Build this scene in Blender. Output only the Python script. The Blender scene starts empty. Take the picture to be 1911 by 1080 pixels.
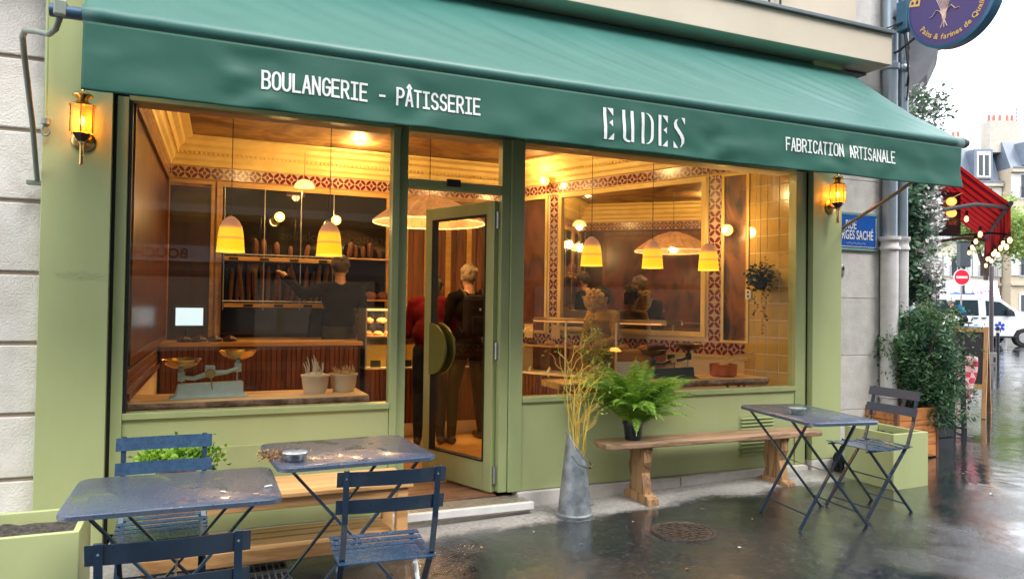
import bpy, bmesh, math, random
import numpy as np
from mathutils import Vector, Matrix, noise
random.seed(7)
R = math.radians
scene = bpy.context.scene
COL = scene.collection

# ------------------------------------------------------------------ camera
def cam_basis(yaw, pitch, roll):
    f = Vector((math.sin(yaw)*math.cos(pitch), math.cos(yaw)*math.cos(pitch), math.sin(pitch)))
    r0 = Vector((math.cos(yaw), -math.sin(yaw), 0)); u0 = r0.cross(f)
    r = r0*math.cos(roll) + u0*math.sin(roll); u = -r0*math.sin(roll) + u0*math.cos(roll)
    return f, r, u
YAW = 0.41077912
CF, CR, CU = cam_basis(YAW, 0.01960448, 0.01435401)
CP = Vector((0, -4.83, 1.45))
cd = bpy.data.cameras.new('camera'); cam = bpy.data.objects.new('camera', cd); COL.objects.link(cam)
cam.matrix_world = Matrix(((CR.x, CU.x, -CF.x, CP.x), (CR.y, CU.y, -CF.y, CP.y), (CR.z, CU.z, -CF.z, CP.z), (0, 0, 0, 1)))
cd.sensor_width = 36; cd.lens = 1380/1911*36; cd.clip_start = 0.05; cd.clip_end = 600
scene.camera = cam

# ------------------------------------------------------------------ world, sun, exposure
SUN_EL, SUN_ROT = R(52), R(250)
w = bpy.data.worlds.new('World'); scene.world = w; w.use_nodes = True
nt = w.node_tree; nt.nodes.clear()
sky = nt.nodes.new('ShaderNodeTexSky'); sky.sky_type = 'NISHITA'; sky.sun_disc = False
sky.sun_elevation = SUN_EL; sky.sun_rotation = SUN_ROT; sky.air_density = 1.0; sky.dust_density = 4.0; sky.ozone_density = 1.0
hs = nt.nodes.new('ShaderNodeHueSaturation'); hs.inputs['Saturation'].default_value = 0.30
mixw = nt.nodes.new('ShaderNodeMix'); mixw.data_type = 'RGBA'; mixw.inputs[0].default_value = 0.72
mixw.inputs[7].default_value = (8.6, 9.0, 9.6, 1)
bg = nt.nodes.new('ShaderNodeBackground'); bg.inputs['Strength'].default_value = 0.135
wo = nt.nodes.new('ShaderNodeOutputWorld')
nt.links.new(sky.outputs[0], hs.inputs['Color']); nt.links.new(hs.outputs[0], mixw.inputs[6])
nt.links.new(mixw.outputs[2], bg.inputs['Color']); nt.links.new(bg.outputs[0], wo.inputs['Surface'])
sd = bpy.data.lights.new('sun', 'SUN'); sd.energy = 1.1; sd.angle = R(24); sd.color = (1.0, 0.95, 0.88)
sun = bpy.data.objects.new('sun', sd); COL.objects.link(sun)
sun.rotation_euler = Vector((-0.35, 0.75, -1.15)).to_track_quat('-Z', 'Y').to_euler()
vs = scene.view_settings; vs.view_transform = 'Standard'; vs.look = 'None'; vs.gamma = 1; vs.use_curve_mapping = False
vs.exposure = 1.46
scene.render.engine = 'CYCLES'
scene.cycles.max_bounces = 10; scene.cycles.transparent_max_bounces = 24; scene.cycles.glossy_bounces = 6
scene.cycles.caustics_reflective = False; scene.cycles.caustics_refractive = False
scene.cycles.sample_clamp_indirect = 6

# ------------------------------------------------------------------ material helpers
def new_mat(name):
    m = bpy.data.materials.new(name); m.use_nodes = True
    n = m.node_tree; p = n.nodes['Principled BSDF']
    return m, n, p
def _tex(n, kind, **kw):
    t = n.nodes.new(kind)
    for k, v in kw.items():
        if k in t.inputs: t.inputs[k].default_value = v
        else: setattr(t, k, v)
    return t
def _coord(n, scale=(1, 1, 1), which='Object'):
    tc = n.nodes.new('ShaderNodeTexCoord'); mp = n.nodes.new('ShaderNodeMapping'); mp.inputs['Scale'].default_value = scale
    n.links.new(tc.outputs[which], mp.inputs[0]); return mp.outputs[0]
def _ramp(n, fac, stops):
    r = n.nodes.new('ShaderNodeValToRGB'); e = r.color_ramp.elements
    while len(e) < len(stops): e.new(0.5)
    for i, (p, c) in enumerate(stops):
        e[i].position = p; e[i].color = (*c, 1) if len(c) == 3 else c
    n.links.new(fac, r.inputs[0]); return r.outputs[0]
def mat(name, c, rough=0.5, metal=0.0, c2=None, ns=6.0, stretch=(1, 1, 1), bump=0.0, bs=60.0, rv=0.0, spec=0.5, coat=0.0,
        var=0.0, which='Object', detail=5.0, lo=0.35, hi=0.7, sheen=0.0, emit=None, es=0.0, trans=0.0):
    """painted / stone / wood surface: colour broken by noise, roughness broken by noise, fine relief"""
    m, n, p = new_mat(name)
    p.inputs['Roughness'].default_value = rough; p.inputs['Metallic'].default_value = metal
    p.inputs['Specular IOR Level'].default_value = spec; p.inputs['Coat Weight'].default_value = coat
    p.inputs['Coat Roughness'].default_value = 0.08
    co = _coord(n, stretch, which)
    nz = _tex(n, 'ShaderNodeTexNoise', Scale=ns, Detail=detail, Roughness=0.6); n.links.new(co, nz.inputs['Vector'])
    c2 = c2 or tuple(x*0.82 for x in c)
    col = _ramp(n, nz.outputs[0], [(lo, c2), (hi, c)])
    if var:
        oi = n.nodes.new('ShaderNodeObjectInfo'); h = n.nodes.new('ShaderNodeHueSaturation')
        mr = n.nodes.new('ShaderNodeMapRange'); mr.inputs[3].default_value = 1-var; mr.inputs[4].default_value = 1+var
        n.links.new(oi.outputs['Random'], mr.inputs[0]); n.links.new(mr.outputs[0], h.inputs['Value']); n.links.new(col, h.inputs['Color']); col = h.outputs[0]
    n.links.new(col, p.inputs['Base Color'])
    if rv:
        nr = _tex(n, 'ShaderNodeTexNoise', Scale=ns*2.3, Detail=4.0); n.links.new(co, nr.inputs['Vector'])
        mr = n.nodes.new('ShaderNodeMapRange'); mr.inputs[3].default_value = max(0.02, rough-rv); mr.inputs[4].default_value = min(1, rough+rv)
        n.links.new(nr.outputs[0], mr.inputs[0]); n.links.new(mr.outputs[0], p.inputs['Roughness'])
    if bump:
        nb = _tex(n, 'ShaderNodeTexNoise', Scale=bs, Detail=4.0); n.links.new(co, nb.inputs['Vector'])
        b = n.nodes.new('ShaderNodeBump'); b.inputs['Strength'].default_value = bump; b.inputs['Distance'].default_value = 0.01
        n.links.new(nb.outputs[0], b.inputs['Height']); n.links.new(b.outputs[0], p.inputs['Normal'])
    if emit: p.inputs['Emission Color'].default_value = (*emit, 1); p.inputs['Emission Strength'].default_value = es
    if trans: p.inputs['Subsurface Weight'].default_value = trans; p.inputs['Subsurface Radius'].default_value = (.05, .05, .05)
    return m
def emis(name, c, s):
    m, n, p = new_mat(name); p.inputs['Base Color'].default_value = (*c, 1); p.inputs['Emission Color'].default_value = (*c, 1)
    p.inputs['Emission Strength'].default_value = s; return m
def glass_mat(name, tint=(1, 1, 1), rough=0.0, ior=1.5, extra=0.0):
    m, n, p = new_mat(name); n.nodes.remove(p); o = n.nodes['Material Output']
    tr = n.nodes.new('ShaderNodeBsdfTransparent'); tr.inputs[0].default_value = (*tint, 1)
    gl = n.nodes.new('ShaderNodeBsdfGlossy'); gl.inputs['Roughness'].default_value = rough
    # Schlick's reflectance, the same on both faces of a thin pane
    g = n.nodes.new('ShaderNodeNewGeometry'); dt_ = n.nodes.new('ShaderNodeVectorMath'); dt_.operation = 'DOT_PRODUCT'
    n.links.new(g.outputs['Normal'], dt_.inputs[0]); n.links.new(g.outputs['Incoming'], dt_.inputs[1])
    def mt(op, a, b=None):
        q = n.nodes.new('ShaderNodeMath'); q.operation = op; q.use_clamp = op == 'ADD'
        for i, x in enumerate((a, b)):
            if x is None: continue
            if isinstance(x, (int, float)): q.inputs[i].default_value = x
            else: n.links.new(x, q.inputs[i])
        return q.outputs[0]
    f0 = ((ior-1)/(ior+1))**2+extra
    f_ = mt('ADD', mt('MULTIPLY', mt('POWER', mt('SUBTRACT', 1.0, mt('ABSOLUTE', dt_.outputs['Value'])), 5.0), 1-f0), f0)
    mx = n.nodes.new('ShaderNodeMixShader'); n.links.new(f_, mx.inputs[0])
    n.links.new(tr.outputs[0], mx.inputs[1]); n.links.new(gl.outputs[0], mx.inputs[2]); n.links.new(mx.outputs[0], o.inputs[0])
    return m
def wood_mat(name, c1, c2, axis=0, scale=1.0, rough=0.45, ring=9.0, var=0.12, bump=0.15, coat=0.0):
    m, n, p = new_mat(name); s = [7*scale]*3; s[axis] = 0.7*scale
    co = _coord(n, tuple(s)); oi = n.nodes.new('ShaderNodeObjectInfo')
    ad = n.nodes.new('ShaderNodeVectorMath'); ad.operation = 'ADD'; n.links.new(co, ad.inputs[0])
    cb = n.nodes.new('ShaderNodeVectorMath'); cb.operation = 'SCALE'; cb.inputs[0].default_value = (13, 7, 17)
    n.links.new(oi.outputs['Random'], cb.inputs['Scale']); n.links.new(cb.outputs[0], ad.inputs[1])
    nz = _tex(n, 'ShaderNodeTexNoise', Scale=1.6, Detail=8.0, Roughness=0.65, Distortion=0.7); n.links.new(ad.outputs[0], nz.inputs['Vector'])
    ml = n.nodes.new('ShaderNodeMath'); ml.operation = 'MULTIPLY'; ml.inputs[1].default_value = ring; n.links.new(nz.outputs[0], ml.inputs[0])
    fr = n.nodes.new('ShaderNodeMath'); fr.operation = 'PINGPONG'; fr.inputs[1].default_value = 1.0; n.links.new(ml.outputs[0], fr.inputs[0])
    col = _ramp(n, fr.outputs[0], [(0.0, c2), (0.55, c1), (1.0, tuple(min(1, x*1.1) for x in c1))])
    h = n.nodes.new('ShaderNodeHueSaturation'); mr = n.nodes.new('ShaderNodeMapRange'); mr.inputs[3].default_value = 1-var; mr.inputs[4].default_value = 1+var
    n.links.new(oi.outputs['Random'], mr.inputs[0]); n.links.new(mr.outputs[0], h.inputs['Value']); n.links.new(col, h.inputs['Color'])
    n.links.new(h.outputs[0], p.inputs['Base Color']); p.inputs['Roughness'].default_value = rough; p.inputs['Coat Weight'].default_value = coat
    b = n.nodes.new('ShaderNodeBump'); b.inputs['Strength'].default_value = bump; b.inputs['Distance'].default_value = 0.004
    n.links.new(fr.outputs[0], b.inputs['Height']); n.links.new(b.outputs[0], p.inputs['Normal'])
    return m

# ------------------------------------------------------------------ mesh builder
class MB:
    def __init__(s): s.v = []; s.f = []
    def add(s, vs, fs, T=None):
        o = len(s.v); s.v += [tuple(T @ Vector(v)) if T else tuple(v) for v in vs]; s.f += [tuple(i+o for i in f) for f in fs]; return s
    def box(s, x0, x1, y0, y1, z0, z1, T=None):
        v = [(x0,y0,z0),(x1,y0,z0),(x1,y1,z0),(x0,y1,z0),(x0,y0,z1),(x1,y0,z1),(x1,y1,z1),(x0,y1,z1)]
        return s.add(v, [(0,3,2,1),(4,5,6,7),(0,1,5,4),(1,2,6,5),(2,3,7,6),(3,0,4,7)], T)
    def bar(s, a, b, w, h, up=(0, 0, 1)):
        a = Vector(a); b = Vector(b); d = (b-a).normalized(); up = Vector(up)
        if abs(d.dot(up)) > 0.99: up = Vector((0, 1, 0))
        x = d.cross(up).normalized(); y = x.cross(d)
        v = []
        for p in (a, b):
            for sx, sy in ((-1,-1),(1,-1),(1,1),(-1,1)): v.append(p + x*sx*w/2 + y*sy*h/2)
        return s.add(v, [(0,1,2,3),(7,6,5,4),(0,4,5,1),(1,5,6,2),(2,6,7,3),(3,7,4,0)])
    def loft(s, pts, radii, n=8, caps=True, ref=None):
        """tube through pts; radii a number, a list, or a list of (rx, ry)"""
        pts = [Vector(p) for p in pts]; k = len(pts)
        if not isinstance(radii, (list, tuple)): radii = [radii]*k
        radii = [(r, r) if not isinstance(r, (list, tuple)) else r for r in radii]
        t0 = (pts[1]-pts[0]).normalized()
        x = Vector(ref) if ref else (Vector((0, 0, 1)) if abs(t0.z) < 0.9 else Vector((1, 0, 0)))
        v = []
        for i, p in enumerate(pts):
            t = (pts[min(i+1, k-1)]-pts[max(i-1, 0)]).normalized()
            x = (x - t*x.dot(t)); x.normalize(); y = t.cross(x)
            rx, ry = radii[i]
            for j in range(n):
                a = 2*math.pi*j/n; v.append(p + x*math.cos(a)*rx + y*math.sin(a)*ry)
        f = []
        for i in range(k-1):
            for j in range(n):
                a = i*n+j; b = i*n+(j+1) % n; f.append((a, b, b+n, a+n))
        if caps: f.append(tuple(range(n-1, -1, -1))); f.append(tuple((k-1)*n+j for j in range(n)))
        return s.add(v, f)
    def lathe(s, prof, c=(0, 0, 0), n=24, a0=0.0, T=None, close=False):
        v = []
        for r, z in prof:
            for j in range(n):
                a = 2*math.pi*j/n + a0; v.append((c[0]+r*math.cos(a), c[1]+r*math.sin(a), c[2]+z))
        f = []
        for i in range(len(prof)-1):
            for j in range(n):
                a = i*n+j; b = i*n+(j+1) % n; f.append((a, b, b+n, a+n))
        if prof[0][0] > 1e-4: f.append(tuple(range(n-1, -1, -1)))
        if prof[-1][0] > 1e-4 and not close: f.append(tuple((len(prof)-1)*n+j for j in range(n)))
        return s.add(v, f, T)
    def prism(s, poly, fn0, fn1):
        """extrude a 2-D polygon between two mappings (x, y) -> point"""
        n = len(poly); v = [fn0(*p) for p in poly] + [fn1(*p) for p in poly]
        return s.add(v, [tuple(range(n-1, -1, -1)), tuple(range(n, 2*n))] + [(i, (i+1) % n, n+(i+1) % n, n+i) for i in range(n)])
    def ball(s, c, r, n=12, m=8, T=None):
        rx, ry, rz = r if isinstance(r, (tuple, list)) else (r, r, r)
        v = [(c[0], c[1], c[2]-rz)]
        for i in range(1, m):
            p = math.pi*i/m
            for j in range(n):
                a = 2*math.pi*j/n; v.append((c[0]+rx*math.sin(p)*math.cos(a), c[1]+ry*math.sin(p)*math.sin(a), c[2]-rz*math.cos(p)))
        v.append((c[0], c[1], c[2]+rz)); f = []
        for j in range(n):
            f.append((0, 1+(j+1) % n, 1+j)); f.append((len(v)-1, 1+(m-2)*n+j, 1+(m-2)*n+(j+1) % n))
        for i in range(m-2):
            for j in range(n):
                a = 1+i*n+j; b = 1+i*n+(j+1) % n; f.append((a, b, b+n, a+n))
        return s.add(v, f, T)
    def mesh(s, name, m, smooth=False):
        me = bpy.data.meshes.new(name); me.from_pydata([tuple(v) for v in s.v], [], s.f); me.update()
        bm = bmesh.new(); bm.from_mesh(me); bmesh.ops.recalc_face_normals(bm, faces=bm.faces); bm.to_mesh(me); bm.free()
        for x in (m if isinstance(m, (list, tuple)) else [m]): me.materials.append(x)
        if smooth:
            me.polygons.foreach_set('use_smooth', [True]*len(me.polygons))
            if smooth != 'all': me.set_sharp_from_angle(angle=R(40))
        return me
def link(o, parent=None):
    COL.objects.link(o)
    if parent: o.parent = parent
    return o
def part(name, mb, m, parent=None, smooth=False, bevel=0.0, loc=None, rot=None, label=None):
    me = mb if isinstance(mb, bpy.types.Mesh) else mb.mesh(name, m, smooth)
    o = link(bpy.data.objects.new(name, me), parent)
    if bevel:
        b = o.modifiers.new('bevel', 'BEVEL'); b.width = bevel; b.segments = 2; b.limit_method = 'ANGLE'; b.angle_limit = R(40)
    if loc is not None: o.location = loc
    if rot is not None: o.rotation_euler = rot
    if label: o['label'] = label
    return o
def tag(o, label, cat, group=None):
    o['label'] = label; o['category'] = cat
    if group: o['group'] = group
    return o
def thing(name, label, cat, loc=(0, 0, 0), rot=0.0, group=None):
    o = bpy.data.objects.new(name, None); o.empty_display_size = 0.1; COL.objects.link(o)
    o.location = loc; o.rotation_euler = (0, 0, rot) if not isinstance(rot, (tuple, list)) else rot
    return tag(o, label, cat, group)
def struct(name, mb, m, **k):
    o = part(name, mb, m, **k); o['kind'] = 'structure'; return o
def stuffpart(o): o['kind'] = 'stuff'; return o
def copy_tree(o, parent=None):
    c = o.copy(); COL.objects.link(c); c.parent = parent
    for ch in list(o.children): copy_tree(ch, c)
    return c
def lamp(name, loc, power, col, size=0.03, parent=None):
    l = bpy.data.lights.new(name, 'POINT'); l.energy = power; l.color = col; l.shadow_soft_size = size
    o = link(bpy.data.objects.new(name, l), parent); o.location = loc; return o

# text: a monoline capital alphabet drawn as ribbons, and outlines from the built-in font
def arc(cx, cy, rx, ry, a0, a1, n=8):
    return [(cx+rx*math.cos(R(a0+(a1-a0)*i/n)), cy+ry*math.sin(R(a0+(a1-a0)*i/n))) for i in range(n+1)]
GL = {
 'A': [[(0,0),(.255,1)],[(.295,1),(.55,0)],[(.09,.32),(.46,.32)]],
 'B': [[(0,0),(0,1),(.3,1)]+arc(.3,.76,.22,.24,90,-90)+[(0,.52)],[(.3,.52)]+arc(.3,.26,.25,.26,90,-90)+[(0,0)]],
 'C': [arc(.3,.7,.27,.3,20,180)+arc(.3,.3,.27,.3,180,340)],
 'E': [[(.5,0),(0,0),(0,1),(.5,1)],[(0,.52),(.42,.52)]],
 'F': [[(0,0),(0,1),(.5,1)],[(0,.5),(.42,.5)]],
 'G': [arc(.3,.7,.27,.3,20,180)+arc(.3,.3,.27,.3,180,360)+[(.57,.48),(.32,.48)]],
 'I': [[(.27,0),(.27,1)],[(.05,0),(.49,0)],[(.05,1),(.49,1)]],
 'L': [[(.03,1),(.03,0),(.52,0)]],
 'N': [[(0,0),(0,1),(.52,0),(.52,1)]],
 'O': [arc(.28,.7,.27,.3,0,180)+arc(.28,.3,.27,.3,180,360)+[(.55,.7)]],
 'P': [[(0,0),(0,1),(.28,1)]+arc(.28,.73,.25,.27,90,-90)+[(0,.46)]],
 'R': [[(0,0),(0,1),(.28,1)]+arc(.28,.74,.24,.26,90,-90)+[(0,.48)],[(.26,.48),(.54,0)]],
 'S': [arc(.27,.75,.24,.25,20,270)+arc(.27,.25,.26,.25,90,-160)],
 'T': [[(.27,0),(.27,1)],[(0,1),(.54,1)]],
 'U': [[(0,1),(0,.3)]+arc(.27,.28,.27,.28,180,360)+[(.54,1)]],
 '-': [[(.1,.42),(.45,.42)]], ' ': [], '^': [[(.12,1.12),(.27,1.28),(.42,1.12)]],
}
def ribbon(mb, pts, w, fn, d=0.003):
    """a flat stroke of width w through pts, mapped to space by fn(x, y, lift); cut in two at sharp corners"""
    for i in range(1, len(pts)-1):
        a = Vector(pts[i])-Vector(pts[i-1]); b = Vector(pts[i+1])-Vector(pts[i])
        if a.length > 1e-6 and b.length > 1e-6 and a.angle(b) > 1.0:
            ribbon(mb, pts[:i+1], w, fn, d); ribbon(mb, pts[i:], w, fn, d); return
    if len(pts) < 2: return
    out = [pts[0]]
    for a, b in zip(pts, pts[1:]):
        L = math.dist(a, b); k = max(1, int(L/0.012))
        if L > 1e-5: out += [(a[0]+(b[0]-a[0])*i/k, a[1]+(b[1]-a[1])*i/k) for i in range(1, k+1)]
    P = [Vector(p) for p in out]; Lf = []; Rt = []
    for i, p in enumerate(P):
        d0 = (P[i]-P[i-1]).normalized() if i else (P[1]-P[0]).normalized()
        d1 = (P[i+1]-P[i]).normalized() if i < len(P)-1 else d0
        t = d0+d1
        if t.length < 1e-4: t = d0
        t.normalize(); nrm = Vector((-t.y, t.x)); s = min(1.8, 1/max(0.35, nrm.dot(Vector((-d0.y, d0.x)))))
        if i == 0: p = p - d0*w/2
        if i == len(P)-1: p = p + d0*w/2
        Lf.append(p+nrm*w/2*s); Rt.append(p-nrm*w/2*s)
    n = len(P); v = [fn(q.x, q.y, d) for q in Lf]+[fn(q.x, q.y, d) for q in Rt]
    mb.add(v, [(i, i+1, n+i+1, n+i) for i in range(n-1)])
def stroke_text(txt, x, fn, adv, w, h):
    """returns a mesh builder; fn(x, z, lift) maps metres along / up"""
    mb = MB(); i = 0
    for ch in txt:
        if ch == '^':
            for pl in GL['^']: ribbon(mb, [(x+(i-1)*adv+p[0]*adv/.78, p[1]*h) for p in pl], w, fn)
            continue
        for pl in GL[ch]: ribbon(mb, [(x+i*adv+p[0]*adv/.78, p[1]*h) for p in pl], w, fn)
        i += 1
    return mb
def font_mesh(txt, size, extrude=0.0015, align='CENTER', sx=1.0, bold=0.0, spacing=1.0):
    cu = bpy.data.curves.new('lettering', 'FONT'); cu.body = txt; cu.size = size; cu.extrude = extrude; cu.align_x = align
    cu.offset = bold; cu.space_character = spacing; cu.resolution_u = 3
    o = bpy.data.objects.new('tmp', cu); COL.objects.link(o); bpy.context.view_layer.update()
    me = bpy.data.meshes.new_from_object(o.evaluated_get(bpy.context.evaluated_depsgraph_get()))
    bpy.data.objects.remove(o); bpy.data.curves.remove(cu)
    if sx != 1.0: me.transform(Matrix.Diagonal((sx, 1, 1, 1)))
    me.materials.clear(); me.name = 'lettering'; return me
def text_part(txt, size, m, T, parent=None, name='lettering', **k):
    me = font_mesh(txt, size, **k); me.materials.append(m)
    o = link(bpy.data.objects.new(name, me), parent); o.matrix_local = T; return o
def frame_T(origin, xdir, updir):
    x = Vector(xdir).normalized(); u = Vector(updir).normalized(); n = x.cross(u)
    return Matrix(((x.x, u.x, n.x, origin[0]), (x.y, u.y, n.y, origin[1]), (x.z, u.z, n.z, origin[2]), (0, 0, 0, 1)))

# foliage: many leaf-shaped faces in one mesh
def leaves(centres, size, m, name='foliage', parent=None, up=0.3, aspect=2.2, jitter=0.4, fold=0.25, seed=1, droop=0.0):
    rng = np.random.default_rng(seed); C = np.asarray(centres, float); n = len(C)
    d = rng.normal(size=(n, 3)); d[:, 2] = d[:, 2]*0.6 + up - droop; d /= np.linalg.norm(d, axis=1)[:, None]
    q = rng.normal(size=(n, 3)); s = np.cross(d, q); s /= np.linalg.norm(s, axis=1)[:, None]; nn = np.cross(d, s)
    L = size*(1+jitter*(rng.random(n)-.5)*2)[:, None]; W = L/aspect
    v = np.stack([C, C+d*L*.45+s*W*.5+nn*W*fold, C+d*L, C+d*L*.45-s*W*.5+nn*W*fold], 1).reshape(-1, 3)
    me = bpy.data.meshes.new(name); me.vertices.add(n*4); me.vertices.foreach_set('co', v.ravel())
    idx = np.arange(n*4).reshape(n, 4); tri = np.concatenate([idx[:, [0, 1, 2]], idx[:, [0, 2, 3]]], 1).reshape(-1)
    me.loops.add(n*6); me.loops.foreach_set('vertex_index', tri); me.polygons.add(n*2)
    me.polygons.foreach_set('loop_start', np.arange(n*2)*3); me.update(calc_edges=True); me.materials.append(m)
    o = link(bpy.data.objects.new(name, me), parent); o['kind'] = 'stuff'; return o
def leaf_mat(name, dark, light, rough=0.4, scale=3.0, transl=0.35):
    m, n, p = new_mat(name); g = n.nodes.new('ShaderNodeNewGeometry')
    nz = _tex(n, 'ShaderNodeTexNoise', Scale=scale, Detail=3.0); n.links.new(_coord(n), nz.inputs['Vector'])
    mx = n.nodes.new('ShaderNodeMath'); mx.operation = 'ADD'; n.links.new(nz.outputs[0], mx.inputs[0])
    ml = n.nodes.new('ShaderNodeMath'); ml.operation = 'MULTIPLY'; ml.inputs[1].default_value = 0.45
    n.links.new(g.outputs['Random Per Island'], ml.inputs[0]); n.links.new(ml.outputs[0], mx.inputs[1])
    col = _ramp(n, mx.outputs[0], [(0.45, dark), (0.95, light)]); n.links.new(col, p.inputs['Base Color'])
    p.inputs['Roughness'].default_value = rough
    tl = n.nodes.new('ShaderNodeBsdfTranslucent'); n.links.new(col, tl.inputs[0]); ms = n.nodes.new('ShaderNodeMixShader'); ms.inputs[0].default_value = transl
    n.links.new(p.outputs[0], ms.inputs[1]); n.links.new(tl.outputs[0], ms.inputs[2]); n.links.new(ms.outputs[0], n.nodes['Material Output'].inputs[0])
    return m
def ground(x): return 0.0234*(min(x, 6.4)-1.7)
def BG(d, l, z=0.1):
    """a place d metres ahead and l metres to the right along the street view"""
    return Vector((l*math.cos(YAW)+d*math.sin(YAW), -4.83+d*math.cos(YAW)-l*math.sin(YAW), z))

# ------------------------------------------------------------------ shared materials
GREEN = mat('sage_paint', (.45,.50,.24), .40, c2=(.385,.435,.20), ns=2.2, stretch=(1,1,.3), detail=9, bump=.05, bs=60, rv=.12, lo=.28, hi=.62)
GREEN2 = mat('sage_paint_frame', (.41,.465,.22), .3, c2=(.34,.40,.185), ns=5, stretch=(1,1,.4), detail=8, rv=.05)
STONE = mat('limestone', (.74,.71,.67), .85, c2=(.60,.555,.505), ns=6, detail=10, bump=.55, bs=90, var=.07, lo=.30, hi=.60)
STONE_W = mat('painted_stone', (.68,.66,.63), .8, c2=(.52,.50,.475), ns=7, detail=9, bump=.4, bs=60, var=.06)
CREAM = mat('cream_render', (.66,.58,.46), .75, c2=(.60,.52,.41), ns=2, bump=.15, bs=80)
BLACK = mat('black_rubber', (.012,.012,.014), .5)
CHAIR = mat('dark_blue_lacquer', (.018,.045,.085), .32, c2=(.012,.03,.06), ns=14, rv=.12, coat=.5)
BRASS = mat('brass', (.72,.50,.20), .22, 1.0, c2=(.55,.36,.13), ns=12)
STEEL = mat('grey_steel', (.42,.43,.44), .4, .7)
IRON = mat('dark_iron', (.05,.052,.056), .5, .5)
WHITEP = mat('white_paint', (.78,.78,.76), .5)
PAPER = mat('paper', (.75,.72,.66), .8)
GLASS = glass_mat('window_glass', (.985,.98,.965), 0, 1.46, .0)
CLEAR = glass_mat('clear_glass', (.96,.97,.97), 0.02, 1.5, .05)
# ------------------------------------------------------------------ pavement, road
def wet_asphalt(name):
    m, n, p = new_mat(name); co = _coord(n)
    fine = _tex(n, 'ShaderNodeTexVoronoi', Scale=150.0); n.links.new(co, fine.inputs['Vector'])
    mid = _tex(n, 'ShaderNodeTexNoise', Scale=38.0, Detail=6.0, Roughness=.7); n.links.new(co, mid.inputs['Vector'])
    big = _tex(n, 'ShaderNodeTexNoise', Scale=1.3, Detail=5.0, Roughness=.55); n.links.new(co, big.inputs['Vector'])
    col = _ramp(n, mid.outputs[0], [(.3, (.007,.010,.015)), (.55, (.016,.020,.027)), (.68, (.10,.105,.115))])
    # pale concrete apron along the shop front, its edge ragged
    sx = n.nodes.new('ShaderNodeSeparateXYZ'); n.links.new(co, sx.inputs[0])
    e1 = _tex(n, 'ShaderNodeTexNoise', Scale=2.2, Detail=9.0, Roughness=.72); n.links.new(co, e1.inputs['Vector'])
    def math_(op, a, b, clamp=False):
        q = n.nodes.new('ShaderNodeMath'); q.operation = op; q.use_clamp = clamp
        for i, x in enumerate((a, b)):
            if isinstance(x, (int, float)): q.inputs[i].default_value = x
            else: n.links.new(x, q.inputs[i])
        return q.outputs[0]
    edge = math_('ADD', sx.outputs[1], math_('MULTIPLY', math_('SUBTRACT', e1.outputs[0], .5), .55))
    mr = n.nodes.new('ShaderNodeMapRange'); mr.inputs[1].default_value = -.47; mr.inputs[2].default_value = -.36; n.links.new(edge, mr.inputs[0])
    mx_ = n.nodes.new('ShaderNodeMapRange'); mx_.inputs[1].default_value = 5.6; mx_.inputs[2].default_value = 4.7; n.links.new(sx.outputs[0], mx_.inputs[0])
    strip = math_('MULTIPLY', mr.outputs[0], mx_.outputs[0], True)
    cc = _ramp(n, mid.outputs[0], [(.32, (.22,.21,.195)), (.6, (.44,.42,.395))])
    mix = n.nodes.new('ShaderNodeMix'); mix.data_type = 'RGBA'; n.links.new(strip, mix.inputs[0]); n.links.new(col, mix.inputs[6]); n.links.new(cc, mix.inputs[7])
    n.links.new(mix.outputs[2], p.inputs['Base Color'])
    # puddle film: smooth where water stands, speckled where the stone shows through
    wet = _ramp(n, big.outputs[0], [(.40, (.05,)*3), (.50, (.13,)*3), (.62, (.30,)*3)])
    pool = n.nodes.new('ShaderNodeMapRange'); pool.inputs[1].default_value = 4.6; pool.inputs[2].default_value = 6.2; n.links.new(sx.outputs[0], pool.inputs[0])
    dry = math_('SUBTRACT', 1.0, math_('MULTIPLY', pool.outputs[0], .8))
    rg = math_('ADD', math_('MULTIPLY', wet, dry), math_('MULTIPLY', strip, .38)); n.links.new(rg, p.inputs['Roughness'])
    film = _ramp(n, big.outputs[0], [(.36, (.10,)*3), (.50, (.45,)*3), (.60, (1.0,)*3)])
    b = n.nodes.new('ShaderNodeBump'); b.inputs['Distance'].default_value = .004
    bs_ = math_('MULTIPLY', math_('MULTIPLY', film, .70), dry); n.links.new(bs_, b.inputs['Strength'])
    hh = math_('ADD', math_('MULTIPLY', mid.outputs[0], 1.0), math_('MULTIPLY', fine.outputs['Distance'], .6)); n.links.new(hh, b.inputs['Height'])
    rip = _tex(n, 'ShaderNodeTexNoise', Scale=9.0, Detail=2.0); n.links.new(_coord(n, (1, .5, 1)), rip.inputs['Vector'])
    b2 = n.nodes.new('ShaderNodeBump'); b2.inputs['Strength'].default_value = .22; b2.inputs['Distance'].default_value = .012
    n.links.new(rip.outputs[0], b2.inputs['Height']); n.links.new(b.outputs[0], b2.inputs['Normal']); n.links.new(b2.outputs[0], p.inputs['Normal'])
    p.inputs['Specular IOR Level'].default_value = .6
    co_ = math_('SUBTRACT', 1.0, strip); n.links.new(math_('MULTIPLY', co_, .75), p.inputs['Coat Weight']); p.inputs['Coat Roughness'].default_value = .08; p.inputs['Coat IOR'].default_value = 1.55
    n.links.new(b2.outputs[0], p.inputs['Coat Normal'])
    return m
ASPH = wet_asphalt('wet_pavement')
ROADM = mat('wet_road', (.028,.029,.032), .22, c2=(.014,.015,.017), ns=2.5, bump=.2, bs=120, rv=.1, coat=.5)
mb = MB(); xs = [-60, -20, -6, -3, 0, 3, 6.4, 8, 12, 20, 40, 80]; ys = [-4.9, -3, -1.5, -.5, .6]
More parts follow.
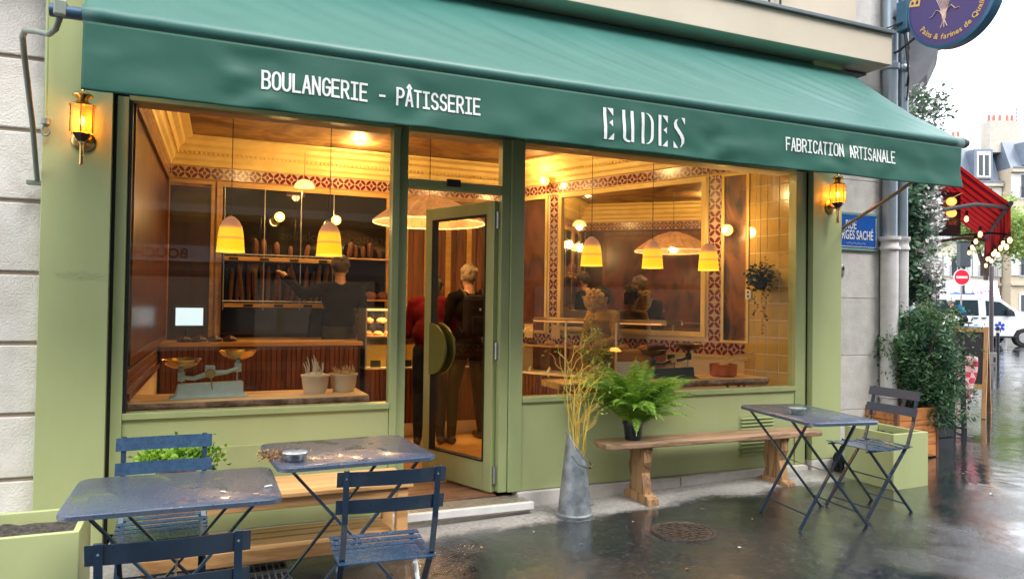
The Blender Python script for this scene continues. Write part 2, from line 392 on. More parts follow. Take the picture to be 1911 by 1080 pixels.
for i in range(len(xs)-1):
    for j in range(len(ys)-1):
        a, b, c, d = xs[i], xs[i+1], ys[j], ys[j+1]
        mb.add([(a,c,ground(a)),(b,c,ground(b)),(b,d,ground(b)),(a,d,ground(a))], [(0,1,2,3)])
zf = ground(10)
for (a, b, c, d) in ((6.4, 80, .6, 60),):
    mb.add([(a,c,zf),(b,c,zf),(b,d,zf),(a,d,zf)], [(0,1,2,3)])
struct('pavement', mb, ASPH)
mb = MB()
mb.add([(-60,-5.05,ground(-60)-.11),(6.4,-5.05,ground(6.4)-.11),(6.4,-11,ground(6.4)-.13),(-60,-11,ground(-60)-.13)], [(0,1,2,3)])
mb.add([(6.4,-5.05,ground(6.4)-.11),(250,-5.05,0),(250,-11,0),(6.4,-11,ground(6.4)-.13)], [(0,1,2,3)])
mb.add([(-200,-200,-1.6),(300,-200,-1.6),(300,300,-1.6),(-200,300,-1.6)], [(0,1,2,3)])
struct('road', mb, ROADM)
mb = MB()
for i in range(len(xs)-1):
    a, b = xs[i], xs[i+1]; v = []
    for x in (a, b):
        g = ground(x); v += [(x,-5.05,g-.15),(x,-4.9,g-.15),(x,-4.9,g+.004),(x,-5.05,g+.004)]
    mb.add(v, [(0,1,2,3),(7,6,5,4),(0,4,5,1),(1,5,6,2),(2,6,7,3),(3,7,4,0)])
struct('kerb', mb, mat('granite_kerb', (.30,.29,.28), .4, c2=(.2,.19,.18), ns=60))
# street at the end, where the van stands: a carriageway sheet just above the pavement sheet
mb = MB(); a, b, c, d = BG(25.5, -6), BG(25.5, 48), BG(40, 48), BG(40, -6)
mb.add([(p.x, p.y, zf+.004) for p in (a, b, c, d)], [(0,1,2,3)])
struct('crossing_street', mb, ROADM)
mb = MB()
for k in range(5):
    l = 19+k*1.1; q = [BG(22.2, l), BG(22.2, l+.55), BG(25.2, l+.55), BG(25.2, l)]
    mb.add([(p.x, p.y, zf+.006) for p in q], [(0,1,2,3)])
struct('crosswalk_markings', mb, mat('road_paint', (.62,.62,.60), .35, c2=(.35,.35,.35), ns=30))
# manhole cover
t = thing('manhole_cover', 'round rusty cast iron cover set in the wet asphalt before the fern bench', 'manhole cover', (2.90,-.95,ground(2.9)))
COVER = mat('cast_iron_cover', (.13,.10,.085), .35, .4, c2=(.07,.05,.04), ns=40, bump=.3, bs=80, rv=.15)
mb = MB(); mb.lathe([(.205,-.02),(.205,.006),(.185,.006),(.183,.002),(.172,.002)], n=48, close=True); part('rim', mb, COVER, t, True)
mb = MB(); mb.lathe([(.0,-.01),(.171,-.01),(.171,.004),(.0,.004)], n=48)
for r in range(-4, 5):
    y = r*.036; hw = math.sqrt(max(0, .16**2-y*y)); x = -hw+(.02 if r % 2 else 0)
    while x < hw-.03:
        mb.box(x, min(x+.055, hw), y-.011, y+.011, .003, .010); x += .07
part('lid', mb, COVER, t)
part('hub', MB().lathe([(.032,.0),(.032,.013),(.02,.015),(.0,.015)], n=20), COVER, t, True)
# wire foot grate by the left bench
t = thing('foot_grate', 'galvanised wire foot grate lying on the asphalt by the near left chair', 'grate', (.27,-.62,ground(.27)))
mb = MB()
for k in range(16): mb.bar((-.25+k*.0333,-.28,.012),(-.25+k*.0333,.28,.012), .004, .02)
stuffpart(part('bar', mb, STEEL, t))
mb = MB()
for k in range(5): mb.bar((-.26,-.28+k*.14,.012),(.26,-.28+k*.14,.012), .006, .022)
part('frame', mb, STEEL, t)

# ------------------------------------------------------------------ left neighbour wall
t = thing('stone_wall', 'pale limestone wall in big courses at the left end of the shop', 'wall', (-.77,.08,0))
part('backing', MB().box(-3.2,-.001,.016,.6,-.6,9.0), mat('recessed_joint', (.46,.38,.30), .9), t)
zs = [-.45,.03,.43,.79,1.19,1.585,1.99,2.39,2.80,3.2,3.6,4.0,4.4]
proto = {}
for i in range(len(zs)-1):
    x1 = 0.0
    for k, wd in enumerate(((1.35,1.2,.64) if i % 2 else (.95,1.3,.94))):
        mb = MB(); x0 = x1-wd; mb.box(x0+.002, x1-.002, 0, .018, zs[i]+.012, zs[i+1]-.012)
        part('stone_block', mb, STONE, t, bevel=.006); x1 = x0
part('upper_wall', MB().box(-3.2,0,.0,.015,4.42,9), STONE, t)

# ------------------------------------------------------------------ shopfront
shop = thing('bakery_shopfront', 'sage green bakery shopfront with two big windows, pilasters and stone plinth', 'shopfront', (0,0,0))
def sbox(name, x0, x1, y0, y1, z0, z1, m=GREEN, bevel=.003, parent=shop, **k): return part(name, MB().box(x0,x1,y0,y1,z0,z1), m, parent, bevel=bevel, **k)
p = sbox('pilaster', -.765,-.425,-.06,.25,-.01,3.6)
# faint scratched scribble on the left pilaster
SCR = mat('scratched_scribble', (.33,.40,.25), .6)
mb = MB(); rs = random.Random(3)
for wv in range(3):
    x = -.70+wv*.02; pts = []
    for k in range(26): pts.append((x+k*.0095+rs.uniform(-.006,.006), 1.585+wv*-.012+rs.uniform(-.018,.018)*(1.2 if k % 3 else .3)))
    ribbon(mb, pts, .0011, lambda x, y, d: (x, -.0615, y), 0)
part('scribble', mb, SCR, p)
sbox('pilaster', 4.885,5.215,-.06,.25,.16,3.6)
sbox('pilaster_foot', -.768,-.422,-.064,.22,-.16,-.015, STONE, bevel=.004)
sbox('pilaster_foot', 4.88,5.22,-.064,.22,.0,.155, STONE, bevel=.004)
sbox('fascia', -.765,5.215,-.03,.25,2.66,3.56, GREEN)
# window and door framing
sbox('window_frame', -.405,-.345,-.015,.07,.10,2.62, GREEN2)
sbox('gasket', -.345,-.325,.0,.055,.79,2.60, BLACK, bevel=0)
sbox('gasket', -.424,-.406,.0,.05,.0,2.62, BLACK, bevel=0)
sbox('gasket', 4.86,4.884,.0,.05,.16,2.62, BLACK, bevel=0)
sbox('door_post', 1.225,1.272,-.012,.08,.10,2.62, GREEN2)
sbox('door_post', 1.275,1.335,.012,.08,.10,2.62, GREEN2)
sbox('door_post', 2.02,2.085,.005,.08,.12,2.62, GREEN2)
sbox('door_post', 2.088,2.19,-.012,.08,.12,2.62, GREEN2)
sbox('window_frame', 4.745,4.858,-.01,.08,.12,2.62, GREEN2)
sbox('transom_bar', 1.337,2.018,.0,.075,2.225,2.285, GREEN2)
sbox('window_head', -.345,1.224,-.01,.07,2.605,2.655, GREEN2)
sbox('window_head', 2.192,4.743,-.01,.07,2.605,2.655, GREEN2)
sbox('window_head', 1.337,2.018,-.005,.07,2.605,2.655, GREEN2)
sbox('door_closer', 1.60,1.70,-.02,-.001,2.25,2.30, BLACK)
# sill panels with a proud ledge
sbox('sill_panel', -.344,1.223,.0,.07,.05,.745)
sbox('sill_panel', 2.192,4.743,.0,.07,.12,.745)
sbox('sill', -.344,1.223,-.022,.09,.748,.785, GREEN2)
sbox('sill', 2.192,4.743,-.022,.09,.748,.785, GREEN2)
# glass
for (a, b, c, d) in ((-.324,1.222,.787,2.603),(2.193,4.742,.787,2.603),(1.338,2.017,2.287,2.603)):
    part('glass_pane', MB().box(a,b,.028,.036,c,d), GLASS, shop)
# stone plinth, stepped where it meets the slope
for (a, b, z0, z1) in ((-.40,1.30,-.12,.045),(2.16,3.55,-.05,.115),(3.56,4.87,0,.118)):
    sbox('plinth', a, b, -.035,.09, z0, z1, STONE, bevel=.006)
# ventilation louvres in the right panel
v = sbox('vent_frame', 4.15,4.52,-.006,.01,.22,.56, GREEN2, bevel=.002)
for k in range(11):
    zz = .235+k*.029
    part('louvre', MB().add([(4.165,-.007,zz),(4.505,-.007,zz),(4.505,-.022,zz+.009),(4.165,-.022,zz+.009),(4.165,-.007,zz+.018),(4.505,-.007,zz+.018)], [(0,1,2,3),(3,2,5,4)]), WHITEP if False else GREEN2, v)
v2 = sbox('access_hatch', .12,.62,-.006,.01,.18,.56, GREEN2, bevel=.002)
# door step: timber threshold, chequer plate and aluminium nosing
STEPW = wood_mat('threshold_timber', (.20,.10,.06), (.08,.04,.025), 0, 1.2)
sbox('threshold', 1.337,2.018,.03,.50,.03,.10, STEPW)
pl = sbox('tread_plate', 1.30,2.19,-.175,.028,.02,.088, mat('tread_plate_metal', (.50,.47,.42), .35, .6, c2=(.36,.32,.27), ns=25, rv=.1), bevel=.002)
mb = MB()
for i in range(22):
    for j in range(4):
        a = (45 if (i+j) % 2 else -45); T = Matrix.Translation((1.33+i*.0395,-.155+j*.043,.0885)) @ Matrix.Rotation(R(a), 4, 'Z')
        mb.add([(-.014,0,0),(0,-.004,0),(.014,0,0),(0,.004,0),(0,0,.003)], [(0,1,4),(1,2,4),(2,3,4),(3,0,4)], T)
stuffpart(part('tread_stud', mb, mat('tread_stud_metal', (.62,.60,.55), .3, .7), pl))
sbox('step_nosing', 1.30,2.20,-.215,-.176,.045,.094, WHITEP, bevel=.004)
sbox('step_base', 1.30,2.19,-.17,-.04,-.08,.018, STONE)

# door leaf, opened inwards about its right-hand stile
dt = thing('shop_door', 'green framed glass door standing open into the bakery', 'door', (2.005,.06,.115), math.atan2(.80,-.30))
def dbox(name, a, b, z0, z1, m=GREEN2, **k): return part(name, MB().box(a,b,-.025,.025,z0,z1), m, dt, bevel=.003, **k)
DW = .80
dbox('stile', 0, .085, 0, 2.07); dbox('stile', DW-.085, DW, 0, 2.07)
dbox('rail', .086, DW-.086, 0, .20); dbox('rail', .086, DW-.086, 1.98, 2.07)
mb = MB()
mb.box(.086,.098,-.028,.028,.201,1.979); mb.box(DW-.098,DW-.086,-.028,.028,.201,1.979); mb.box(.099,DW-.099,-.028,.028,.201,.212); mb.box(.099,DW-.099,-.028,.028,1.968,1.979)
part('gasket', mb, BLACK, dt)
part('glass_pane', MB().box(.099,DW-.099,-.004,.004,.213,1.967), GLASS, dt)
# round push plates, one each side of the leaf
PUSH = mat('green_push_disc', (.16,.19,.05), .35)
for s in (1,):
    mb = MB()
    for sy in (-1, 1):
        pts = [(DW-.10+.20*math.cos(R(a)), .98+.20*math.sin(R(a))) for a in range(90, 271, 12)]
        mb.prism(pts, lambda x, y, sy=sy: (x, sy*.034, y), lambda x, y, sy=sy: (x, sy*.052, y))
    part('handle', mb, PUSH, dt)
mb = MB()
for z in (.12, 1.0, 1.93): mb.loft([(-.012,0,z-.06),(-.012,0,z+.06)], .014, 10)
part('hinge', mb, STEEL, dt, True)

# upper facade: cornice box over the awning, wall above
up = thing('upper_facade', 'cream rendered upper storey with a boxed cornice above the green awning', 'facade', (0,0,0))
part('cornice_box', MB().box(-1.6,5.59,-.25,.26,3.585,3.85), CREAM, up, bevel=.004)
part('lead_capping', MB().box(-1.62,5.61,-.28,.26,3.852,3.882), mat('lead_capping', (.20,.23,.25), .45, .3), up, bevel=.004)
part('wall', MB().box(-.75,5.60,.14,.5,3.884,10.0), CREAM, up)
part('soffit', MB().box(-.72,5.57,.0,.26,3.562,3.583), mat('blue_black_soffit', (.03,.05,.07), .5), up)
mb = MB(); mb.bar((3.65,.10,3.96),(4.66,.10,3.96),.02,.03); mb.bar((3.65,.10,4.5),(4.66,.10,4.5),.02,.03)
for k in range(9): mb.bar((3.66+k*.124,.10,3.96),(3.66+k*.124,.10,4.5),.014,.014)
t = thing('window_railing', 'black iron window guard rail above the cornice at the top edge', 'railing', (0,0,0)); part('rail', mb, IRON, t)

# right-hand stone pier with the street sign
pier = thing('stone_pier', 'whitish painted stone pier carrying the blue street sign', 'wall', (5.22,.2,0))
zz = [-.05,.52,1.02,1.55,2.1,2.65,3.2,3.56]
part('backing', MB().box(0,.98,.008,.5,-.2,10), mat('pier_joint', (.50,.47,.43), .9), pier)
for i in range(len(zz)-1): part('stone_block', MB().box(.0,.76,0,.010,zz[i]+.0025,zz[i+1]-.0025), STONE_W, pier, bevel=.002)
part('upper_wall', MB().box(.4,.76,.0,.007,3.56,10), STONE_W, pier)
# drain pipes: cast iron boots below, zinc above
CASTW = mat('white_cast_iron', (.72,.71,.71), .4, c2=(.58,.56,.55), ns=9, bump=.05, rv=.1)
ZINC = mat('blue_grey_zinc', (.33,.39,.44), .38, .5, c2=(.25,.31,.36), ns=4)
for (x, r, l) in ((6.02,.078,'wider of the two drain pipes, beside the street sign'),(6.19,.055,'narrower drain pipe at the corner behind the planters')):
    t = thing('drain_pipe', 'white and grey '+l, 'drain pipe', (x,.12,ground(x)), group='drain pipes on the corner')
    part('lower_pipe', MB().lathe([(r,0),(r,1.90),(r*1.22,1.91),(r*1.22,1.93),(r*1.02,1.95),(r*1.02,1.98),(r*1.28,2.0),(r*1.28,2.03)], n=20), CASTW, t, True)
    part('collar', MB().lathe([(r*1.02,.52),(r*1.2,.53),(r*1.2,.56),(r*1.02,.57)], n=20), CASTW, t, True)
    part('upper_pipe', MB().lathe([(r*.86,2.02),(r*.86,8)], n=20), ZINC, t, True)
    part('bracket', MB().lathe([(r*.9,3.6),(r*1.05,3.61),(r*1.05,3.66),(r*.9,3.67)], n=20), ZINC, t, True)
# street sign
BLUE = mat('blue_enamel', (.01,.10,.42), .25, c2=(.008,.08,.36), ns=5)
sg = thing('street_sign', 'blue enamel street name plate on the stone pier beside the green pilaster', 'street sign', (5.54,.185,2.17))
part('plate', MB().box(-.38,.385,-.006,.012,-.155,.15), BLUE, sg, bevel=.004)
mb = MB()
for a in ((-.40,.405,.151,.172),(-.40,.405,-.177,-.156)): mb.box(a[0],a[1],-.008,.012,a[2],a[3])
mb.box(.386,.405,-.008,.012,-.155,.15); part('border', mb, mat('green_enamel_border', (.20,.36,.34), .3), sg)
mb = MB(); mb.box(.368,.374,-.0095,-.0065,-.14,.135); mb.box(-.37,.374,-.0095,-.0065,-.146,-.141); part('inner_line', mb, WHITEP, sg)
text_part('RUE', .115, WHITEP, frame_T((.05,-.0075,.02),(1,0,0),(0,0,1)), sg, sx=.66, bold=.0015)
text_part('GEORGES SACHÉ', .118, WHITEP, frame_T((.062,-.0075,-.075),(1,0,0),(0,0,1)), sg, sx=.60, bold=.0015)
text_part('1842 - 1902', .04, WHITEP, frame_T((.13,-.0075,-.125),(1,0,0),(0,0,1)), sg, sx=.8) if False else None
mb = MB(); pts = [(-.01+k*.012, -.112+.007*math.sin(k*2.1)+.004*math.sin(k*5)) for k in range(22)]
ribbon(mb, pts, .0022, lambda x, y, d: (x, -.0078, y), 0); part('scribble', mb, WHITEP, sg)
# small metal oval below the sign
t = thing('wall_medallion', 'small grey oval metal plate below the street sign', 'wall plate', (5.50,.19,1.80))
part('plate', MB().ball((0,0,0),(.028,.012,.06),14,10), STEEL, t, True); part('keyhole', MB().ball((0,-.012,.02),(.014,.006,.02),10,8), IRON, t, True)

# ------------------------------------------------------------------ awning
AW0, AW1, AWY, AWZ = -.46, 5.27, -1.12, 2.70
awn = thing('awning', 'long green canvas awning with white lettering over the bakery front', 'awning', (0,0,0))
def canvas(name, c, c2, rough, coat):
    m, n, p = new_mat(name); co = _coord(n)
    a = _tex(n, 'ShaderNodeTexNoise', Scale=2.2, Detail=6.0, Distortion=.6); n.links.new(co, a.inputs['Vector'])
    n.links.new(_ramp(n, a.outputs[0], [(.36, c2), (.66, c)]), p.inputs['Base Color'])
    p.inputs['Roughness'].default_value = rough; p.inputs['Coat Weight'].default_value = coat; p.inputs['Coat Roughness'].default_value = .32
    
    wv = _tex(n, 'ShaderNodeTexNoise', Scale=420.0, Detail=1.0); n.links.new(co, wv.inputs['Vector'])
    w2 = _tex(n, 'ShaderNodeTexNoise', Scale=11.0, Detail=5.0, Distortion=1.2); n.links.new(co, w2.inputs['Vector'])
    ad = n.nodes.new('ShaderNodeMath'); ad.operation = 'MULTIPLY_ADD'; ad.inputs[1].default_value = .12; n.links.new(wv.outputs[0], ad.inputs[0]); n.links.new(w2.outputs[0], ad.inputs[2])
    b = n.nodes.new('ShaderNodeBump'); b.inputs['Strength'].default_value = .10; b.inputs['Distance'].default_value = .012
    n.links.new(ad.outputs[0], b.inputs['Height']); n.links.new(b.outputs[0], p.inputs['Normal']); return m
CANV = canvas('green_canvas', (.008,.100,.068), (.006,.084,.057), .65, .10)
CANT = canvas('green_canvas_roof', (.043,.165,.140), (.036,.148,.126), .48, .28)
def nz(x, y, z=0.0): return noise.noise(Vector((x, y, z)))
def valance_y(x, t):
    """bulge of the hanging valance; t 0 top, 1 bottom"""
    k = min(1, t*2.2)
    pk = nz(x*2.3, 0, 11.5)**2*nz(x*6.0, t*3, 2)
    return AWY-.03 + k*(.014*nz(x*1.6, t*1.3, 3)+.008*nz(x*4.5, t*2.0, 9)+.045*pk) - .012*t
def valance_z(x, t): return AWZ-.045-t*(.305+.006*nz(x*2.1, 0, 5)+.004*nz(x*7, 0, 2))
mb = MB(); NX, NT = 420, 26
for i in range(NX+1):
    x = AW0+.01+(AW1-AW0-.06)*i/NX
    for j in range(NT+1): mb.v.append((x-(.03*j/NT if i == NX else 0), valance_y(x, j/NT), valance_z(x, j/NT)))
for i in range(NX):
    for j in range(NT): a = i*(NT+1)+j; mb.f.append((a, a+NT+1, a+NT+2, a+1))
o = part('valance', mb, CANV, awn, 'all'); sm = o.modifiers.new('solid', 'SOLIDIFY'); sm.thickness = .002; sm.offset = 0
mb = MB(); NX, NT = 260, 40
for i in range(NX+1):
    u = i/NX; x = AW0+(AW1-AW0)*u
    for j in range(NT+1):
        t = j/NT; sag = -.035*math.sin(math.pi*t)
        fold = .012*max(0, math.sin(math.pi*t))*nz((x-t*1.5)*4.2, t*.8, 4) + .006*math.sin(math.pi*t)*nz((x-t*1.2)*9.5, t*.6, 8)
        g = max(0, 1-abs(x-(4.35+1.0*t))/.9); fold += .010*math.sin((x-t*.9)*30+2*nz(x*2,1))*g*t*(1-t*.6)*math.sin(math.pi*min(1, t*1.05))
        y = -.02+(AWY+.0+.02)*t; z = 3.575+(AWZ+.02-3.575)*t
        mb.v.append((x, y, z+sag+fold))
for i in range(NX):
    for j in range(NT): a = i*(NT+1)+j; mb.f.append((a, a+1, a+NT+2, a+NT+1))
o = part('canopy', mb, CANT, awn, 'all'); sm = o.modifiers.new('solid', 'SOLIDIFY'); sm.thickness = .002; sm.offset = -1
part('front_bar', MB().loft([(AW0-.12,AWY,AWZ-.01),(AW1+.03,AWY,AWZ-.01)], .028, 14), mat('blue_grey_bar', (.06,.12,.20), .4, .3), awn, True)
mb = MB(); pts = []; mb.loft([(AW0+.005+(AW1-AW0-.03)*k/60, AWY-.004, AWZ-.008+.003*nz(k*.8, 1)) for k in range(61)], [.040+.002*nz(k*.7, 4) for k in range(61)], 14)
part('canvas_hem', mb, CANT, awn, 'all')
part('end_cap', MB().loft([(AW1-.01,AWY,AWZ),(AW1+.045,AWY,AWZ)], [.036,.03], 12), IRON, awn, True)
def vtxt(x0, z0):
    def fn(x, y, d):
        X = x; Z = z0+y; t = (AWZ-.045-Z)/.305
        return (X, valance_y(X, t)-d-.0022, Z)
    return fn
LETTER = mat('white_lettering', (.80,.84,.82), .7)
part('lettering', stroke_text('BOULANGERIE - P^ÂTISSERIE'.replace('Â', 'A').replace('P^A', 'PA^'), .295, vtxt(0, 2.455), .0465, .0115, .082), LETTER, awn)
part('lettering', stroke_text('FABRICATION ARTISANALE', 3.525, vtxt(0, 2.475), .0458, .0105, .078), LETTER, awn)
# stencil serif name
def eudes():
    H = .185; mb = MB(); z0 = 2.402
    def poly(pts, ox):
        fn = vtxt(0, z0)
        cx = sum(p[0] for p in pts)/len(pts); cy = sum(p[1] for p in pts)/len(pts)
        P = [fn(ox+p[0]*H, p[1]*H, .003) for p in pts]; mb.add(P, [tuple(range(len(P)))])
    def strip(L, Rr, ox):
        fn = vtxt(0, z0); n = len(L); mb.add([fn(ox+p[0]*H, p[1]*H, .003) for p in L]+[fn(ox+p[0]*H, p[1]*H, .003) for p in Rr], [(i, i+1, n+i+1, n+i) for i in range(n-1)])
    def stem(x, ox, w=.11, y0=0, y1=1): strip([(x, y0+(y1-y0)*k/5) for k in range(6)], [(x+w, y0+(y1-y0)*k/5) for k in range(6)], ox)
    def E(ox):
        stem(0, ox); poly([(.15,1),(.36,1),(.36,.76)], ox); poly([(.20,.53),(.33,.64),(.33,.42)], ox); poly([(.15,0),(.36,0),(.36,.22)], ox)
    x = 2.155; E(x)
    x = 2.282; stem(0, x, .11, .14); L = [(0,.14)]+[(p[0], p[1]) for p in arc(.22,.14,.22,.16,180,275,6)]; Rr = [(.11,.14)]+[(p[0], p[1]) for p in arc(.25,.14,.14,.10,180,285,6)]
    strip(L, Rr, x); stem(.30, x)
    x = 2.412; stem(0, x); Rr = arc(.17,.66,.20,.32,80,0,6)+[(.37,.3)]+arc(.17,.30,.20,.28,0,-80,6); L = arc(.17,.66,.31,.34,88,0,6)+[(.48,.3)]+arc(.17,.30,.31,.30,0,-88,6)
    strip(L, Rr, x)
    x = 2.535; E(x)
    x = 2.645; C1 = [(.26,.99),(.10,.92),(.05,.80),(.08,.68),(.18,.56),(.30,.42),(.36,.30),(.36,.16),(.28,.04)]
    L = []; Rr = []
    for k, (a, b) in enumerate(C1):
        wd = (.02,.05,.055,.06,.06,.06,.055,.05,.02)[k]; L.append((a-wd, b-.4*wd)); Rr.append((a+wd, b+.4*wd))
    strip(L, Rr, x); poly([(.29,1),(.43,1),(.43,.78)], x); poly([(.0,.0),(.0,.22),(.18,.0)], x)
    return mb
part('lettering', eudes(), LETTER, awn)
# folding arms
ARM = mat('grey_green_arm', (.26,.30,.25), .45, .2)
part('arm', MB().loft([(-.79,-.02,2.10),(-.765,-.35,2.36),(-.745,-.70,2.60),(-.735,-.80,2.655),(-.715,-.86,2.665),(-.66,-.92,2.65),(-.60,-1.0,2.62),(-.565,-1.06,2.63),(-.545,-1.10,2.67),(-.54,-1.12,2.70)], .0135, 10), ARM, awn, True)
part('arm', MB().loft([(5.24,-.05,2.16),(5.24,-.6,2.40),(5.23,-1.10,2.655)], .014, 10), mat('arm_bronze', (.28,.24,.20), .4, .4), awn, True)
part('arm_bracket', MB().box(-.84,-.73,-.03,.03,2.075,2.095), ARM, awn)
part('arm_bracket', MB().box(5.216,5.26,-.06,.18,2.12,2.15), ARM, awn)
part('bar_clamp', MB().box(-.565,-.515,-1.15,-1.095,2.665,2.735), ARM, awn, bevel=.008)
# crank rod and eye on the left
t = thing('awning_crank_rod', 'thin painted crank rod with an eye hanging at the left pilaster edge', 'rod', (0,0,0))
part('rod', MB().loft([(-.755,-.09,3.5),(-.745,-.09,2.42)], .008, 8), GREEN2, t, True)
part('knuckle', MB().lathe([(.012,0),(.022,.01),(.022,.04),(.012,.05)], (-.745,-.09,2.39), 12), ARM, t, True)
mb = MB(); mb.loft([(-.745+.018*math.cos(a*R(30)),-.09,2.365+.028*math.sin(a*R(30))) for a in range(13)], .006, 8, False); part('eye', mb, ARM, t, True)

# ------------------------------------------------------------------ wall lanterns
def lantern(x, label):
    t = thing('wall_lantern', label, 'lamp', (x,-.06,2.19), group='brass lanterns on the pilasters')
    y = -.085
    AMB, n, p = new_mat('amber_glass'); p.inputs['Base Color'].default_value = (1,.55,.12,1); p.inputs['Roughness'].default_value = .15
    p.inputs['Emission Color'].default_value = (1,.42,.05,1)
    gr = n.nodes.new('ShaderNodeTexGradient'); gr.gradient_type = 'SPHERICAL'; mp = n.nodes.new('ShaderNodeMapping'); tc = n.nodes.new('ShaderNodeTexCoord')
    mp.inputs['Location'].default_value = (0,-y*9,-.235*9); mp.inputs['Scale'].default_value = (9,9,9); n.links.new(tc.outputs['Object'], mp.inputs[0]); n.links.new(mp.outputs[0], gr.inputs[0])
    mr = n.nodes.new('ShaderNodeMapRange'); mr.inputs[3].default_value = .12; mr.inputs[4].default_value = 1.0; n.links.new(gr.outputs[1], mr.inputs[0]); n.links.new(mr.outputs[0], p.inputs['Emission Strength'])
    tr = n.nodes.new('ShaderNodeBsdfTransparent'); tr.inputs[0].default_value = (1,.62,.2,1); mx = n.nodes.new('ShaderNodeMixShader'); mx.inputs[0].default_value = .35
    n.links.new(tr.outputs[0], mx.inputs[1]); n.links.new(p.outputs[0], mx.inputs[2]); n.links.new(mx.outputs[0], n.nodes['Material Output'].inputs[0])
    part('rose', MB().lathe([(.055,0),(.06,.008),(.04,.016),(.0,.02)], n=20, T=Matrix.Translation((0,0,.14)) @ Matrix.Rotation(R(90), 4, 'X')), BRASS, t, True)
    part('arm', MB().loft([(0,-.01,.14),(0,-.05,.125),(0,y,.13)], .011, 8), BRASS, t, True)
    part('stem', MB().lathe([(.0,-.012),(.013,-.008),(.014,.0),(.011,.012),(.011,.10),(.014,.11),(.02,.12)], (0,y,0), 14), BRASS, t, True)
    part('cup', MB().lathe([(.018,.12),(.045,.155),(.05,.165)], (0,y,0), 6, R(30)), mat('dark_cup', (.03,.02,.015), .3, .6), t)
    for k in range(6):
        a0, a1 = R(60*k+30), R(60*k+90); r = .062
        p0, p1 = Vector((r*math.cos(a0), y+r*math.sin(a0), 0)), Vector((r*math.cos(a1), y+r*math.sin(a1), 0))
        o_ = MB().add([p0+Vector((0,0,.17)), p1+Vector((0,0,.17)), p1*1+Vector((0,0,.315)), p0+Vector((0,0,.315))], [(0,1,2,3)])
        part('glass_panel', o_, AMB, t)
        part('glazing_bar', MB().bar(p0+Vector((0,0,.166)), p0+Vector((0,0,.318)), .006, .006), BRASS, t)
    part('roof', MB().lathe([(.066,.316),(.068,.322),(.03,.342),(.024,.355),(.052,.372),(.052,.378),(.032,.395),(.012,.402),(.008,.41),(.012,.418),(.004,.43),(.0,.445)], (0,y,0), 18), BRASS, t, True)
    part('bulb', MB().ball((0,y,.235),(.016,.016,.026),12,8), emis('lantern_bulb', (1,.66,.28), 6), t, True)
    lamp('lantern_light', (0,y,.24), 1.6, (1,.50,.16), .03, t)
lantern(-.565, 'lit brass lantern on the left pilaster, under the awning end')
lantern(5.075, 'lit brass lantern on the right pilaster, above the street sign')
# ------------------------------------------------------------------ bistro tables and chairs
def wet_top():
    m, n, p = new_mat('wet_table_top'); co = _coord(n)
    big = _tex(n, 'ShaderNodeTexNoise', Scale=5.0, Detail=6.0, Distortion=.8); n.links.new(co, big.inputs['Vector'])
    n.links.new(_ramp(n, big.outputs[0], [(.42, (.045,.07,.115)), (.6, (.065,.085,.125))]), p.inputs['Base Color'])
    vo = _tex(n, 'ShaderNodeTexVoronoi', Scale=64.0, Randomness=1.0); n.links.new(co, vo.inputs['Vector'])
    dr = _ramp(n, vo.outputs['Distance'], [(.0, (1,)*3), (.36, (.0,)*3)])
    film = _ramp(n, big.outputs[0], [(.58, (0,)*3), (.61, (1,)*3)])
    mk = n.nodes.new('ShaderNodeMath'); mk.operation = 'MAXIMUM'; n.links.new(dr, mk.inputs[0]); n.links.new(film, mk.inputs[1])
    mr = n.nodes.new('ShaderNodeMapRange'); mr.inputs[3].default_value = .36; mr.inputs[4].default_value = .08; n.links.new(mk.outputs[0], mr.inputs[0]); n.links.new(mr.outputs[0], p.inputs['Roughness'])
    b = n.nodes.new('ShaderNodeBump'); b.inputs['Strength'].default_value = .7; b.inputs['Distance'].default_value = .002; n.links.new(mk.outputs[0], b.inputs['Height'])
    n.links.new(b.outputs[0], p.inputs['Normal']); p.inputs['Coat Weight'].default_value = .35; p.inputs['Coat Roughness'].default_value = .12; n.links.new(b.outputs[0], p.inputs['Coat Normal'])
    p.inputs['Specular IOR Level'].default_value = .7
    return m
WTOP = wet_top()
SLATM = mat('wet_blue_slat', (.032,.080,.150), .28, c2=(.018,.048,.10), ns=30, rv=.12, coat=.6, bump=.12, bs=140)
def rrect(lx, ly, r, n=6):
    o = []
    for cx, cy, a in ((lx/2-r, ly/2-r, 0),(-lx/2+r, ly/2-r, 90),(-lx/2+r,-ly/2+r,180),(lx/2-r,-ly/2+r,270)):
        o += [(cx+r*math.cos(R(a+90*i/n)), cy+r*math.sin(R(a+90*i/n))) for i in range(n+1)]
    return o
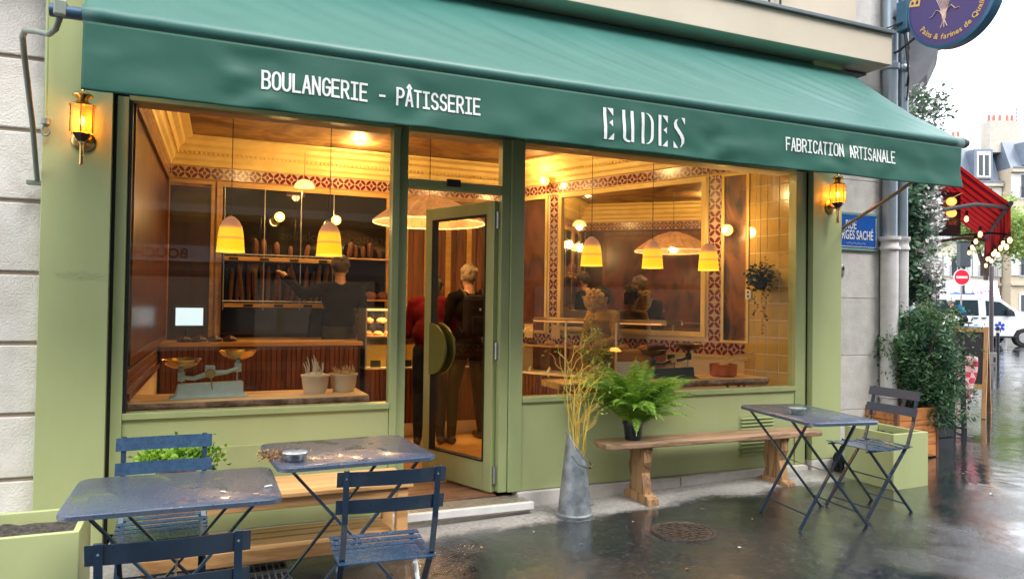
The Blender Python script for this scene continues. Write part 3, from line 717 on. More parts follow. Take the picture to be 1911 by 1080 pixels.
def table(label, cx, cy, rot, lx, ly, sx, sy, ztop, off=(0, 0), top=WTOP):
    g = ground(cx); t = thing('bistro_table', label, 'table', (cx, cy, g), rot, group='folding metal bistro tables'); h = ztop-g
    mb = MB(); o = rrect(lx, ly, .06); i1 = rrect(lx-.012, ly-.012, .055)
    n = len(o); mb.add([(x,y,h-.022) for x,y in o]+[(x,y,h-.005) for x,y in o]+[(x,y,h) for x,y in i1], [tuple(range(2*n,3*n))]+[(i,(i+1)%n,n+(i+1)%n,n+i) for i in range(n)]+[(n+i,n+(i+1)%n,2*n+(i+1)%n,2*n+i) for i in range(n)])
    mb.add([(x,y,h-.018) for x,y in o], [tuple(range(n-1,-1,-1))])
    part('table_top', mb, top, t, True)
    ox, oy = off
    for s in (-1, 1):
        y = oy+s*sy/2
        part('leg', MB().bar((-sx/2+ox*.3, y, h-.025),(sx/2+ox, y, .0), .010, .020, (0,1,0)), CHAIR, t)
        part('leg', MB().bar((sx/2+ox*.3, y+s*-.014, h-.025),(-sx/2+ox, y+s*-.014, .0), .010, .020, (0,1,0)), CHAIR, t)
        part('foot', MB().bar((sx/2+ox,y-.012,.006),(sx/2+ox,y+.012,.006),.022,.012), IRON, t)
    k = .13
    for s in (-1, 1):
        x = s*(sx/2)*(1-2*k)+ox*.9
        part('cross_bar', MB().loft([(x,oy-sy/2,h*k),(x,oy+sy/2-.01,h*k)], .005, 8), CHAIR, t, True)
    part('pivot', MB().loft([(ox*.6,oy-sy/2-.01,h*.5),(ox*.6,oy+sy/2+.01,h*.5)], .004, 8), STEEL, t, True)
    mb = MB(); mb.bar((-lx*.36,oy-sy/2,h-.03),(-lx*.36,oy+sy/2,h-.03),.02,.012); mb.bar((lx*.36,oy-sy/2,h-.03),(lx*.36,oy+sy/2,h-.03),.02,.012)
    part('top_brace', mb, CHAIR, t); return t
table('rain wet bistro table at the lower left, between the two leftmost chairs', -.03, -1.505, R(-1), .775, .60, .60, .42, .68)
table('wet bistro table with ashtray and leaf litter by the open door', .725, -1.14, R(3), .74, .62, .62, .46, .72)
table('bistro table on the right with a glass ashtray, before the plank bench', 3.73, -1.13, R(-9), .50, .82, .50, .46, .765, off=(.10,.06))
def chair(label, cx, cy, rot, seat=SLATM, back=CHAIR):
    t = thing('bistro_chair', label, 'chair', (cx, cy, ground(cx)), rot, group='folding metal bistro chairs')
    for k in range(7):
        y = -.17+k*.056; z = .455-.012*math.sin((k/6)*math.pi)-.004*k/6
        part('seat_slat', MB().box(-.195,.195,y-.022,y+.022,z-.0025,z+.0025), seat, t, bevel=.001)
    for s in (-1, 1):
        x = s*.178
        pts = [(x,.20,.0),(x,.02,.24),(x,-.165,.47),(x,-.215,.62),(x,-.255,.83)]
        mb = MB()
        for a, b in zip(pts, pts[1:]): mb.bar(a, b, .010, .022, (1,0,0))
        part('back_post', mb, CHAIR, t)
        x2 = s*.165
        part('leg', MB().bar((x2,.165,.44),(x2,-.22,.0), .009, .020, (1,0,0)), CHAIR, t)
        part('side_rail', MB().bar((x2,-.19,.447),(x2,.19,.436), .009, .018, (1,0,0)), CHAIR, t)
        part('rivet', MB().ball((x,-.249,.80),.007,8,6), STEEL, t, True); part('rivet', MB().ball((x,-.222,.69),.007,8,6), STEEL, t, True)
    for (z0, z1, y0, y1) in ((.765,.825,-.232,-.248),(.655,.712,-.205,-.219)):
        mb = MB(); n = 8; o = []
        for k in range(n+1):
            u = -1+2*k/n; dy = -.016*(1-u*u); o.append((u*.212, dy))
        for k in range(n):
            (xa, ya), (xb, yb) = o[k], o[k+1]
            mb.add([(xa,y0+ya,z0),(xb,y0+yb,z0),(xb,y1+yb,z1),(xa,y1+ya,z1),(xa,y0+ya+.004,z0),(xb,y0+yb+.004,z0),(xb,y1+yb+.004,z1),(xa,y1+ya+.004,z1)], [(0,1,2,3),(7,6,5,4),(0,4,5,1),(3,2,6,7)]+([(0,3,7,4)] if k == 0 else [])+([(1,5,6,2)] if k == n-1 else []))
        part('back_slat', mb, back, t)
    part('stretcher', MB().loft([(-.178,.155,.06),(.178,.155,.06)], .005, 8), CHAIR, t, True)
    part('stretcher', MB().loft([(-.165,-.165,.065),(.165,-.165,.065)], .005, 8), CHAIR, t, True)
    part('stretcher', MB().loft([(-.17,-.01,.235),(.17,-.01,.235)], .005, 8), CHAIR, t, True)
    return t
chair('dark blue bistro chair at the bottom left, its back to the viewer', -.03, -2.30, R(-1))
chair('bistro chair behind the lower left table, facing the viewer, beads of rain on its back', -.095, -1.085, R(180), back=SLATM)
chair('bistro chair with wet slatted blue seat pulled up to the ashtray table', .755, -1.76, R(-4))
chair('grey bistro chair on the right, side on before the green planter', 4.35, -1.09, R(88), back=mat('grey_slat', (.035,.055,.09), .5, c2=(.025,.04,.07), ns=20))
# ashtrays, leaf litter
def ashtray(x, y, z, label):
    t = thing('ashtray', label, 'ashtray', (x,y,z), group='glass ashtrays')
    mb = MB(); mb.lathe([(.0,.002),(.045,.002),(.052,.012),(.055,.036),(.048,.037),(.043,.012),(.0,.009)], n=18); part('dish', mb, glass_mat('thick_glass', (.80,.86,.88), .05, 1.6, .10), t, True)
    part('rim', MB().lathe([(.049,.036),(.056,.038),(.057,.041),(.051,.042)], n=24), mat('glass_edge', (.55,.62,.66), .1, coat=1), t, True)
    part('ash', MB().ball((.0,0,.012),(.03,.028,.006),10,6), mat('ash', (.25,.24,.23), .9, c2=(.1,.1,.1), ns=90), t)
ashtray(.455,-1.33,.7205,'round glass ashtray on the wet table beside the leaf litter')
ashtray(3.62,-1.17,.7655,'round glass ashtray on the right-hand table')
rng = np.random.default_rng(5); c = np.stack([rng.normal(.375,.035,130), rng.normal(-1.19,.055,130), .722+rng.random(130)*.004], 1)
o = leaves(c, .02, leaf_mat('dead_leaf', (.20,.10,.04), (.55,.32,.14), .6), 'leaf_litter', None, up=-.1, aspect=1.6, seed=4); tag(o, 'brown leaf litter scattered on the wet table by the ashtray', 'leaf litter'); o['kind'] = 'stuff'
o = part('cigarette_end', MB().loft([(.30,-1.62,.684),(.328,-1.605,.684)], .004, 8), PAPER, None, True); tag(o, 'pale cigarette end on the near corner of the left table', 'cigarette end')

# ------------------------------------------------------------------ planters
def square_planter(x0, x1, y0, y1, z0, z1, label, rot=0):
    cx, cy = (x0+x1)/2, (y0+y1)/2; hx, hy = (x1-x0)/2, (y1-y0)/2; w = .028
    t = thing('green_planter', label, 'planter', (cx,cy,z0), rot, group='sage green box planters'); H = z1-z0
    for s in (-1, 1): part('side_panel', MB().box(-hx,hx,s*hy-(w if s > 0 else 0),s*hy+(w if s < 0 else 0),0,H), GREEN, t, bevel=.004)
    for s in (-1, 1): part('side_panel', MB().box(s*hx-(w if s > 0 else 0),s*hx+(w if s < 0 else 0),-hy+w+.001,hy-w-.001,0,H-.001), GREEN, t, bevel=.003)
    mb = MB(); n = 14
    for i in range(n+1):
        for j in range(n+1): mb.v.append((-hx+w+(2*hx-2*w)*i/n, -hy+w+(2*hy-2*w)*j/n, H-.06+.02*nz(i*.9, j*.9, cx)))
    for i in range(n):
        for j in range(n): a = i*(n+1)+j; mb.f.append((a,a+n+1,a+n+2,a+1))
    part('soil', mb, mat('potting_soil', (.10,.085,.075), .8, c2=(.02,.018,.016), ns=40, bump=.8, bs=70), t); return t
square_planter(-.98,-.44,-.93,-.47,-.06,.385,'green box planter with dark wet soil at the bottom left corner')
square_planter(4.93,5.31,-.82,-.36,.075,.50,'empty green box planter on the right, behind the grey chair')
# cedar planter with the big shrub
CEDAR = wood_mat('cedar_plank', (.62,.24,.07), (.30,.10,.03), 0, 1.1, .45, 7, .16)
t = thing('cedar_planter', 'orange cedar plank planter holding the big dark shrub', 'planter', (6.06,.12,ground(6.06)))
for k in range(4):
    part('plank', MB().box(-.25,.235,-.275,-.252,.015+k*.112,.122+k*.112), CEDAR, t, bevel=.003)
    part('plank', MB().box(.213,.235,-.25,.25,.015+k*.112,.122+k*.112), CEDAR, t, bevel=.003)
    part('plank', MB().box(-.25,-.228,-.25,.25,.015+k*.112,.122+k*.112), CEDAR, t, bevel=.003)
for a, b in ((.236,-.26),(-.27,-.26),(.236,.25)): part('corner_post', MB().box(a,a+.03,b-.018,b+.02,0,.475), mat('cedar_post', (.22,.09,.05), .6, c2=(.15,.06,.03)), t)
part('soil', MB().box(-.227,.212,-.25,.25,.35,.42), mat('bark_mulch', (.08,.05,.035), .9, ns=40, bump=.8), t)
# the shrub
sh = thing('big_shrub', 'dense dark green leafy shrub spilling over the pavement by the corner', 'shrub', (6.30,.10,.5))
rs = random.Random(11); mb = MB(); tips = []
for k in range(46):
    a = rs.uniform(0, 6.28); r = rs.uniform(.05,.16); b = Vector((-.14+r*math.cos(a), .0+r*math.sin(a), .02)); a2 = a+rs.uniform(-.5,.5); R2 = rs.uniform(.12,.40)
    e = Vector((.02+R2*math.cos(a2)*1.05, R2*math.sin(a2), rs.uniform(.45,.86))); m_ = (b+e)/2+Vector((rs.uniform(-.05,.05),rs.uniform(-.05,.05),.06))
    mb.loft([b,m_,e], [.008,.006,.003], 5); tips += [b.lerp(e, q) for q in (.5,.7,.85,1)]
part('stems', mb, mat('shrub_stem', (.14,.075,.06), .8, c2=(.06,.035,.03)), sh)
rng = np.random.default_rng(21); pts = []
for k in range(420):
    u = rng.normal(size=3); u /= np.linalg.norm(u); rr = rng.uniform(.55,1)**.5
    c0 = np.array([.0,-.02,.46])+u*np.array([.31,.32,.47])*rr*(1+.16*math.sin(u[0]*7+u[2]*5))
    if c0[2] < .12 and c0[0] < .12: continue
    pts.append(c0+rng.normal(size=(44,3))*np.array([.045,.045,.05]))
for k in range(70):
    c0 = np.array([.14+rng.normal()*.09,-.18+rng.normal()*.10,rng.uniform(-.12,.3)]); pts.append(c0+rng.normal(size=(40,3))*.04)
part_l = leaves(np.concatenate(pts), .05, leaf_mat('shrub_leaf', (.016,.065,.045), (.14,.28,.12), .32, 5), 'foliage', sh, up=.0, aspect=3.2, seed=8, droop=.25)
pts = [np.array([.22,-.10,.86])+rng.normal(size=(60,3))*.05 for _ in range(10)]
leaves(np.concatenate([p_+rng.normal(size=3)*np.array([.14,.1,.06]) for p_ in pts]), .045, leaf_mat('young_leaf', (.07,.14,.05), (.24,.34,.13), .4, 5), 'new_growth', sh, up=.3, aspect=3.0, seed=9)
sh2 = thing('far_shrub', 'second shrub in the row, half hidden behind the big dark one', 'shrub', (7.15,.78,.3))
pts = [np.array([0,0,.45])+rng.normal(size=3)*np.array([.2,.2,.26])+rng.normal(size=(40,3))*.06 for _ in range(120)]
leaves(np.concatenate(pts), .055, leaf_mat('far_shrub_leaf', (.02,.06,.03), (.12,.22,.09), .4, 5), 'foliage', sh2, seed=12, aspect=3)
part('stem', MB().loft([(0,0,-.2),(0,.02,.5)], [.02,.01], 6), mat('stem2', (.1,.06,.05), .8), sh2)
o = part('far_planter_box', MB().box(6.85,7.45,.5,1.08,zf,.48), mat('dark_planter', (.03,.035,.04), .6), None, bevel=.01); tag(o, 'dark planter box under the second shrub', 'planter')
# folding stand and checked cloth, A-board
t = thing('folding_stand', 'thin black folding stand with pointed feet behind the shrub', 'stand', (7.75,.70,zf), R(-25))
for x, tp in ((-.02,.05),(.10,.12)):
    part('leg', MB().bar((x,0,.0),(x-.02,.02,.92),.05,.02), IRON, t); part('leg', MB().bar((x+.01,.0,.04),(x+.02,.35,.02),.02,.02), IRON, t)
part('shelf', MB().box(-.06,.16,-.02,.1,.90,.93), IRON, t)
t = thing('sandwich_board', 'wooden A-frame sandwich board standing on the wet pavement', 'signboard', (9.17,1.66,zf), R(-62))
OAK = wood_mat('varnished_board_frame', (.52,.27,.10), (.32,.15,.05), 2, 1.2, .35, 6, .1)
for s in (-1, 1):
    T = Matrix.Translation((0,0,1.13)) @ Matrix.Rotation(R(-s*15), 4, 'X')
    for x in (-.30, .30): part('leg', MB().box(x-.025,x+.025,-.02,.02,-1.17,0,T), OAK, t, bevel=.003)
    part('rail', MB().box(-.274,.274,-.018,.018,-.07,-.01,T), OAK, t); part('rail', MB().box(-.274,.274,-.018,.018,-.80,-.74,T), OAK, t)
    part('panel', MB().box(-.274,.274,-.008,.008,-.74,-.07,T), mat('board_panel', (.50,.24,.07), .5, c2=(.40,.18,.05), ns=3, stretch=(1,1,6)) if s < 0 else mat('blackboard', (.03,.028,.03), .5), t)
CHK, n, p = new_mat('pink_check_cloth'); ck = _tex(n, 'ShaderNodeTexChecker', Scale=16.0); ck.inputs[1].default_value = (.85,.62,.62,1); ck.inputs[2].default_value = (.75,.07,.12,1)
n.links.new(_coord(n, (1,1,1)), ck.inputs[0]); n.links.new(ck.outputs[0], p.inputs['Base Color']); p.inputs['Roughness'].default_value = .9
mb = MB(); NN = 12
for i in range(NN+1):
    for j in range(NN+1):
        u, v_ = i/NN, j/NN; mb.v.append((8.02+.20*u-.05*v_*u+.02*math.sin(v_*6), .92-.12*u+.035*math.sin(u*11+v_*2), .93-.46*v_*(.75+.4*u)))
for i in range(NN):
    for j in range(NN): a = i*(NN+1)+j; mb.f.append((a,a+1,a+NN+2,a+NN+1))
o = part('checked_cloth', mb, CHK, None, 'all'); sm = o.modifiers.new('solid','SOLIDIFY'); sm.thickness = .004; tag(o, 'pink and white checked cloth hanging off the folding stand', 'cloth')

# fallen leaves and scraps on the wet ground
rs = random.Random(77); LFM = [mat('fallen_leaf_brown', (.22,.11,.04), .5), mat('fallen_leaf_yellow', (.45,.34,.09), .5), mat('pale_scrap', (.55,.53,.48), .7)]
lfm = [MB().add([(0,0,0),(.011,.008,.003),(.026,.002,.001),(.012,-.008,.004)], [(0,1,2),(0,2,3)]).mesh('leaf', m_) for m_ in LFM]
for k, (x, y) in enumerate(((1.15,-.95),(1.62,-.72),(2.02,-.58),(2.2,-.9),(3.3,-.62),(3.02,-1.35),(2.5,-1.5),(4.6,-.62),(5.5,-1.2),(1.9,-1.4),(3.45,-.95),(2.72,-.66),(4.05,-1.75),(5.9,-.7))):
    o = link(bpy.data.objects.new('fallen_leaf', lfm[k % 3])); o.location = (x, y, ground(x)+.004); o.rotation_euler = (0,0,rs.uniform(0,6)); s_ = rs.uniform(.6,1.3); o.scale = (s_,s_,s_); tag(o, 'small leaf scrap lying on the wet asphalt', 'leaf', 'scattered leaf scraps on the pavement')
# ------------------------------------------------------------------ benches
PINE = wood_mat('pine_plank', (.70,.40,.17), (.50,.25,.09), 0, 1.0, .4, 5, .10, coat=.2)
t = thing('slatted_bench', 'new orange pine bench with slatted lower shelf, under the left window', 'bench', (.50,-.42,ground(.5)))
for k in range(4): part('seat_plank', MB().box(-.72,.72,-.215+k*.109,-.11+k*.109,.405,.43), PINE, t, bevel=.004)
for sx in (-1, 1):
    for sy in (-1, 1): part('leg', MB().box(sx*.66-.033,sx*.66+.033,sy*.17-.03,sy*.17+.03,0,.404), PINE, t, bevel=.004)
    part('end_rail', MB().box(sx*.66-.02,sx*.66+.02,-.139,.139,.34,.40), PINE, t)
for sy in (-1, 1): part('apron', MB().box(-.626,.626,sy*.185-.012,sy*.185+.012,.345,.403), PINE, t, bevel=.003)
for k in range(4): part('shelf_slat', MB().box(-.626,.626,-.205+k*.104,-.115+k*.104,.115,.137), PINE, t, bevel=.003)
part('shelf_fascia', MB().box(-.70,.70,-.232,-.208,.075,.15), PINE, t, bevel=.004)
OLDW = wood_mat('weathered_plank', (.40,.25,.15), (.20,.115,.065), 0, 1.1, .55, 9, .05, .4)
OLDV = wood_mat('weathered_trestle', (.42,.24,.11), (.16,.08,.04), 2, 1.1, .6, 9, .05, .4)
t = thing('plank_bench', 'long rustic plank bench on two carved trestles under the right window', 'bench', (3.71,-.235,ground(3.71)))
mb = MB(); o = []
for k in range(25): x = -.97+1.94*k/24; o.append((x, -.135+.006*nz(x*3, 1)))
top = o+[(.985,-.09),(.985,.08)]+[(x,.125+.006*nz(x*3,7)) for x, _ in o[::-1]]+[(-1.01,.10),(-1.035,.0),(-1.02,-.10)]
T_ = Matrix.Rotation(R(.3), 4, 'Y')
mb.prism(top, lambda x, y: T_ @ Vector((x,y,.385)), lambda x, y: T_ @ Vector((x,y,.425))); part('seat', mb, OLDW, t, bevel=.008)
for sx in (-.66,.62):
    prof = [(-.06,.384),(.075,.384),(.06,.30),(.075,.22),(.055,.12),(.07,.06),(.075,.05),(-.06,.05),(-.055,.12),(-.04,.2),(-.06,.28)]
    mb = MB(); mb.prism([(a*1.15,b) for a, b in prof], lambda x, z, s=sx: (s-.035+(x*.12), x*1.5, z), lambda x, z, s=sx: (s+.035+(x*.12), x*1.5, z)); part('trestle', mb, OLDV, t, bevel=.008)
    foot = [(-.17,-.02),(-.165,.035),(-.10,.055),(.10,.055),(.165,.03),(.17,-.02)]
    mb = MB(); mb.prism(foot, lambda x, z, s=sx: (s-.045,x,z), lambda x, z, s=sx: (s+.045,x,z)); part('foot', mb, OLDV, t, bevel=.008)
    part('batten', MB().box(sx-.03,sx+.03,-.11,.11,.352,.383), OLDV, t, bevel=.006)

# ------------------------------------------------------------------ potted plants outside
t = thing('herb_pot', 'bushy bright green herb in a reddish pot on the pine bench', 'potted plant', (-.04,-.42,.405))
part('pot', MB().lathe([(.0,0),(.065,0),(.09,.11),(.096,.115),(.096,.135),(.085,.135),(.08,.10),(.0,.10)], n=22), mat('red_glazed_pot', (.22,.06,.035), .35, c2=(.15,.04,.03)), t, True)
rng = np.random.default_rng(31); pts = []
for k in range(95): pts.append(np.array([rng.normal()*.085+.0,rng.normal()*.07,.17+abs(rng.normal())*.03])+rng.normal(size=(14,3))*.018)
leaves(np.concatenate(pts), .034, leaf_mat('herb_leaf', (.10,.26,.02), (.36,.58,.07), .45, 8), 'foliage', t, up=.5, aspect=1.5, seed=13)
pts = [np.array([.16,-.02,.16])+rng.normal(size=(1,3))*np.array([.03,.05,.05]) for _ in range(60)]; leaves(np.concatenate(pts), .028, leaf_mat('herb_shade', (.02,.06,.02), (.06,.14,.04), .45), 'trailing_leaf', t, up=.2, aspect=1.4, seed=14)
# fern
t = thing('fern_pot', 'large arching fern in a black pot at the left end of the plank bench', 'potted plant', (2.985,-.225,.448))
part('pot', MB().lathe([(.0,0),(.055,0),(.072,.14),(.079,.142),(.079,.165),(.068,.165),(.065,.13),(.0,.13)], n=26), mat('black_plastic_pot', (.008,.012,.022), .25, coat=.3), t, True)
FERN = leaf_mat('fern_frond', (.09,.25,.025), (.42,.64,.10), .5, 6, .35)
rs = random.Random(5)
def frond_mesh(L, droop, curl, seed):
    r_ = random.Random(seed); V = []; F = []; pts = []; n = 26
    p = Vector((0,0,0)); el = R(78-curl*10)
    for k in range(n+1):
        pts.append(p.copy()); u = k/n; el2 = el-droop*u**1.3; p = p+Vector((math.cos(el2),.04*math.sin(u*3+seed),math.sin(el2)))*L/n
    for k in range(n):
        V += [tuple(pts[k]+Vector((0,-.0016,0))), tuple(pts[k]+Vector((0,.0016,0))), tuple(pts[k+1]+Vector((0,.0012,0))), tuple(pts[k+1]+Vector((0,-.0012,0)))]; b = len(V)-4; F.append((b,b+1,b+2,b+3))
        if k < 3: continue
        u = k/n; ll = .056*math.sin(math.pi*min(1,u*1.08)**.75)**.8*(L/.45)+.004; d = (pts[k+1]-pts[k]).normalized()
        for q in (0, .5):
            b0 = pts[k].lerp(pts[k+1], q)
            for s in (-1, 1):
                sd_ = (Vector((0,s,0))+d*.35+Vector((0,0,-.25-r_.random()*.2))).normalized(); w_ = d*.0036*(L/.45); tip = b0+sd_*ll*(1+r_.uniform(-.1,.1))
                V += [tuple(b0-w_*.6), tuple(b0+sd_*ll*.5-w_), tuple(tip), tuple(b0+sd_*ll*.5+w_), tuple(b0+w_*.6)]; b = len(V)-5; F.append((b,b+1,b+2,b+3,b+4))
    me = bpy.data.meshes.new('frond'); me.from_pydata(V, [], F); me.update(); me.materials.append(FERN); return me
FM = [frond_mesh(.38+.036*i, R(62+20*(i%4)), i % 3, i) for i in range(8)]
for k in range(130):
    az = k*2.39996+rs.uniform(-.3,.3); sc = rs.uniform(.8,1.25); tilt = rs.uniform(-.30,.35) if k > 40 else rs.uniform(-.55,-.05)
    part('frond', FM[rs.randrange(8)], None, t, loc=(.03*math.cos(az),.03*math.sin(az),.13), rot=(rs.uniform(-.2,.2), tilt*(1 if k > 20 else .8), az)).scale = (sc,)*3
# zinc can with twisted willow
ZN = mat('galvanised_zinc', (.36,.40,.42), .5, .5, c2=(.17,.20,.22), ns=9, detail=10, rv=.15, bump=.15, bs=30, lo=.38, hi=.62)
t = thing('zinc_can', 'tall galvanised zinc scuttle with slanted mouth and swing handle', 'can', (2.43,-.37,ground(2.43)))
mb = MB(); n = 32; v = []
def canr(z): return .118-.052*(z/.5)
for i, z in enumerate((0,.012,.03,.05,.15,.25,.32)):
    r = canr(z)*(1.04 if i in (0,1) else 1)
    v += [(r*math.cos(2*math.pi*j/n), r*math.sin(2*math.pi*j/n), z) for j in range(n)]
def rim(a, inner=0):
    z = .465-.105*math.cos(a+R(15)); r = canr(z)-inner; return (r*math.cos(a), r*math.sin(a), z)
v += [rim(2*math.pi*j/n) for j in range(n)]; v += [rim(2*math.pi*j/n, .006) for j in range(n)]; v += [((canr(.3)-.008)*math.cos(2*math.pi*j/n),(canr(.3)-.008)*math.sin(2*math.pi*j/n),.25) for j in range(n)]
rows = len(v)//n; f = [(i*n+j, i*n+(j+1)%n, (i+1)*n+(j+1)%n, (i+1)*n+j) for i in range(rows-1) for j in range(n)]+[tuple(range(n-1,-1,-1)), tuple((rows-1)*n+j for j in range(n))]
part('body', MB().add(v, f), ZN, t, True)
mb = MB(); mb.loft([rim(2*math.pi*j/24) for j in range(25)], .005, 6, False); part('rolled_rim', mb, ZN, t, True)
part('base_band', MB().lathe([(.121,.004),(.126,.01),(.126,.022),(.117,.03)], n=32), ZN, t, True)
mb = MB(); mb.loft([(-.055,-.055,.42),(-.03,-.10,.37),(.03,-.115,.345),(.08,-.085,.345),(.088,-.04,.37)], .004, 6); part('handle', mb, IRON, t, True)
part('handle_grip', MB().loft([(.055,-.108,.342),(.095,-.075,.352)], .009, 8), mat('grip', (.12,.07,.05), .7), t, True)
part('side_handle', MB().loft([(.075,-.09,.09),(.085,-.11,.095),(.10,-.095,.095),(.104,-.065,.09)], .005, 6), ZN, t, True)
wl = thing('willow_branches', 'bare twisted yellow willow branches standing in the zinc can', 'branches', (2.44,-.38,.30))
WIL = mat('yellow_willow', (.80,.58,.10), .45, c2=(.62,.40,.07), ns=20)
rs = random.Random(19); tipsW = []
for k in range(13):
    x, y, z = rs.uniform(-.03,.03), rs.uniform(-.03,.03), 0; dx, dy = rs.uniform(-.20,.15), rs.uniform(-.16,.08); pts = []; L = rs.uniform(.55,.98); ph = rs.uniform(0,6)
    for j in range(18):
        u = j/17; pts.append((x+dx*u*L*.9+.014*math.sin(u*17+ph)*(.3+u), y+dy*u*L+.012*math.cos(u*14+ph), z+u*L)); 
    part('branch', MB().loft(pts, [.0052*(1-.75*j/17) for j in range(18)], 6), WIL, wl, True)
    for b in range(3):
        j = rs.randrange(7,16); q = Vector(pts[j]); tw = [q+Vector((math.sin(i*1.3+ph)*.012+(rs.random()-.5)*.004+i*.018*(-1 if b % 2 else 1), i*-.003, i*.022)) for i in range(7)]
        part('twig', MB().loft(tw, [.0025*(1-.1*i) for i in range(7)], 5), WIL, wl, True); tipsW.append(tw[-1])
c = np.array([list(q+Vector((rs.uniform(-.03,.03),rs.uniform(-.03,.03),rs.uniform(-.03,.03)))) for q in tipsW for _ in range(3)])
leaves(c, .028, leaf_mat('willow_leaf', (.25,.38,.05), (.50,.62,.14), .5), 'leaf', wl, up=.3, aspect=2.4, seed=3)
# cat by the wall
t = thing('cat', 'small black and white cat sitting by the wall beside the green planter', 'cat', (5.10,-.20,ground(5.1)), R(-35))
FURB = mat('black_fur', (.012,.011,.012), .85, c2=(.006,.006,.006), ns=50, bump=.5, bs=200); FURW = mat('white_fur', (.72,.70,.66), .9, ns=40, bump=.5, bs=200)
mb = MB(); mb.ball((0,.05,.085),(.075,.10,.085),14,10); mb.loft([(0,.03,.06),(0,-.03,.16),(0,-.045,.21)], [.07,.052,.04], 12); mb.ball((0,-.055,.245),(.038,.042,.035),14,10)
mb.ball((0,-.09,.237),(.018,.016,.014),10,8)
for s in (-1, 1):
    mb.loft([(s*.03,-.055,.14),(s*.03,-.065,.05),(s*.03,-.07,.008)], [.022,.016,.014], 8); mb.ball((s*.03,-.085,.010),(.016,.024,.011),8,6)
    mb.ball((s*.062,.02,.035),(.03,.06,.035),10,8); mb.ball((s*.055,-.035,.012),(.018,.03,.012),8,6)
    mb.add([(s*.008,-.05,.268),(s*.034,-.05,.262),(s*.026,-.042,.300),(s*.02,-.035,.265)], [(0,1,2),(1,3,2),(3,0,2)])
body = part('body', mb, [FURB, FURW], t); rm = body.modifiers.new('remesh', 'REMESH'); rm.mode = 'VOXEL'; rm.voxel_size = .006
mb = MB(); mb.loft([(0,.13,.03),(.07,.15,.02),(.11,.09,.018),(.115,.02,.03)], [.014,.014,.012,.008], 8); part('tail', mb, FURB, t, True)
mb = MB(); mb.ball((0,-.058,.165),(.034,.03,.055),12,8); part('bib', mb, FURW, t, True)
mb = MB(); [mb.ball((s*.015,-.088,.252),.0055,8,6) for s in (-1,1)]; part('eye', mb, mat('cat_eye', (.5,.5,.1), .2), t, True)
# ------------------------------------------------------------------ interior shell
FZ = .10; CEIL = 3.12
WA = Vector((4.70,.58,0)); WD = Vector((-.39,.92,0)).normalized(); WN = Vector((-.92,-.39,0)).normalized()   # right wall: start, direction, normal into the room
def WT(t, off, z): return WA+WD*t+WN*off+Vector((0,0,z))
XL, YB = -.26, 3.50; TC = (YB-WA.y)/WD.y; XC = WT(TC,0,0).x
FLOORW = wood_mat('oak_floor', (.52,.28,.09), (.38,.18,.05), 0, .8, .3, 4, .08, .05, coat=.3)
fl = struct('shop_floor', MB().add([(XL-.1,.10,FZ-.004),(5.0,.10,FZ-.004),(XC+.4,YB+.05,FZ-.004),(XL-.1,YB+.05,FZ-.004)], [(0,1,2,3)]), BLACK)
y = .51; k = 0; rs = random.Random(2)
while y < YB:
    x = XL-rs.uniform(0,.8)
    while x < 4.6:
        x1 = x+rs.uniform(.9,1.5)
        a, b = max(x, XL), min(x1, 4.7-(y-.58)*.39/.92 if y > .58 else 4.7)
        if b-a > .05 and y < 2.5: part('floor_board', MB().box(a+.001,b-.001,y+.001,y+.139,FZ-.003,FZ+.012), FLOORW, fl)
        x = x1
    y += .14
part('floor_edge', MB().box(XL,1.336,.10,.505,FZ-.003,FZ+.012), FLOORW, fl); part('floor_edge', MB().box(2.02,4.7,.10,.505,FZ-.003,FZ+.012), FLOORW, fl)
OCHRE = mat('ochre_plaster', (.24,.12,.04), .7, c2=(.52,.34,.14), ns=4, bump=.05)
PLAST = mat('cream_plaster', (.80,.68,.48), .7, c2=(.72,.60,.40), ns=3, bump=.05)
CORN = mat('gilt_cream_cornice', (.80,.62,.27), .5, c2=(.70,.51,.18), ns=6)
DKW = wood_mat('dark_red_wood', (.040,.011,.005), (.018,.005,.003), 2, .8, .35, 5, .05)
RDW = wood_mat('mahogany', (.17,.058,.022), (.07,.022,.009), 2, .8, .35, 5, .1)
YLW = wood_mat('honey_wood', (.58,.34,.10), (.44,.24,.06), 0, .8, .4, 4, .08)
CEILM, n, p = new_mat('painted_ceiling'); co = _coord(n); a_ = _tex(n, 'ShaderNodeTexNoise', Scale=1.6, Detail=6.0, Distortion=1.5); n.links.new(co, a_.inputs['Vector'])
n.links.new(_ramp(n, a_.outputs[0], [(.3,(.10,.035,.015)),(.48,(.26,.13,.05)),(.6,(.42,.25,.10)),(.75,(.15,.06,.03))]), p.inputs['Base Color']); p.inputs['Roughness'].default_value = .6
struct('shop_ceiling', MB().box(XL-.2,5.1,.09,YB+.3,CEIL,CEIL+.1), CEILM)
bw = struct('back_wall', MB().box(XL-.2,XC+.2,YB,YB+.15,0,CEIL), OCHRE)
LA = Vector((-.343,.10,0)); LD = Vector((.0367,.9993,0)); LN = Vector((.9993,-.0367,0)); LANG = R(90)-math.atan2(.0367,.9993)
lw = struct('left_wall', MB().prism([(0,0),(3.42,0),(3.42,CEIL),(0,CEIL)], lambda s, z: LA+LD*s+Vector((0,0,z)), lambda s, z: LA+LD*s-LN*.09+Vector((0,0,z))), DKW)
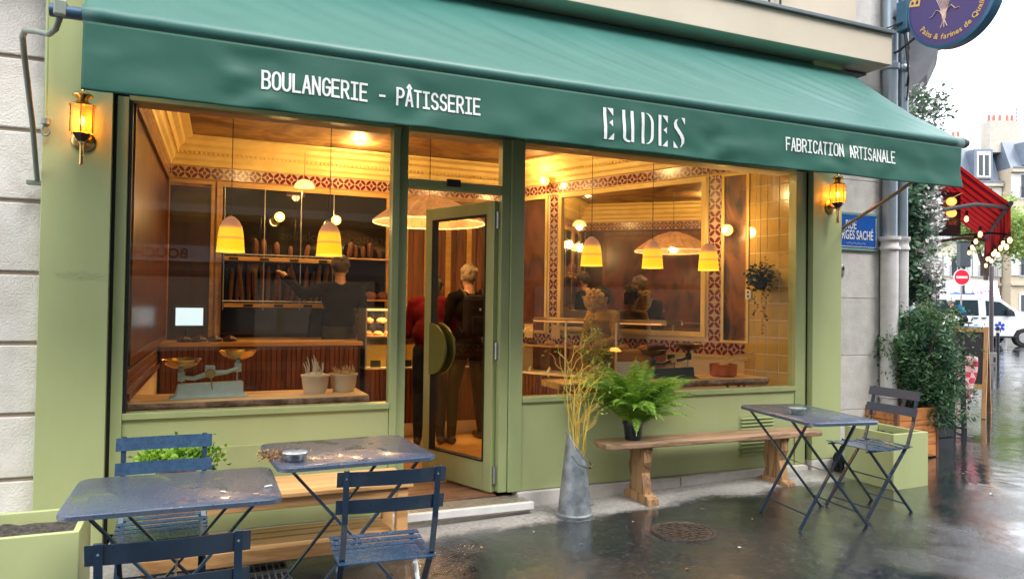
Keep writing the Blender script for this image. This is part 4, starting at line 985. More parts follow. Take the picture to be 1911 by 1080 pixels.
rw = struct('right_wall', MB().add([tuple(WT(-.05,0,0)),tuple(WT(TC+.1,0,0)),tuple(WT(TC+.1,-.12,0)),tuple(WT(-.05,-.12,0)),tuple(WT(-.05,0,CEIL)),tuple(WT(TC+.1,0,CEIL)),tuple(WT(TC+.1,-.12,CEIL)),tuple(WT(-.05,-.12,CEIL))],[(0,1,5,4),(1,2,6,5),(2,3,7,6),(3,0,4,7),(4,5,6,7)]), PLAST)
struct('front_header', MB().box(XL-.08,4.85,.10,.24,2.62,CEIL), CREAM)
struct('far_enclosure', MB().box(XL-.4,-.44,.26,YB+.3,-.2,CEIL+.2).box(XL-.4,6,YB+.16,YB+.4,-.2,CEIL+.2).box(XL-.4,6,.26,YB+.4,CEIL+.11,CEIL+.2), mat('hidden_masonry', (.3,.28,.25), .9))
# stepped cornice on the back, right and left walls, egg-and-dart beads as one row
def cornice(fn, length, parent, name='cornice'):
    prof = [(0,2.83),(.02,2.835),(.025,2.86),(.05,2.875),(.055,2.90),(.09,2.925),(.10,2.95),(.14,2.965),(.15,2.99),(.22,3.005),(.22,3.019),(0,3.019)]
    prof = [(a, 2.83+(b-2.83)*1.51) for a, b in prof]
    mb = MB(); mb.prism(prof, lambda o, z: fn(0, o, z), lambda o, z: fn(length, o, z)); part(name, mb, CORN, parent)
    mb = MB(); k = 0
    while .02+k*.045 < length: 
        c = fn(.02+k*.045, .082, 2.955); mb.ball(c, (.012,.012,.014), 6, 4); k += 1
    stuffpart(part('bead', mb, CORN, parent))
BF = lambda s, o, z: Vector((XL+s, YB-o, z))
LF = lambda s, o, z: LA+LD*s+LN*o+Vector((0,0,z))
RF = lambda s, o, z: WT(s, o, z)
cornice(BF, XC-XL, bw); cornice(LF, 3.40, lw); cornice(RF, TC, rw)
# patterned border tiles
TILE, n, p = new_mat('maroon_flower_tile'); tc = n.nodes.new('ShaderNodeTexCoord'); sx = n.nodes.new('ShaderNodeSeparateXYZ'); n.links.new(tc.outputs['Object'], sx.inputs[0])
def mth(op, a, b=None, c=None):
    q = n.nodes.new('ShaderNodeMath'); q.operation = op
    for i, x in enumerate((a, b, c)):
        if x is None: continue
        if isinstance(x, (int, float)): q.inputs[i].default_value = x
        else: n.links.new(x, q.inputs[i])
    return q.outputs[0]
TS = .125
X_ = mth('DIVIDE', sx.outputs[0], TS/2); Z_ = mth('DIVIDE', sx.outputs[2], TS/2)
rr = mth('SQRT', mth('ADD', mth('MULTIPLY', X_, X_), mth('MULTIPLY', Z_, Z_))); th = mth('ARCTAN2', Z_, X_)
pet = mth('POWER', mth('ABSOLUTE', mth('SINE', mth('MULTIPLY', th, 2.0))), 1.7)
inside = mth('LESS_THAN', rr, mth('MULTIPLY', pet, 1.22)); core = mth('GREATER_THAN', rr, .13)
side = mth('LESS_THAN', mth('ADD', mth('ABSOLUTE', mth('SUBTRACT', mth('ABSOLUTE', X_), .92)), mth('MULTIPLY', mth('ABSOLUTE', Z_), .5)), .20)
mk = mth('MAXIMUM', mth('MULTIPLY', inside, core), side)
mx = n.nodes.new('ShaderNodeMix'); mx.data_type = 'RGBA'; n.links.new(mk, mx.inputs[0]); mx.inputs[6].default_value = (.47,.35,.24,1); mx.inputs[7].default_value = (.13,.008,.028,1)
n.links.new(mx.outputs[2], p.inputs['Base Color']); p.inputs['Roughness'].default_value = .22
tm = MB().box(-TS/2+.001,TS/2-.001,-.006,0,-TS/2+.001,TS/2-.001).mesh('tile', TILE)
def tiles(fn, s0, s1, z, parent, ang, vertical=False, z1=None):
    if not vertical:
        n_ = max(1, int(round((s1-s0)/TS)))
        for k in range(n_):
            o = part('tile', tm, None, parent, loc=fn(s0+(k+.5)*TS, .0005, z), rot=(0,0,ang))
    else:
        n_ = int(round((z1-z)/TS))
        for k in range(n_): part('tile', tm, None, parent, loc=fn(s0, .0005, z+(k+.5)*TS), rot=(0,R(90),ang) if False else (0,0,ang))
RANG = math.atan2(-WD.y, -WD.x)           # tile faces into the room
tiles(BF, 0, XC-XL, 2.765, bw, 0)
tiles(RF, 0, TC, 2.765, rw, RANG); tiles(RF, -.03, TC, 1.055, rw, RANG)
tiles(RF, .30, 0, 1.12, rw, RANG, True, 2.70); tiles(RF, 2.31, 0, 1.12, rw, RANG, True, 2.70)
tiles(LF, 0, 3.40, .95, lw, LANG); tiles(LF, 0, 3.40, 2.765, lw, LANG)
# gilt mouldings round the panels
def mould(fn, s0, s1, z0, z1, parent, m=CORN, w=.03, d=.022, name='moulding'):
    mb = MB()
    def b(a0, a1, c0, c1): mb.prism([(a0,c0),(a1,c0),(a1,c1),(a0,c1)], lambda s, z: fn(s, .001, z), lambda s, z: fn(s, d, z))
    b(s0,s1,z0,z0+w); b(s0,s1,z1-w,z1); b(s0,s0+w,z0+w+.0005,z1-w-.0005); b(s1-w,s1,z0+w+.0005,z1-w-.0005); return part(name, mb, m, parent)
def panel(fn, s0, s1, z0, z1, parent, m, d=.006, name='panel'):
    mb = MB(); mb.prism([(s0,z0),(s1,z0),(s1,z1),(s0,z1)], lambda s, z: fn(s, .001, z), lambda s, z: fn(s, d, z)); return part(name, mb, m, parent)
MIR, n, p = new_mat('old_mirror'); p.inputs['Metallic'].default_value = 1; p.inputs['Roughness'].default_value = .03; p.inputs['Base Color'].default_value = (.80,.78,.72,1)
panel(RF, .42, 2.19, 1.20, 2.68, rw, MIR, name='mirror'); mould(RF, .385, 2.225, 1.16, 2.70, rw, w=.045, d=.035, name='mirror_frame')
def mural(name, bgc, fig):
    m, n, p = new_mat(name); co = _coord(n, (1,1,.5)); a = _tex(n, 'ShaderNodeTexNoise', Scale=3.2, Detail=7.0, Distortion=1.6); n.links.new(co, a.inputs['Vector'])
    n.links.new(_ramp(n, a.outputs[0], [(.36,fig),(.46,tuple((x+y)/2 for x, y in zip(bgc, fig))),(.54,bgc),(.72,tuple(min(1,x*1.2) for x in bgc))]), p.inputs['Base Color']); p.inputs['Roughness'].default_value = .3; return m
panel(RF, -.05, .20, 1.14, 2.68, rw, mural('painted_panel', (.26,.12,.07), (.025,.035,.06))); mould(RF, -.05, .22, 1.12, 2.70, rw, w=.02)
# the blue painted figure patch on that panel
mb = MB(); o = [(.06+.055*math.cos(R(a))*(1+.25*nz(a*.05,3)), 1.85+.36*math.sin(R(a))*(1+.12*nz(a*.08,9))) for a in range(0,360,12)]
mb.prism(o, lambda s, z: WT(s,.0062,z), lambda s, z: WT(s,.0075,z)); pass
panel(RF, 2.42, TC-.03, 1.14, 2.68, rw, mural('amber_panel', (.16,.055,.02), (.05,.018,.01))); mould(RF, 2.40, TC, 1.12, 2.70, rw, w=.03)
mould(RF, -.05, TC, 2.835-.135, 2.835-.133+.02, rw, w=.008, name='picture_rail'); mould(RF, -.05, TC, .965, .99, rw, w=.01, name='dado_rail')
# left wall: painted wood panel, gilt frame, lower tile border, plaster below
panel(LF, .0, 2.95, 1.09, 2.62, lw, mural('dark_landscape_panel', (.12,.032,.010), (.03,.010,.006))); mould(LF, -.02, 3.0, 1.05, 2.66, lw, m=RDW, w=.05, d=.03)
mould(LF, 0, 3.39, .845, .885, lw, m=RDW, w=.018, d=.03, name='dado_rail'); panel(LF, 0, 3.39, .11, .84, lw, PLAST, name='dado')
# back wall: frames, dark glass, shelves
panel(BF, .04, .44, .9, 2.62, bw, DKW); mould(BF, .02, .48, .9, 2.68, bw, m=YLW, w=.035, d=.03)
panel(BF, .08, .42, 2.24, 2.55, bw, mat('smoky_glass_pane', (.09,.07,.05), .08), .012, 'pane')
DGL = mat('dark_back_glass', (.012,.009,.008), .06, c2=(.01,.008,.007))
panel(BF, .56, 2.30, 1.0, 2.64, bw, DGL, .008, 'dark_panel'); mould(BF, .50, 2.36, 1.0, 2.69, bw, m=YLW, w=.055, d=.03)
panel(BF, 2.42, XC-XL-.02, .3, 2.66, bw, RDW, .012); 
for k in range(9): panel(BF, 2.50+k*.13, 2.56+k*.13, 1.0, 2.62, bw, RDW if k % 2 else YLW, .03, 'reeded_strip')
# tiled pier beside the right window
TILEY = mat('glazed_ochre_tile', (.62,.42,.11), .12, c2=(.50,.32,.07), ns=6, var=.10, coat=.4); GROUT = mat('pale_grout', (.85,.78,.52), .7, emit=(1,.8,.4), es=0)
TP0 = Vector((4.828,.105,0)); TP1 = Vector((4.70,.575,0)); td = (TP1-TP0).normalized(); tn = Vector((-td.y, td.x, 0))*1.0
if tn.x > 0: tn = -tn
tp = struct('tiled_pier', MB().prism([(0,.1),(.487,.1),(.487,CEIL),(0,CEIL)], lambda s, z: TP0+td*s+Vector((0,0,z)), lambda s, z: TP0+td*s-tn*.12+Vector((0,0,z))), GROUT)
w = .116; hgt = .152; ty = MB().box(.004,w-.004,-.003,0,.004,hgt-.004).mesh('tile', TILEY); ta = math.atan2(-td.y,-td.x)
for i in range(4):
    for j in range(18): part('tile', ty, None, tp, loc=TP0+td*(.485-(3-i)*w-.0)+tn*.0005+Vector((0,0,.12+j*hgt)), rot=(0,0,ta))
o = part('wall_socket', MB().box(-.03,.03,-.012,0,-.045,.045), WHITEP, None, bevel=.004, loc=TP0+td*.44+tn*.007+Vector((0,0,1.57)), rot=(0,0,ta)); tag(o, 'white double wall socket on the ochre tiles', 'socket')
part('socket_hole', MB().ball((0,-.0125,.018),(.012,.003,.012),10,6).ball((0,-.0125,-.018),(.012,.003,.012),10,6), IRON, o)

# ------------------------------------------------------------------ counters
def fluted(parent, P0, P1, z0, z1, nrm, m=RDW, pitch=.045):
    d = (P1-P0); L = d.length; d.normalize(); a = math.atan2(d.y, d.x)
    sl = MB().box(.004,pitch-.004,-.014,.0,0,z1-z0).mesh('slat', m)
    for k in range(int(L/pitch)):
        part('slat', sl, None, parent, loc=P0+d*k*pitch+Vector((0,0,z0))+nrm*.001, rot=(0,0,a))
CY = 2.45
ct = thing('service_counter', 'fluted dark wood counter behind the left window holding the till', 'counter', (0,0,0))
part('carcass', MB().box(XL+.02,1.55,CY,CY+.42,FZ+.012,1.02), DKW, ct); fluted(ct, Vector((XL+.03,CY-.001,0)), Vector((1.54,CY-.001,0)), .24, 1.02, Vector((0,-1,0)))
part('skirting', MB().box(XL+.02,1.55,CY-.018,CY-.001,FZ+.013,.235), PLAST, ct); part('worktop', MB().box(XL+.01,1.57,CY-.03,CY+.44,1.022,1.062), YLW, ct, bevel=.004)
# glass display case, straight run
YEL = mat('case_yellow_back', (.85,.58,.14), .5); WARM = (1,.62,.22)
dc = thing('display_case', 'lit glass pastry case with fluted base seen through the doorway', 'display case', (0,0,0))
part('base', MB().box(1.60,3.18,CY,CY+.42,FZ+.012,.78), RDW, dc); fluted(dc, Vector((1.61,CY-.001,0)), Vector((3.16,CY-.001,0)), .24, .775, Vector((0,-1,0)))
part('skirting', MB().box(1.60,3.18,CY-.018,CY-.001,FZ+.013,.235), PLAST, dc)
part('deck', MB().box(1.60,3.18,CY-.02,CY+.42,.782,.80), PLAST, dc); part('back_panel', MB().box(1.60,3.18,CY+.40,CY+.42,.802,1.12), YEL, dc)
part('deck_front', MB().box(1.62,3.16,CY+.09,CY+.10,.81,1.02), YEL, dc); part('shelf', MB().box(1.62,3.16,CY+.06,CY+.39,1.10,1.112), YLW, dc); part('shelf', MB().box(1.62,3.16,CY+.02,CY+.38,1.235,1.243), CLEAR, dc)
part('top_shelf', MB().box(1.60,3.18,CY,CY+.40,1.385,1.397), CLEAR, dc); part('front_glass', MB().box(1.61,3.17,CY+.0,CY+.008,.802,1.384), CLEAR, dc)
part('light_strip', MB().box(1.64,3.14,CY+.36,CY+.39,1.36,1.38), emis('case_light_strip', (1,.58,.18), 1.0), dc)
mb = MB(); [mb.box(x,x+.015,CY+.001,CY+.39,.802,1.384) for x in (1.60,2.40,3.165)]; part('upright', mb, STEEL, dc)
for k in range(9): part('tray_card', MB().box(1.66+k*.16,1.76+k*.16,CY+.02,CY+.03,.80,.87), mat('black_price_card', (.02,.018,.016), .5), dc)
ft_ = emis('case_front_strip', (1,.55,.14), .8); part('light_strip', MB().box(1.64,3.14,CY+.012,CY+.022,1.366,1.38), ft_, dc)
al = bpy.data.lights.new('case_light', 'AREA'); al.shape = 'RECTANGLE'; al.size = 1.4; al.size_y = .05; al.energy = 22; al.color = WARM
ao = link(bpy.data.objects.new('case_light', al), dc); ao.location = (2.39,CY+.05,1.36)
# cakes and loaves, each its own thing
rs = random.Random(8)
CAKES = [mat('glazed_tart', (.50,.16,.04), .3, c2=(.30,.05,.02), ns=50, bump=.5, bs=70), mat('golden_pastry', (.62,.33,.10), .5, c2=(.42,.18,.05), ns=40, bump=.6, bs=60), mat('red_berry_tart', (.45,.03,.03), .25, c2=(.55,.30,.08), ns=60), mat('chocolate_cake', (.09,.035,.02), .4, c2=(.05,.02,.01), ns=30)]
CREAMC = mat('whipped_cream', (.80,.72,.55), .6)
pm = []
for m_ in CAKES:
    mb = MB(); mb.lathe([(.0,0),(.042,0),(.05,.018),(.045,.026),(.03,.040),(.0,.046)], n=12); pm.append(mb.mesh('pastry', m_, True))
def pastry(x, y, z, i, label, grp, s=1.0):
    o = link(bpy.data.objects.new('pastry', pm[i])); o.location = (x,y,z); o.scale = (s,s,s); o.rotation_euler = (0,0,rs.uniform(0,6)); tag(o, label, 'pastry', grp)
for k in range(14): pastry(1.66+k*.108, CY+.19, 1.113, k % 3, 'small pastry on the middle shelf of the lit case, number %d from the left' % (k+1), 'pastries on the middle shelf of the case')
for k in range(13): pastry(1.68+k*.115, CY+.22, .801, (1,3,2,1)[k % 4], 'round pastry on the bottom deck of the lit case, number %d from the left' % (k+1), 'pastries on the deck of the case', 1.05)
for k in range(11): pastry(1.67+k*.135, CY+.20, 1.244, (2,1,0)[k % 3], 'fruit topped pastry on the glass upper shelf, number %d from the left' % (k+1), 'pastries on the glass upper shelf', 1.1)
# right run along the mirror wall
c0, c1 = Vector((3.20,2.40,0)), Vector((3.98,1.03,0)); cdir = (c1-c0).normalized(); cn = Vector((cdir.y,-cdir.x,0)); cn = -cn if cn.x > 0 else cn; CLn = (c1-c0).length
def CT(s, o, z): return c0+cdir*s-cn*o+Vector((0,0,z))
def cbox(name, s0, s1, o0, o1, z0, z1, m, parent, **k):
    mb = MB(); mb.prism([(s0,o0),(s1,o0),(s1,o1),(s0,o1)], lambda s, o: CT(s,o,z0), lambda s, o: CT(s,o,z1)); return part(name, mb, m, parent, **k)
rc = thing('display_case', 'glass cake case running along the mirror wall behind the right window', 'display case', (0,0,0))
cbox('base', 0, CLn, .0, .34, FZ+.012, .72, RDW, rc); fluted(rc, CT(.01,-.001,0), CT(CLn-.01,-.001,0), .2, .715, cn)
cbox('deck', 0, CLn, -.02, .34, .722, .74, PLAST, rc); cbox('back_panel', 0, CLn, .32, .34, .742, 1.0, mat('copper_back', (.36,.13,.06), .35, .3), rc)
cbox('shelf', .02, CLn-.02, .04, .31, 1.005, 1.02, YLW, rc); cbox('top_glass', 0, CLn, -.02, .33, 1.285, 1.297, CLEAR, rc); cbox('front_glass', 0, CLn, -.005, .003, .742, 1.284, CLEAR, rc)
cbox('light_strip', .03, CLn-.03, .28, .30, 1.262, 1.28, emis('case_light_strip_2', (1,.5,.15), .22), rc); cbox('top_rail', 0, CLn, .331, .345, 1.26, 1.31, mat('brass_rail', (.6,.42,.18), .3, .8), rc)
for s_ in (.62, 1.20): cbox('upright', s_, s_+.02, .0, .015, .742, 1.284, PAPER, rc)
for k in range(6):
    s_ = .12+k*.24; o = MB().lathe([(.0,0),(.032,.0),(.02,.03),(.004,.06),(.0,.065)], n=10); q = part('meringue', o, CREAMC, None, True, loc=CT(s_,.12,.741)); tag(q, 'white peaked meringue in the mirror wall case, number %d from the doorway end' % (k+1), 'meringue', 'meringues in the mirror wall case')
for k in range(7): pastry(*CT(.1+k*.22,.17,1.021), (3,1,0,2)[k % 4], 'pastry on the wooden shelf of the mirror wall case, number %d from the doorway end' % (k+1), 'pastries on the shelf of the mirror wall case', 1.15)
for k, (s_, l) in enumerate(((.10,'left of the two'),(.42,'right of the two'))):
    q = cbox('price_card', s_, s_+.11, .02+.03*k, .026+.03*k, 1.10, 1.24, mat('handwritten_card', (.62,.46,.26), .8, c2=(.45,.30,.15), ns=40), None); tag(q, 'tan handwritten card leaning in the case, '+l, 'card')
# till monitor
t = thing('till_monitor', 'black till monitor with a bright white screen on the left counter', 'monitor', (.0,2.52,1.063), R(5))
part('foot', MB().box(-.06,.06,-.05,.05,0,.012), BLACK, t, bevel=.003); part('neck', MB().box(-.02,.02,-.01,.02,.012,.14), BLACK, t)
part('housing', MB().box(-.135,.135,-.012,.02,.13,.33), BLACK, t, bevel=.004); part('screen', MB().box(-.115,.115,-.0145,-.0125,.15,.31), emis('lit_screen', (.55,.78,.90), .42), t)
t = thing('loaf_basket', 'dark loaves laid on the counter below the till', 'bread', (.12,2.50,1.063))
for k in range(4): part('loaf', MB().loft([(-.22+k*.13,0,.02),(-.16+k*.13,.0,.03),(-.10+k*.13,.01,.02)], [.018,.032,.015], 8), CAKES[3], t, True)
# back shelving with baguettes
BRD = mat('baguette_crust', (.13,.038,.012), .7, c2=(.055,.016,.006), ns=14, bump=.5, bs=40, var=.2)
sh_ = thing('bread_shelves', 'honey wood and steel bread shelving on the back wall behind the baker', 'shelves', (0,0,0))
for z in (1.42,1.90): part('shelf_board', MB().box(.32,1.40 if z < 1.6 else 1.40,YB-.24,YB-.035,z-.045,z), YLW, sh_, bevel=.003); part('rail', MB().loft([(.30,YB-.27,z+.02),(1.40,YB-.27,z+.02)], .007, 8), STEEL, sh_, True)
part('shelf_board', MB().box(1.50,2.08,YB-.22,YB-.035,1.915,1.93), YLW, sh_)
for x in (.31,.70,1.07,1.41): part('hanger', MB().loft([(x,YB-.235,1.35),(x,YB-.235,2.62)], .005, 6), STEEL, sh_, True)
part('shelf_board', MB().box(1.5,2.08,YB-.22,YB-.035,1.46,1.475), YLW, sh_)
for k in range(7): part('label_holder', MB().box(.36+k*.15,.45+k*.15,YB-.246,YB-.241,(1.383 if k % 2 else 1.862),(1.41 if k % 2 else 1.89)), BLACK, sh_)
bm_ = MB(); bm_.loft([(0,0,0),(0,.01,.08),(0,.02,.22),(0,.03,.36),(0,.035,.43)], [.008,.024,.027,.022,.006], 8); bme = bm_.mesh('baguette', BRD, True)
for k in range(16):
    o = link(bpy.data.objects.new('baguette', bme)); o.location = (.38+k*.062, YB-.17, 1.425); o.rotation_euler = (rs.uniform(-.05,.05), rs.uniform(-.16,.16), rs.uniform(0,6)); s_ = rs.uniform(.82,1.08); o.scale = (s_,s_,s_); tag(o, ('leftmost' if k == 0 else 'rightmost' if k == 15 else 'number %d from the left' % (k+1))+' of the upright baguettes in the lower rack', 'baguette', 'baguettes in the lower rack')
lb = MB().loft([(0,0,0),(0,.0,.03),(0,.0,.09),(0,0,.15),(0,0,.17)], [.01,.032,.036,.03,.01], 8).mesh('loaf', BRD, True)
for k, x in enumerate((.45,.62,.70,.84,.98,1.14,1.60,1.68,1.76,1.84,1.95)):
    o = link(bpy.data.objects.new('loaf', lb)); o.location = (x, YB-.13, 1.905 if x < 1.45 else 1.935); o.rotation_euler = (0,rs.uniform(-.25,.25),rs.uniform(0,6)); s_ = rs.uniform(.7,1.15); o.scale = (s_*.9,s_*.9,s_); tag(o, ('leftmost' if k == 0 else 'rightmost' if k == 10 else 'number %d from the left' % (k+1))+' of the short loaves on the top bread shelf', 'loaf', 'short loaves on the top shelf')
for k in range(4):
    o = part('round_loaf', MB().ball((0,0,.04),(.07,.06,.05),12,8), BRD, None, True, loc=(1.57+k*.14,YB-.14,1.477)); tag(o, ('leftmost','second','third','rightmost')[k]+' round loaf on the low back shelf right of the baker', 'loaf', 'round loaves on the low back shelf')

# ------------------------------------------------------------------ window ledges and what stands on them
LIVE = wood_mat('live_edge_slab', (.78,.50,.20), (.60,.34,.12), 0, .8, .4, 5, .05); BARK = mat('bark_edge', (.46,.30,.20), .85, c2=(.14,.08,.055), ns=14, bump=1.0, bs=28)
def ledge(x0, x1, y0, y1, z, label, leg_x):
    t = thing('live_edge_ledge', label, 'shelf', (0,0,0)); n = 40; top = []; bot = []
    for k in range(n+1):
        x = x0+(x1-x0)*k/n; top.append((x, y0+.012*nz(x*4,2)+.006*nz(x*15,5))); bot.append((x, y0+.02+.018*nz(x*5,8)+.01*nz(x*17,3)))
    mb = MB(); pl_ = top+[(x1,y1),(x0,y1)]; mb.add([(x,y,z) for x, y in pl_]+[(x,y+.004,z-.014) for x, y in pl_], [tuple(range(len(pl_))), tuple(range(2*len(pl_)-1,len(pl_)-1,-1))]+[(i,(i+1)%len(pl_),len(pl_)+(i+1)%len(pl_),len(pl_)+i) for i in range(len(pl_))]); part('slab', mb, LIVE, t)
    mb = MB(); v = []
    for k in range(n+1):
        a, b = top[k], bot[k]; v += [(a[0],a[1]-.003,z-.005),(a[0],(a[1]+b[1])/2-.014+.008*nz(a[0]*22,1),z-.03),(b[0],b[1],z-.058),(b[0],b[1]+.08,z-.058)]
    part('bark', MB().add(v, [(4*k+j,4*k+j+1,4*k+5+j,4*k+4+j) for k in range(n) for j in range(3)]), BARK, t, 'all')
    part('end_grain', MB().box(x1-.01,x1,y0+.03,y1,z-.055,z-.015), BARK, t); part('underside', MB().box(x0,x1-.011,y0+.08,y1,z-.05,z-.0145), LIVE, t)
    for lx in leg_x: part('bracket', MB().box(lx,lx+.012,y0+.03,y0+.05,.6,z-.055), IRON, t)
ledge(XL-.065, 1.12, .12, .56, .825, 'live edge timber window ledge with the mint scales', (-.18,-.15,.3))
ledge(2.62, 4.62, .17, .56, .845, 'live edge timber ledge in the right window with the green scales', (2.8,4.2,4.32,4.38))
def scales(x, y, z, rot, body, pan, label, s=1.0, blk=False):
    t = thing('balance_scale', label, 'scale', (x,y,z), rot); t.scale = (s,s,s)
    mb = MB(); mb.add([(-.24,-.08,0),(.24,-.08,0),(.24,.08,0),(-.24,.08,0),(-.20,-.055,.02),(.20,-.055,.02),(.20,.055,.02),(-.20,.055,.02),(-.19,-.045,.085),(.20,-.045,.095),(.20,.045,.095),(-.19,.045,.085)],[(0,3,2,1),(0,1,5,4),(1,2,6,5),(2,3,7,6),(3,0,4,7),(4,5,9,8),(5,6,10,9),(6,7,11,10),(7,4,8,11),(8,9,10,11)]); part('base', mb, body, t, bevel=.006)
    part('beam', MB().loft([(-.17,-.01,.13),(-.10,-.01,.12),(0,-.01,.15),(.10,-.01,.155),(.17,-.01,.18)], [(.012,.02),(.014,.018),(.02,.022),(.014,.018),(.012,.02)], 8), body, t, True)
    part('pivot', MB().lathe([(.028,-.02),(.032,0),(.028,.02)], n=16, T=Matrix.Translation((0,-.03,.15)) @ Matrix.Rotation(R(90),4,'X')), BRASS, t, True)
    part('crown', MB().box(-.03,.03,-.02,.02,.16,.20), body, t, bevel=.006); part('pointer', MB().bar((0,-.05,.14),(.01,-.05,.05),.006,.004), BRASS if not blk else IRON, t)
    for s_, zz in ((-1,.155),(1,.205)):
        part('stirrup', MB().box(s_*.17-.02,s_*.17+.02,-.02,.02,zz-.05,zz+.01), body, t, bevel=.004); part('rod', MB().loft([(s_*.165,0,.07),(s_*.165,0,zz-.04)], .006, 8), STEEL, t, True)
        part('pan_holder', MB().loft([(s_*.17,0,zz),(s_*.17,0,zz+.04)], .014, 8), body, t, True)
        part('pan', MB().lathe([(.0,.02),(.05,.024),(.095,.045),(.118,.075),(.122,.075),(.098,.041),(.05,.018),(.0,.014)], (s_*.17,0,zz+.015), 26), pan, t, True)
    return t
MINT = mat('mint_enamel', (.50,.62,.55), .35, c2=(.40,.52,.46), ns=12, rv=.1)
scales(.13,.33,.826,R(4),MINT,BRASS,'mint green balance scales with brass pans on the left ledge')
DGR = mat('dark_green_iron', (.012,.035,.03), .3, c2=(.008,.02,.018), ns=10); OLDB = mat('tarnished_pan', (.16,.11,.05), .3, .9, c2=(.08,.055,.03), ns=10)
scales(3.74,.37,.846,R(-6),DGR,OLDB,'dark green balance scales with tarnished pans on the right ledge', .98, True)
o = part('dried_roll', MB().loft([(3.50,.36,1.10),(3.57,.34,1.115),(3.66,.35,1.105)], [.02,.032,.018], 8), BRD, None, True); tag(o, 'crusty bread roll lying in the left pan of the green scales', 'bread roll')
# ceramic jars with wheat ears
JAR = mat('pale_ceramic', (.68,.60,.45), .45, c2=(.58,.50,.36), ns=8)
STRAW = mat('dry_straw', (.62,.42,.18), .8, c2=(.42,.27,.10), ns=30); WHT = mat('white_dried_stems', (.75,.68,.52), .8)
def jar(x, y, label, kind):
    t = thing('ceramic_jar', label, 'jar', (x,y,.826), group='pale ceramic jars on the left ledge')
    part('body', MB().lathe([(.0,0),(.068,0),(.082,.03),(.092,.105),(.099,.112),(.099,.122),(.09,.122),(.083,.10),(.0,.09)], n=24), JAR, t, True)
    r_ = random.Random(kind)
    part('filling', MB().ball((0,0,.11),(.082,.082,.03),14,8), STRAW if kind else CREAMC, t, True)
    for k in range(26 if kind else 14):
        a = r_.uniform(0,6.28); q = r_.uniform(.01,.07); h = r_.uniform(.03,.06) if kind else r_.uniform(.06,.13)
        e = (q*1.3*math.cos(a), q*1.3*math.sin(a), .12+h); part('stem', MB().loft([(q*math.cos(a),q*math.sin(a),.11),((q*math.cos(a)+e[0])/2+.008,(q*math.sin(a)+e[1])/2,.115+h*.6),e], [.004,.007 if kind else .004,.003], 5), STRAW if kind else WHT, t, True)
    part('label_band', MB().lathe([(.0835,.03),(.0925,.095)], (0,0,0), 24, close=True), mat('jar_label', (.45,.38,.26), .7, c2=(.62,.55,.4), ns=20), t, True) if False else None
jar(.80,.36,'pale ceramic jar of white dried stems, nearer the mint scales', 0)
jar(1.00,.40,'pale ceramic jar of straw coloured wheat ears at the ledge end', 1)
t = thing('copper_pan', 'copper pot of dried wheat on the right ledge near the tiles', 'pot', (4.30,.38,.846))
COP = mat('copper', (.55,.20,.09), .28, .9, c2=(.35,.11,.05), ns=8); part('body', MB().lathe([(.0,0),(.10,0),(.115,.015),(.12,.10),(.124,.105),(.118,.106),(.112,.03),(.0,.02)], n=28), COP, t, True)
r_ = random.Random(3)
for k in range(18):
    a = r_.uniform(-.6,.6); L = r_.uniform(.12,.30); y0 = r_.uniform(-.05,.05); part('stem', MB().loft([(-.04,y0,.07),(.04,y0,.13),(L,y0+a*.1,.14+L*.2)], [.003,.004,.003], 5), STRAW, t, True)
part('filling', MB().ball((0,0,.07),(.10,.10,.035),14,8), STRAW, t, True)
# potted herb, flyer and small mushroom lamp in right window
t = thing('windowsill_plant', 'leafy herb in a pale pot on the left end of the right ledge', 'potted plant', (3.05,.46,.846))
part('pot', MB().lathe([(.0,0),(.06,0),(.08,.10),(.085,.105),(.078,.108),(.0,.09)], n=20), mat('straw_pot', (.55,.42,.22), .7, c2=(.4,.3,.15), ns=50), t, True)
rng = np.random.default_rng(41); pts = np.concatenate([np.array([0,0,.2])+rng.normal(size=3)*np.array([.06,.05,.10])+rng.normal(size=(10,3))*.02 for _ in range(46)])
leaves(pts, .035, leaf_mat('bamboo_leaf', (.10,.22,.03), (.42,.55,.12), .45), 'foliage', t, up=.4, aspect=2.4, seed=6)
mb = MB(); [mb.loft([(0,0,.08),(rs.uniform(-.05,.05),rs.uniform(-.04,.04),.2),(rs.uniform(-.1,.1),rs.uniform(-.06,.06),.33)], [.003,.002,.0015], 5) for _ in range(9)]; part('stem', mb, STRAW, t)
o = part('flyer', MB().box(-.11,.11,-.002,.002,0,.13), mat('white_flyer', (.80,.86,.88), .5), None, loc=(3.42,.52,.847), rot=(R(-12),0,R(-8))); tag(o, 'blank white card standing on the right ledge behind the fern', 'card')
t = thing('mushroom_lamp', 'small glowing amber dish lamp beside the right ledge', 'lamp', (3.42,.75,1.05)); part('shade', MB().lathe([(.0,.035),(.03,.03),(.06,.0),(.0,.008)], n=20), emis('amber_dish', (1,.42,.07), .6), t, True); part('stem', MB().loft([(0,0,-.20),(0,0,.01)], .006, 8), BRASS, t, True)
t = thing('glass_compote', 'cut glass footed bowl of golden decorations on the cake case', 'bowl', tuple(CT(.88,.12,1.298)))
part('bowl', MB().lathe([(.0,.0),(.06,.003),(.02,.02),(.012,.07),(.05,.10),(.085,.14),(.115,.24),(.118,.24),(.083,.135),(.0,.095)], n=22), mat('cut_glass', (.55,.42,.24), .1, c2=(.25,.16,.08), ns=30, coat=1), t, True)
mb = MB(); r_ = random.Random(4); [mb.ball((r_.uniform(-.08,.08),r_.uniform(-.08,.08),r_.uniform(.19,.30)), r_.uniform(.018,.032), 8, 6) for _ in range(26)]; part('golden_fruit', mb, mat('golden_decor', (.75,.50,.16), .4, c2=(.5,.28,.06), ns=40), t, True)
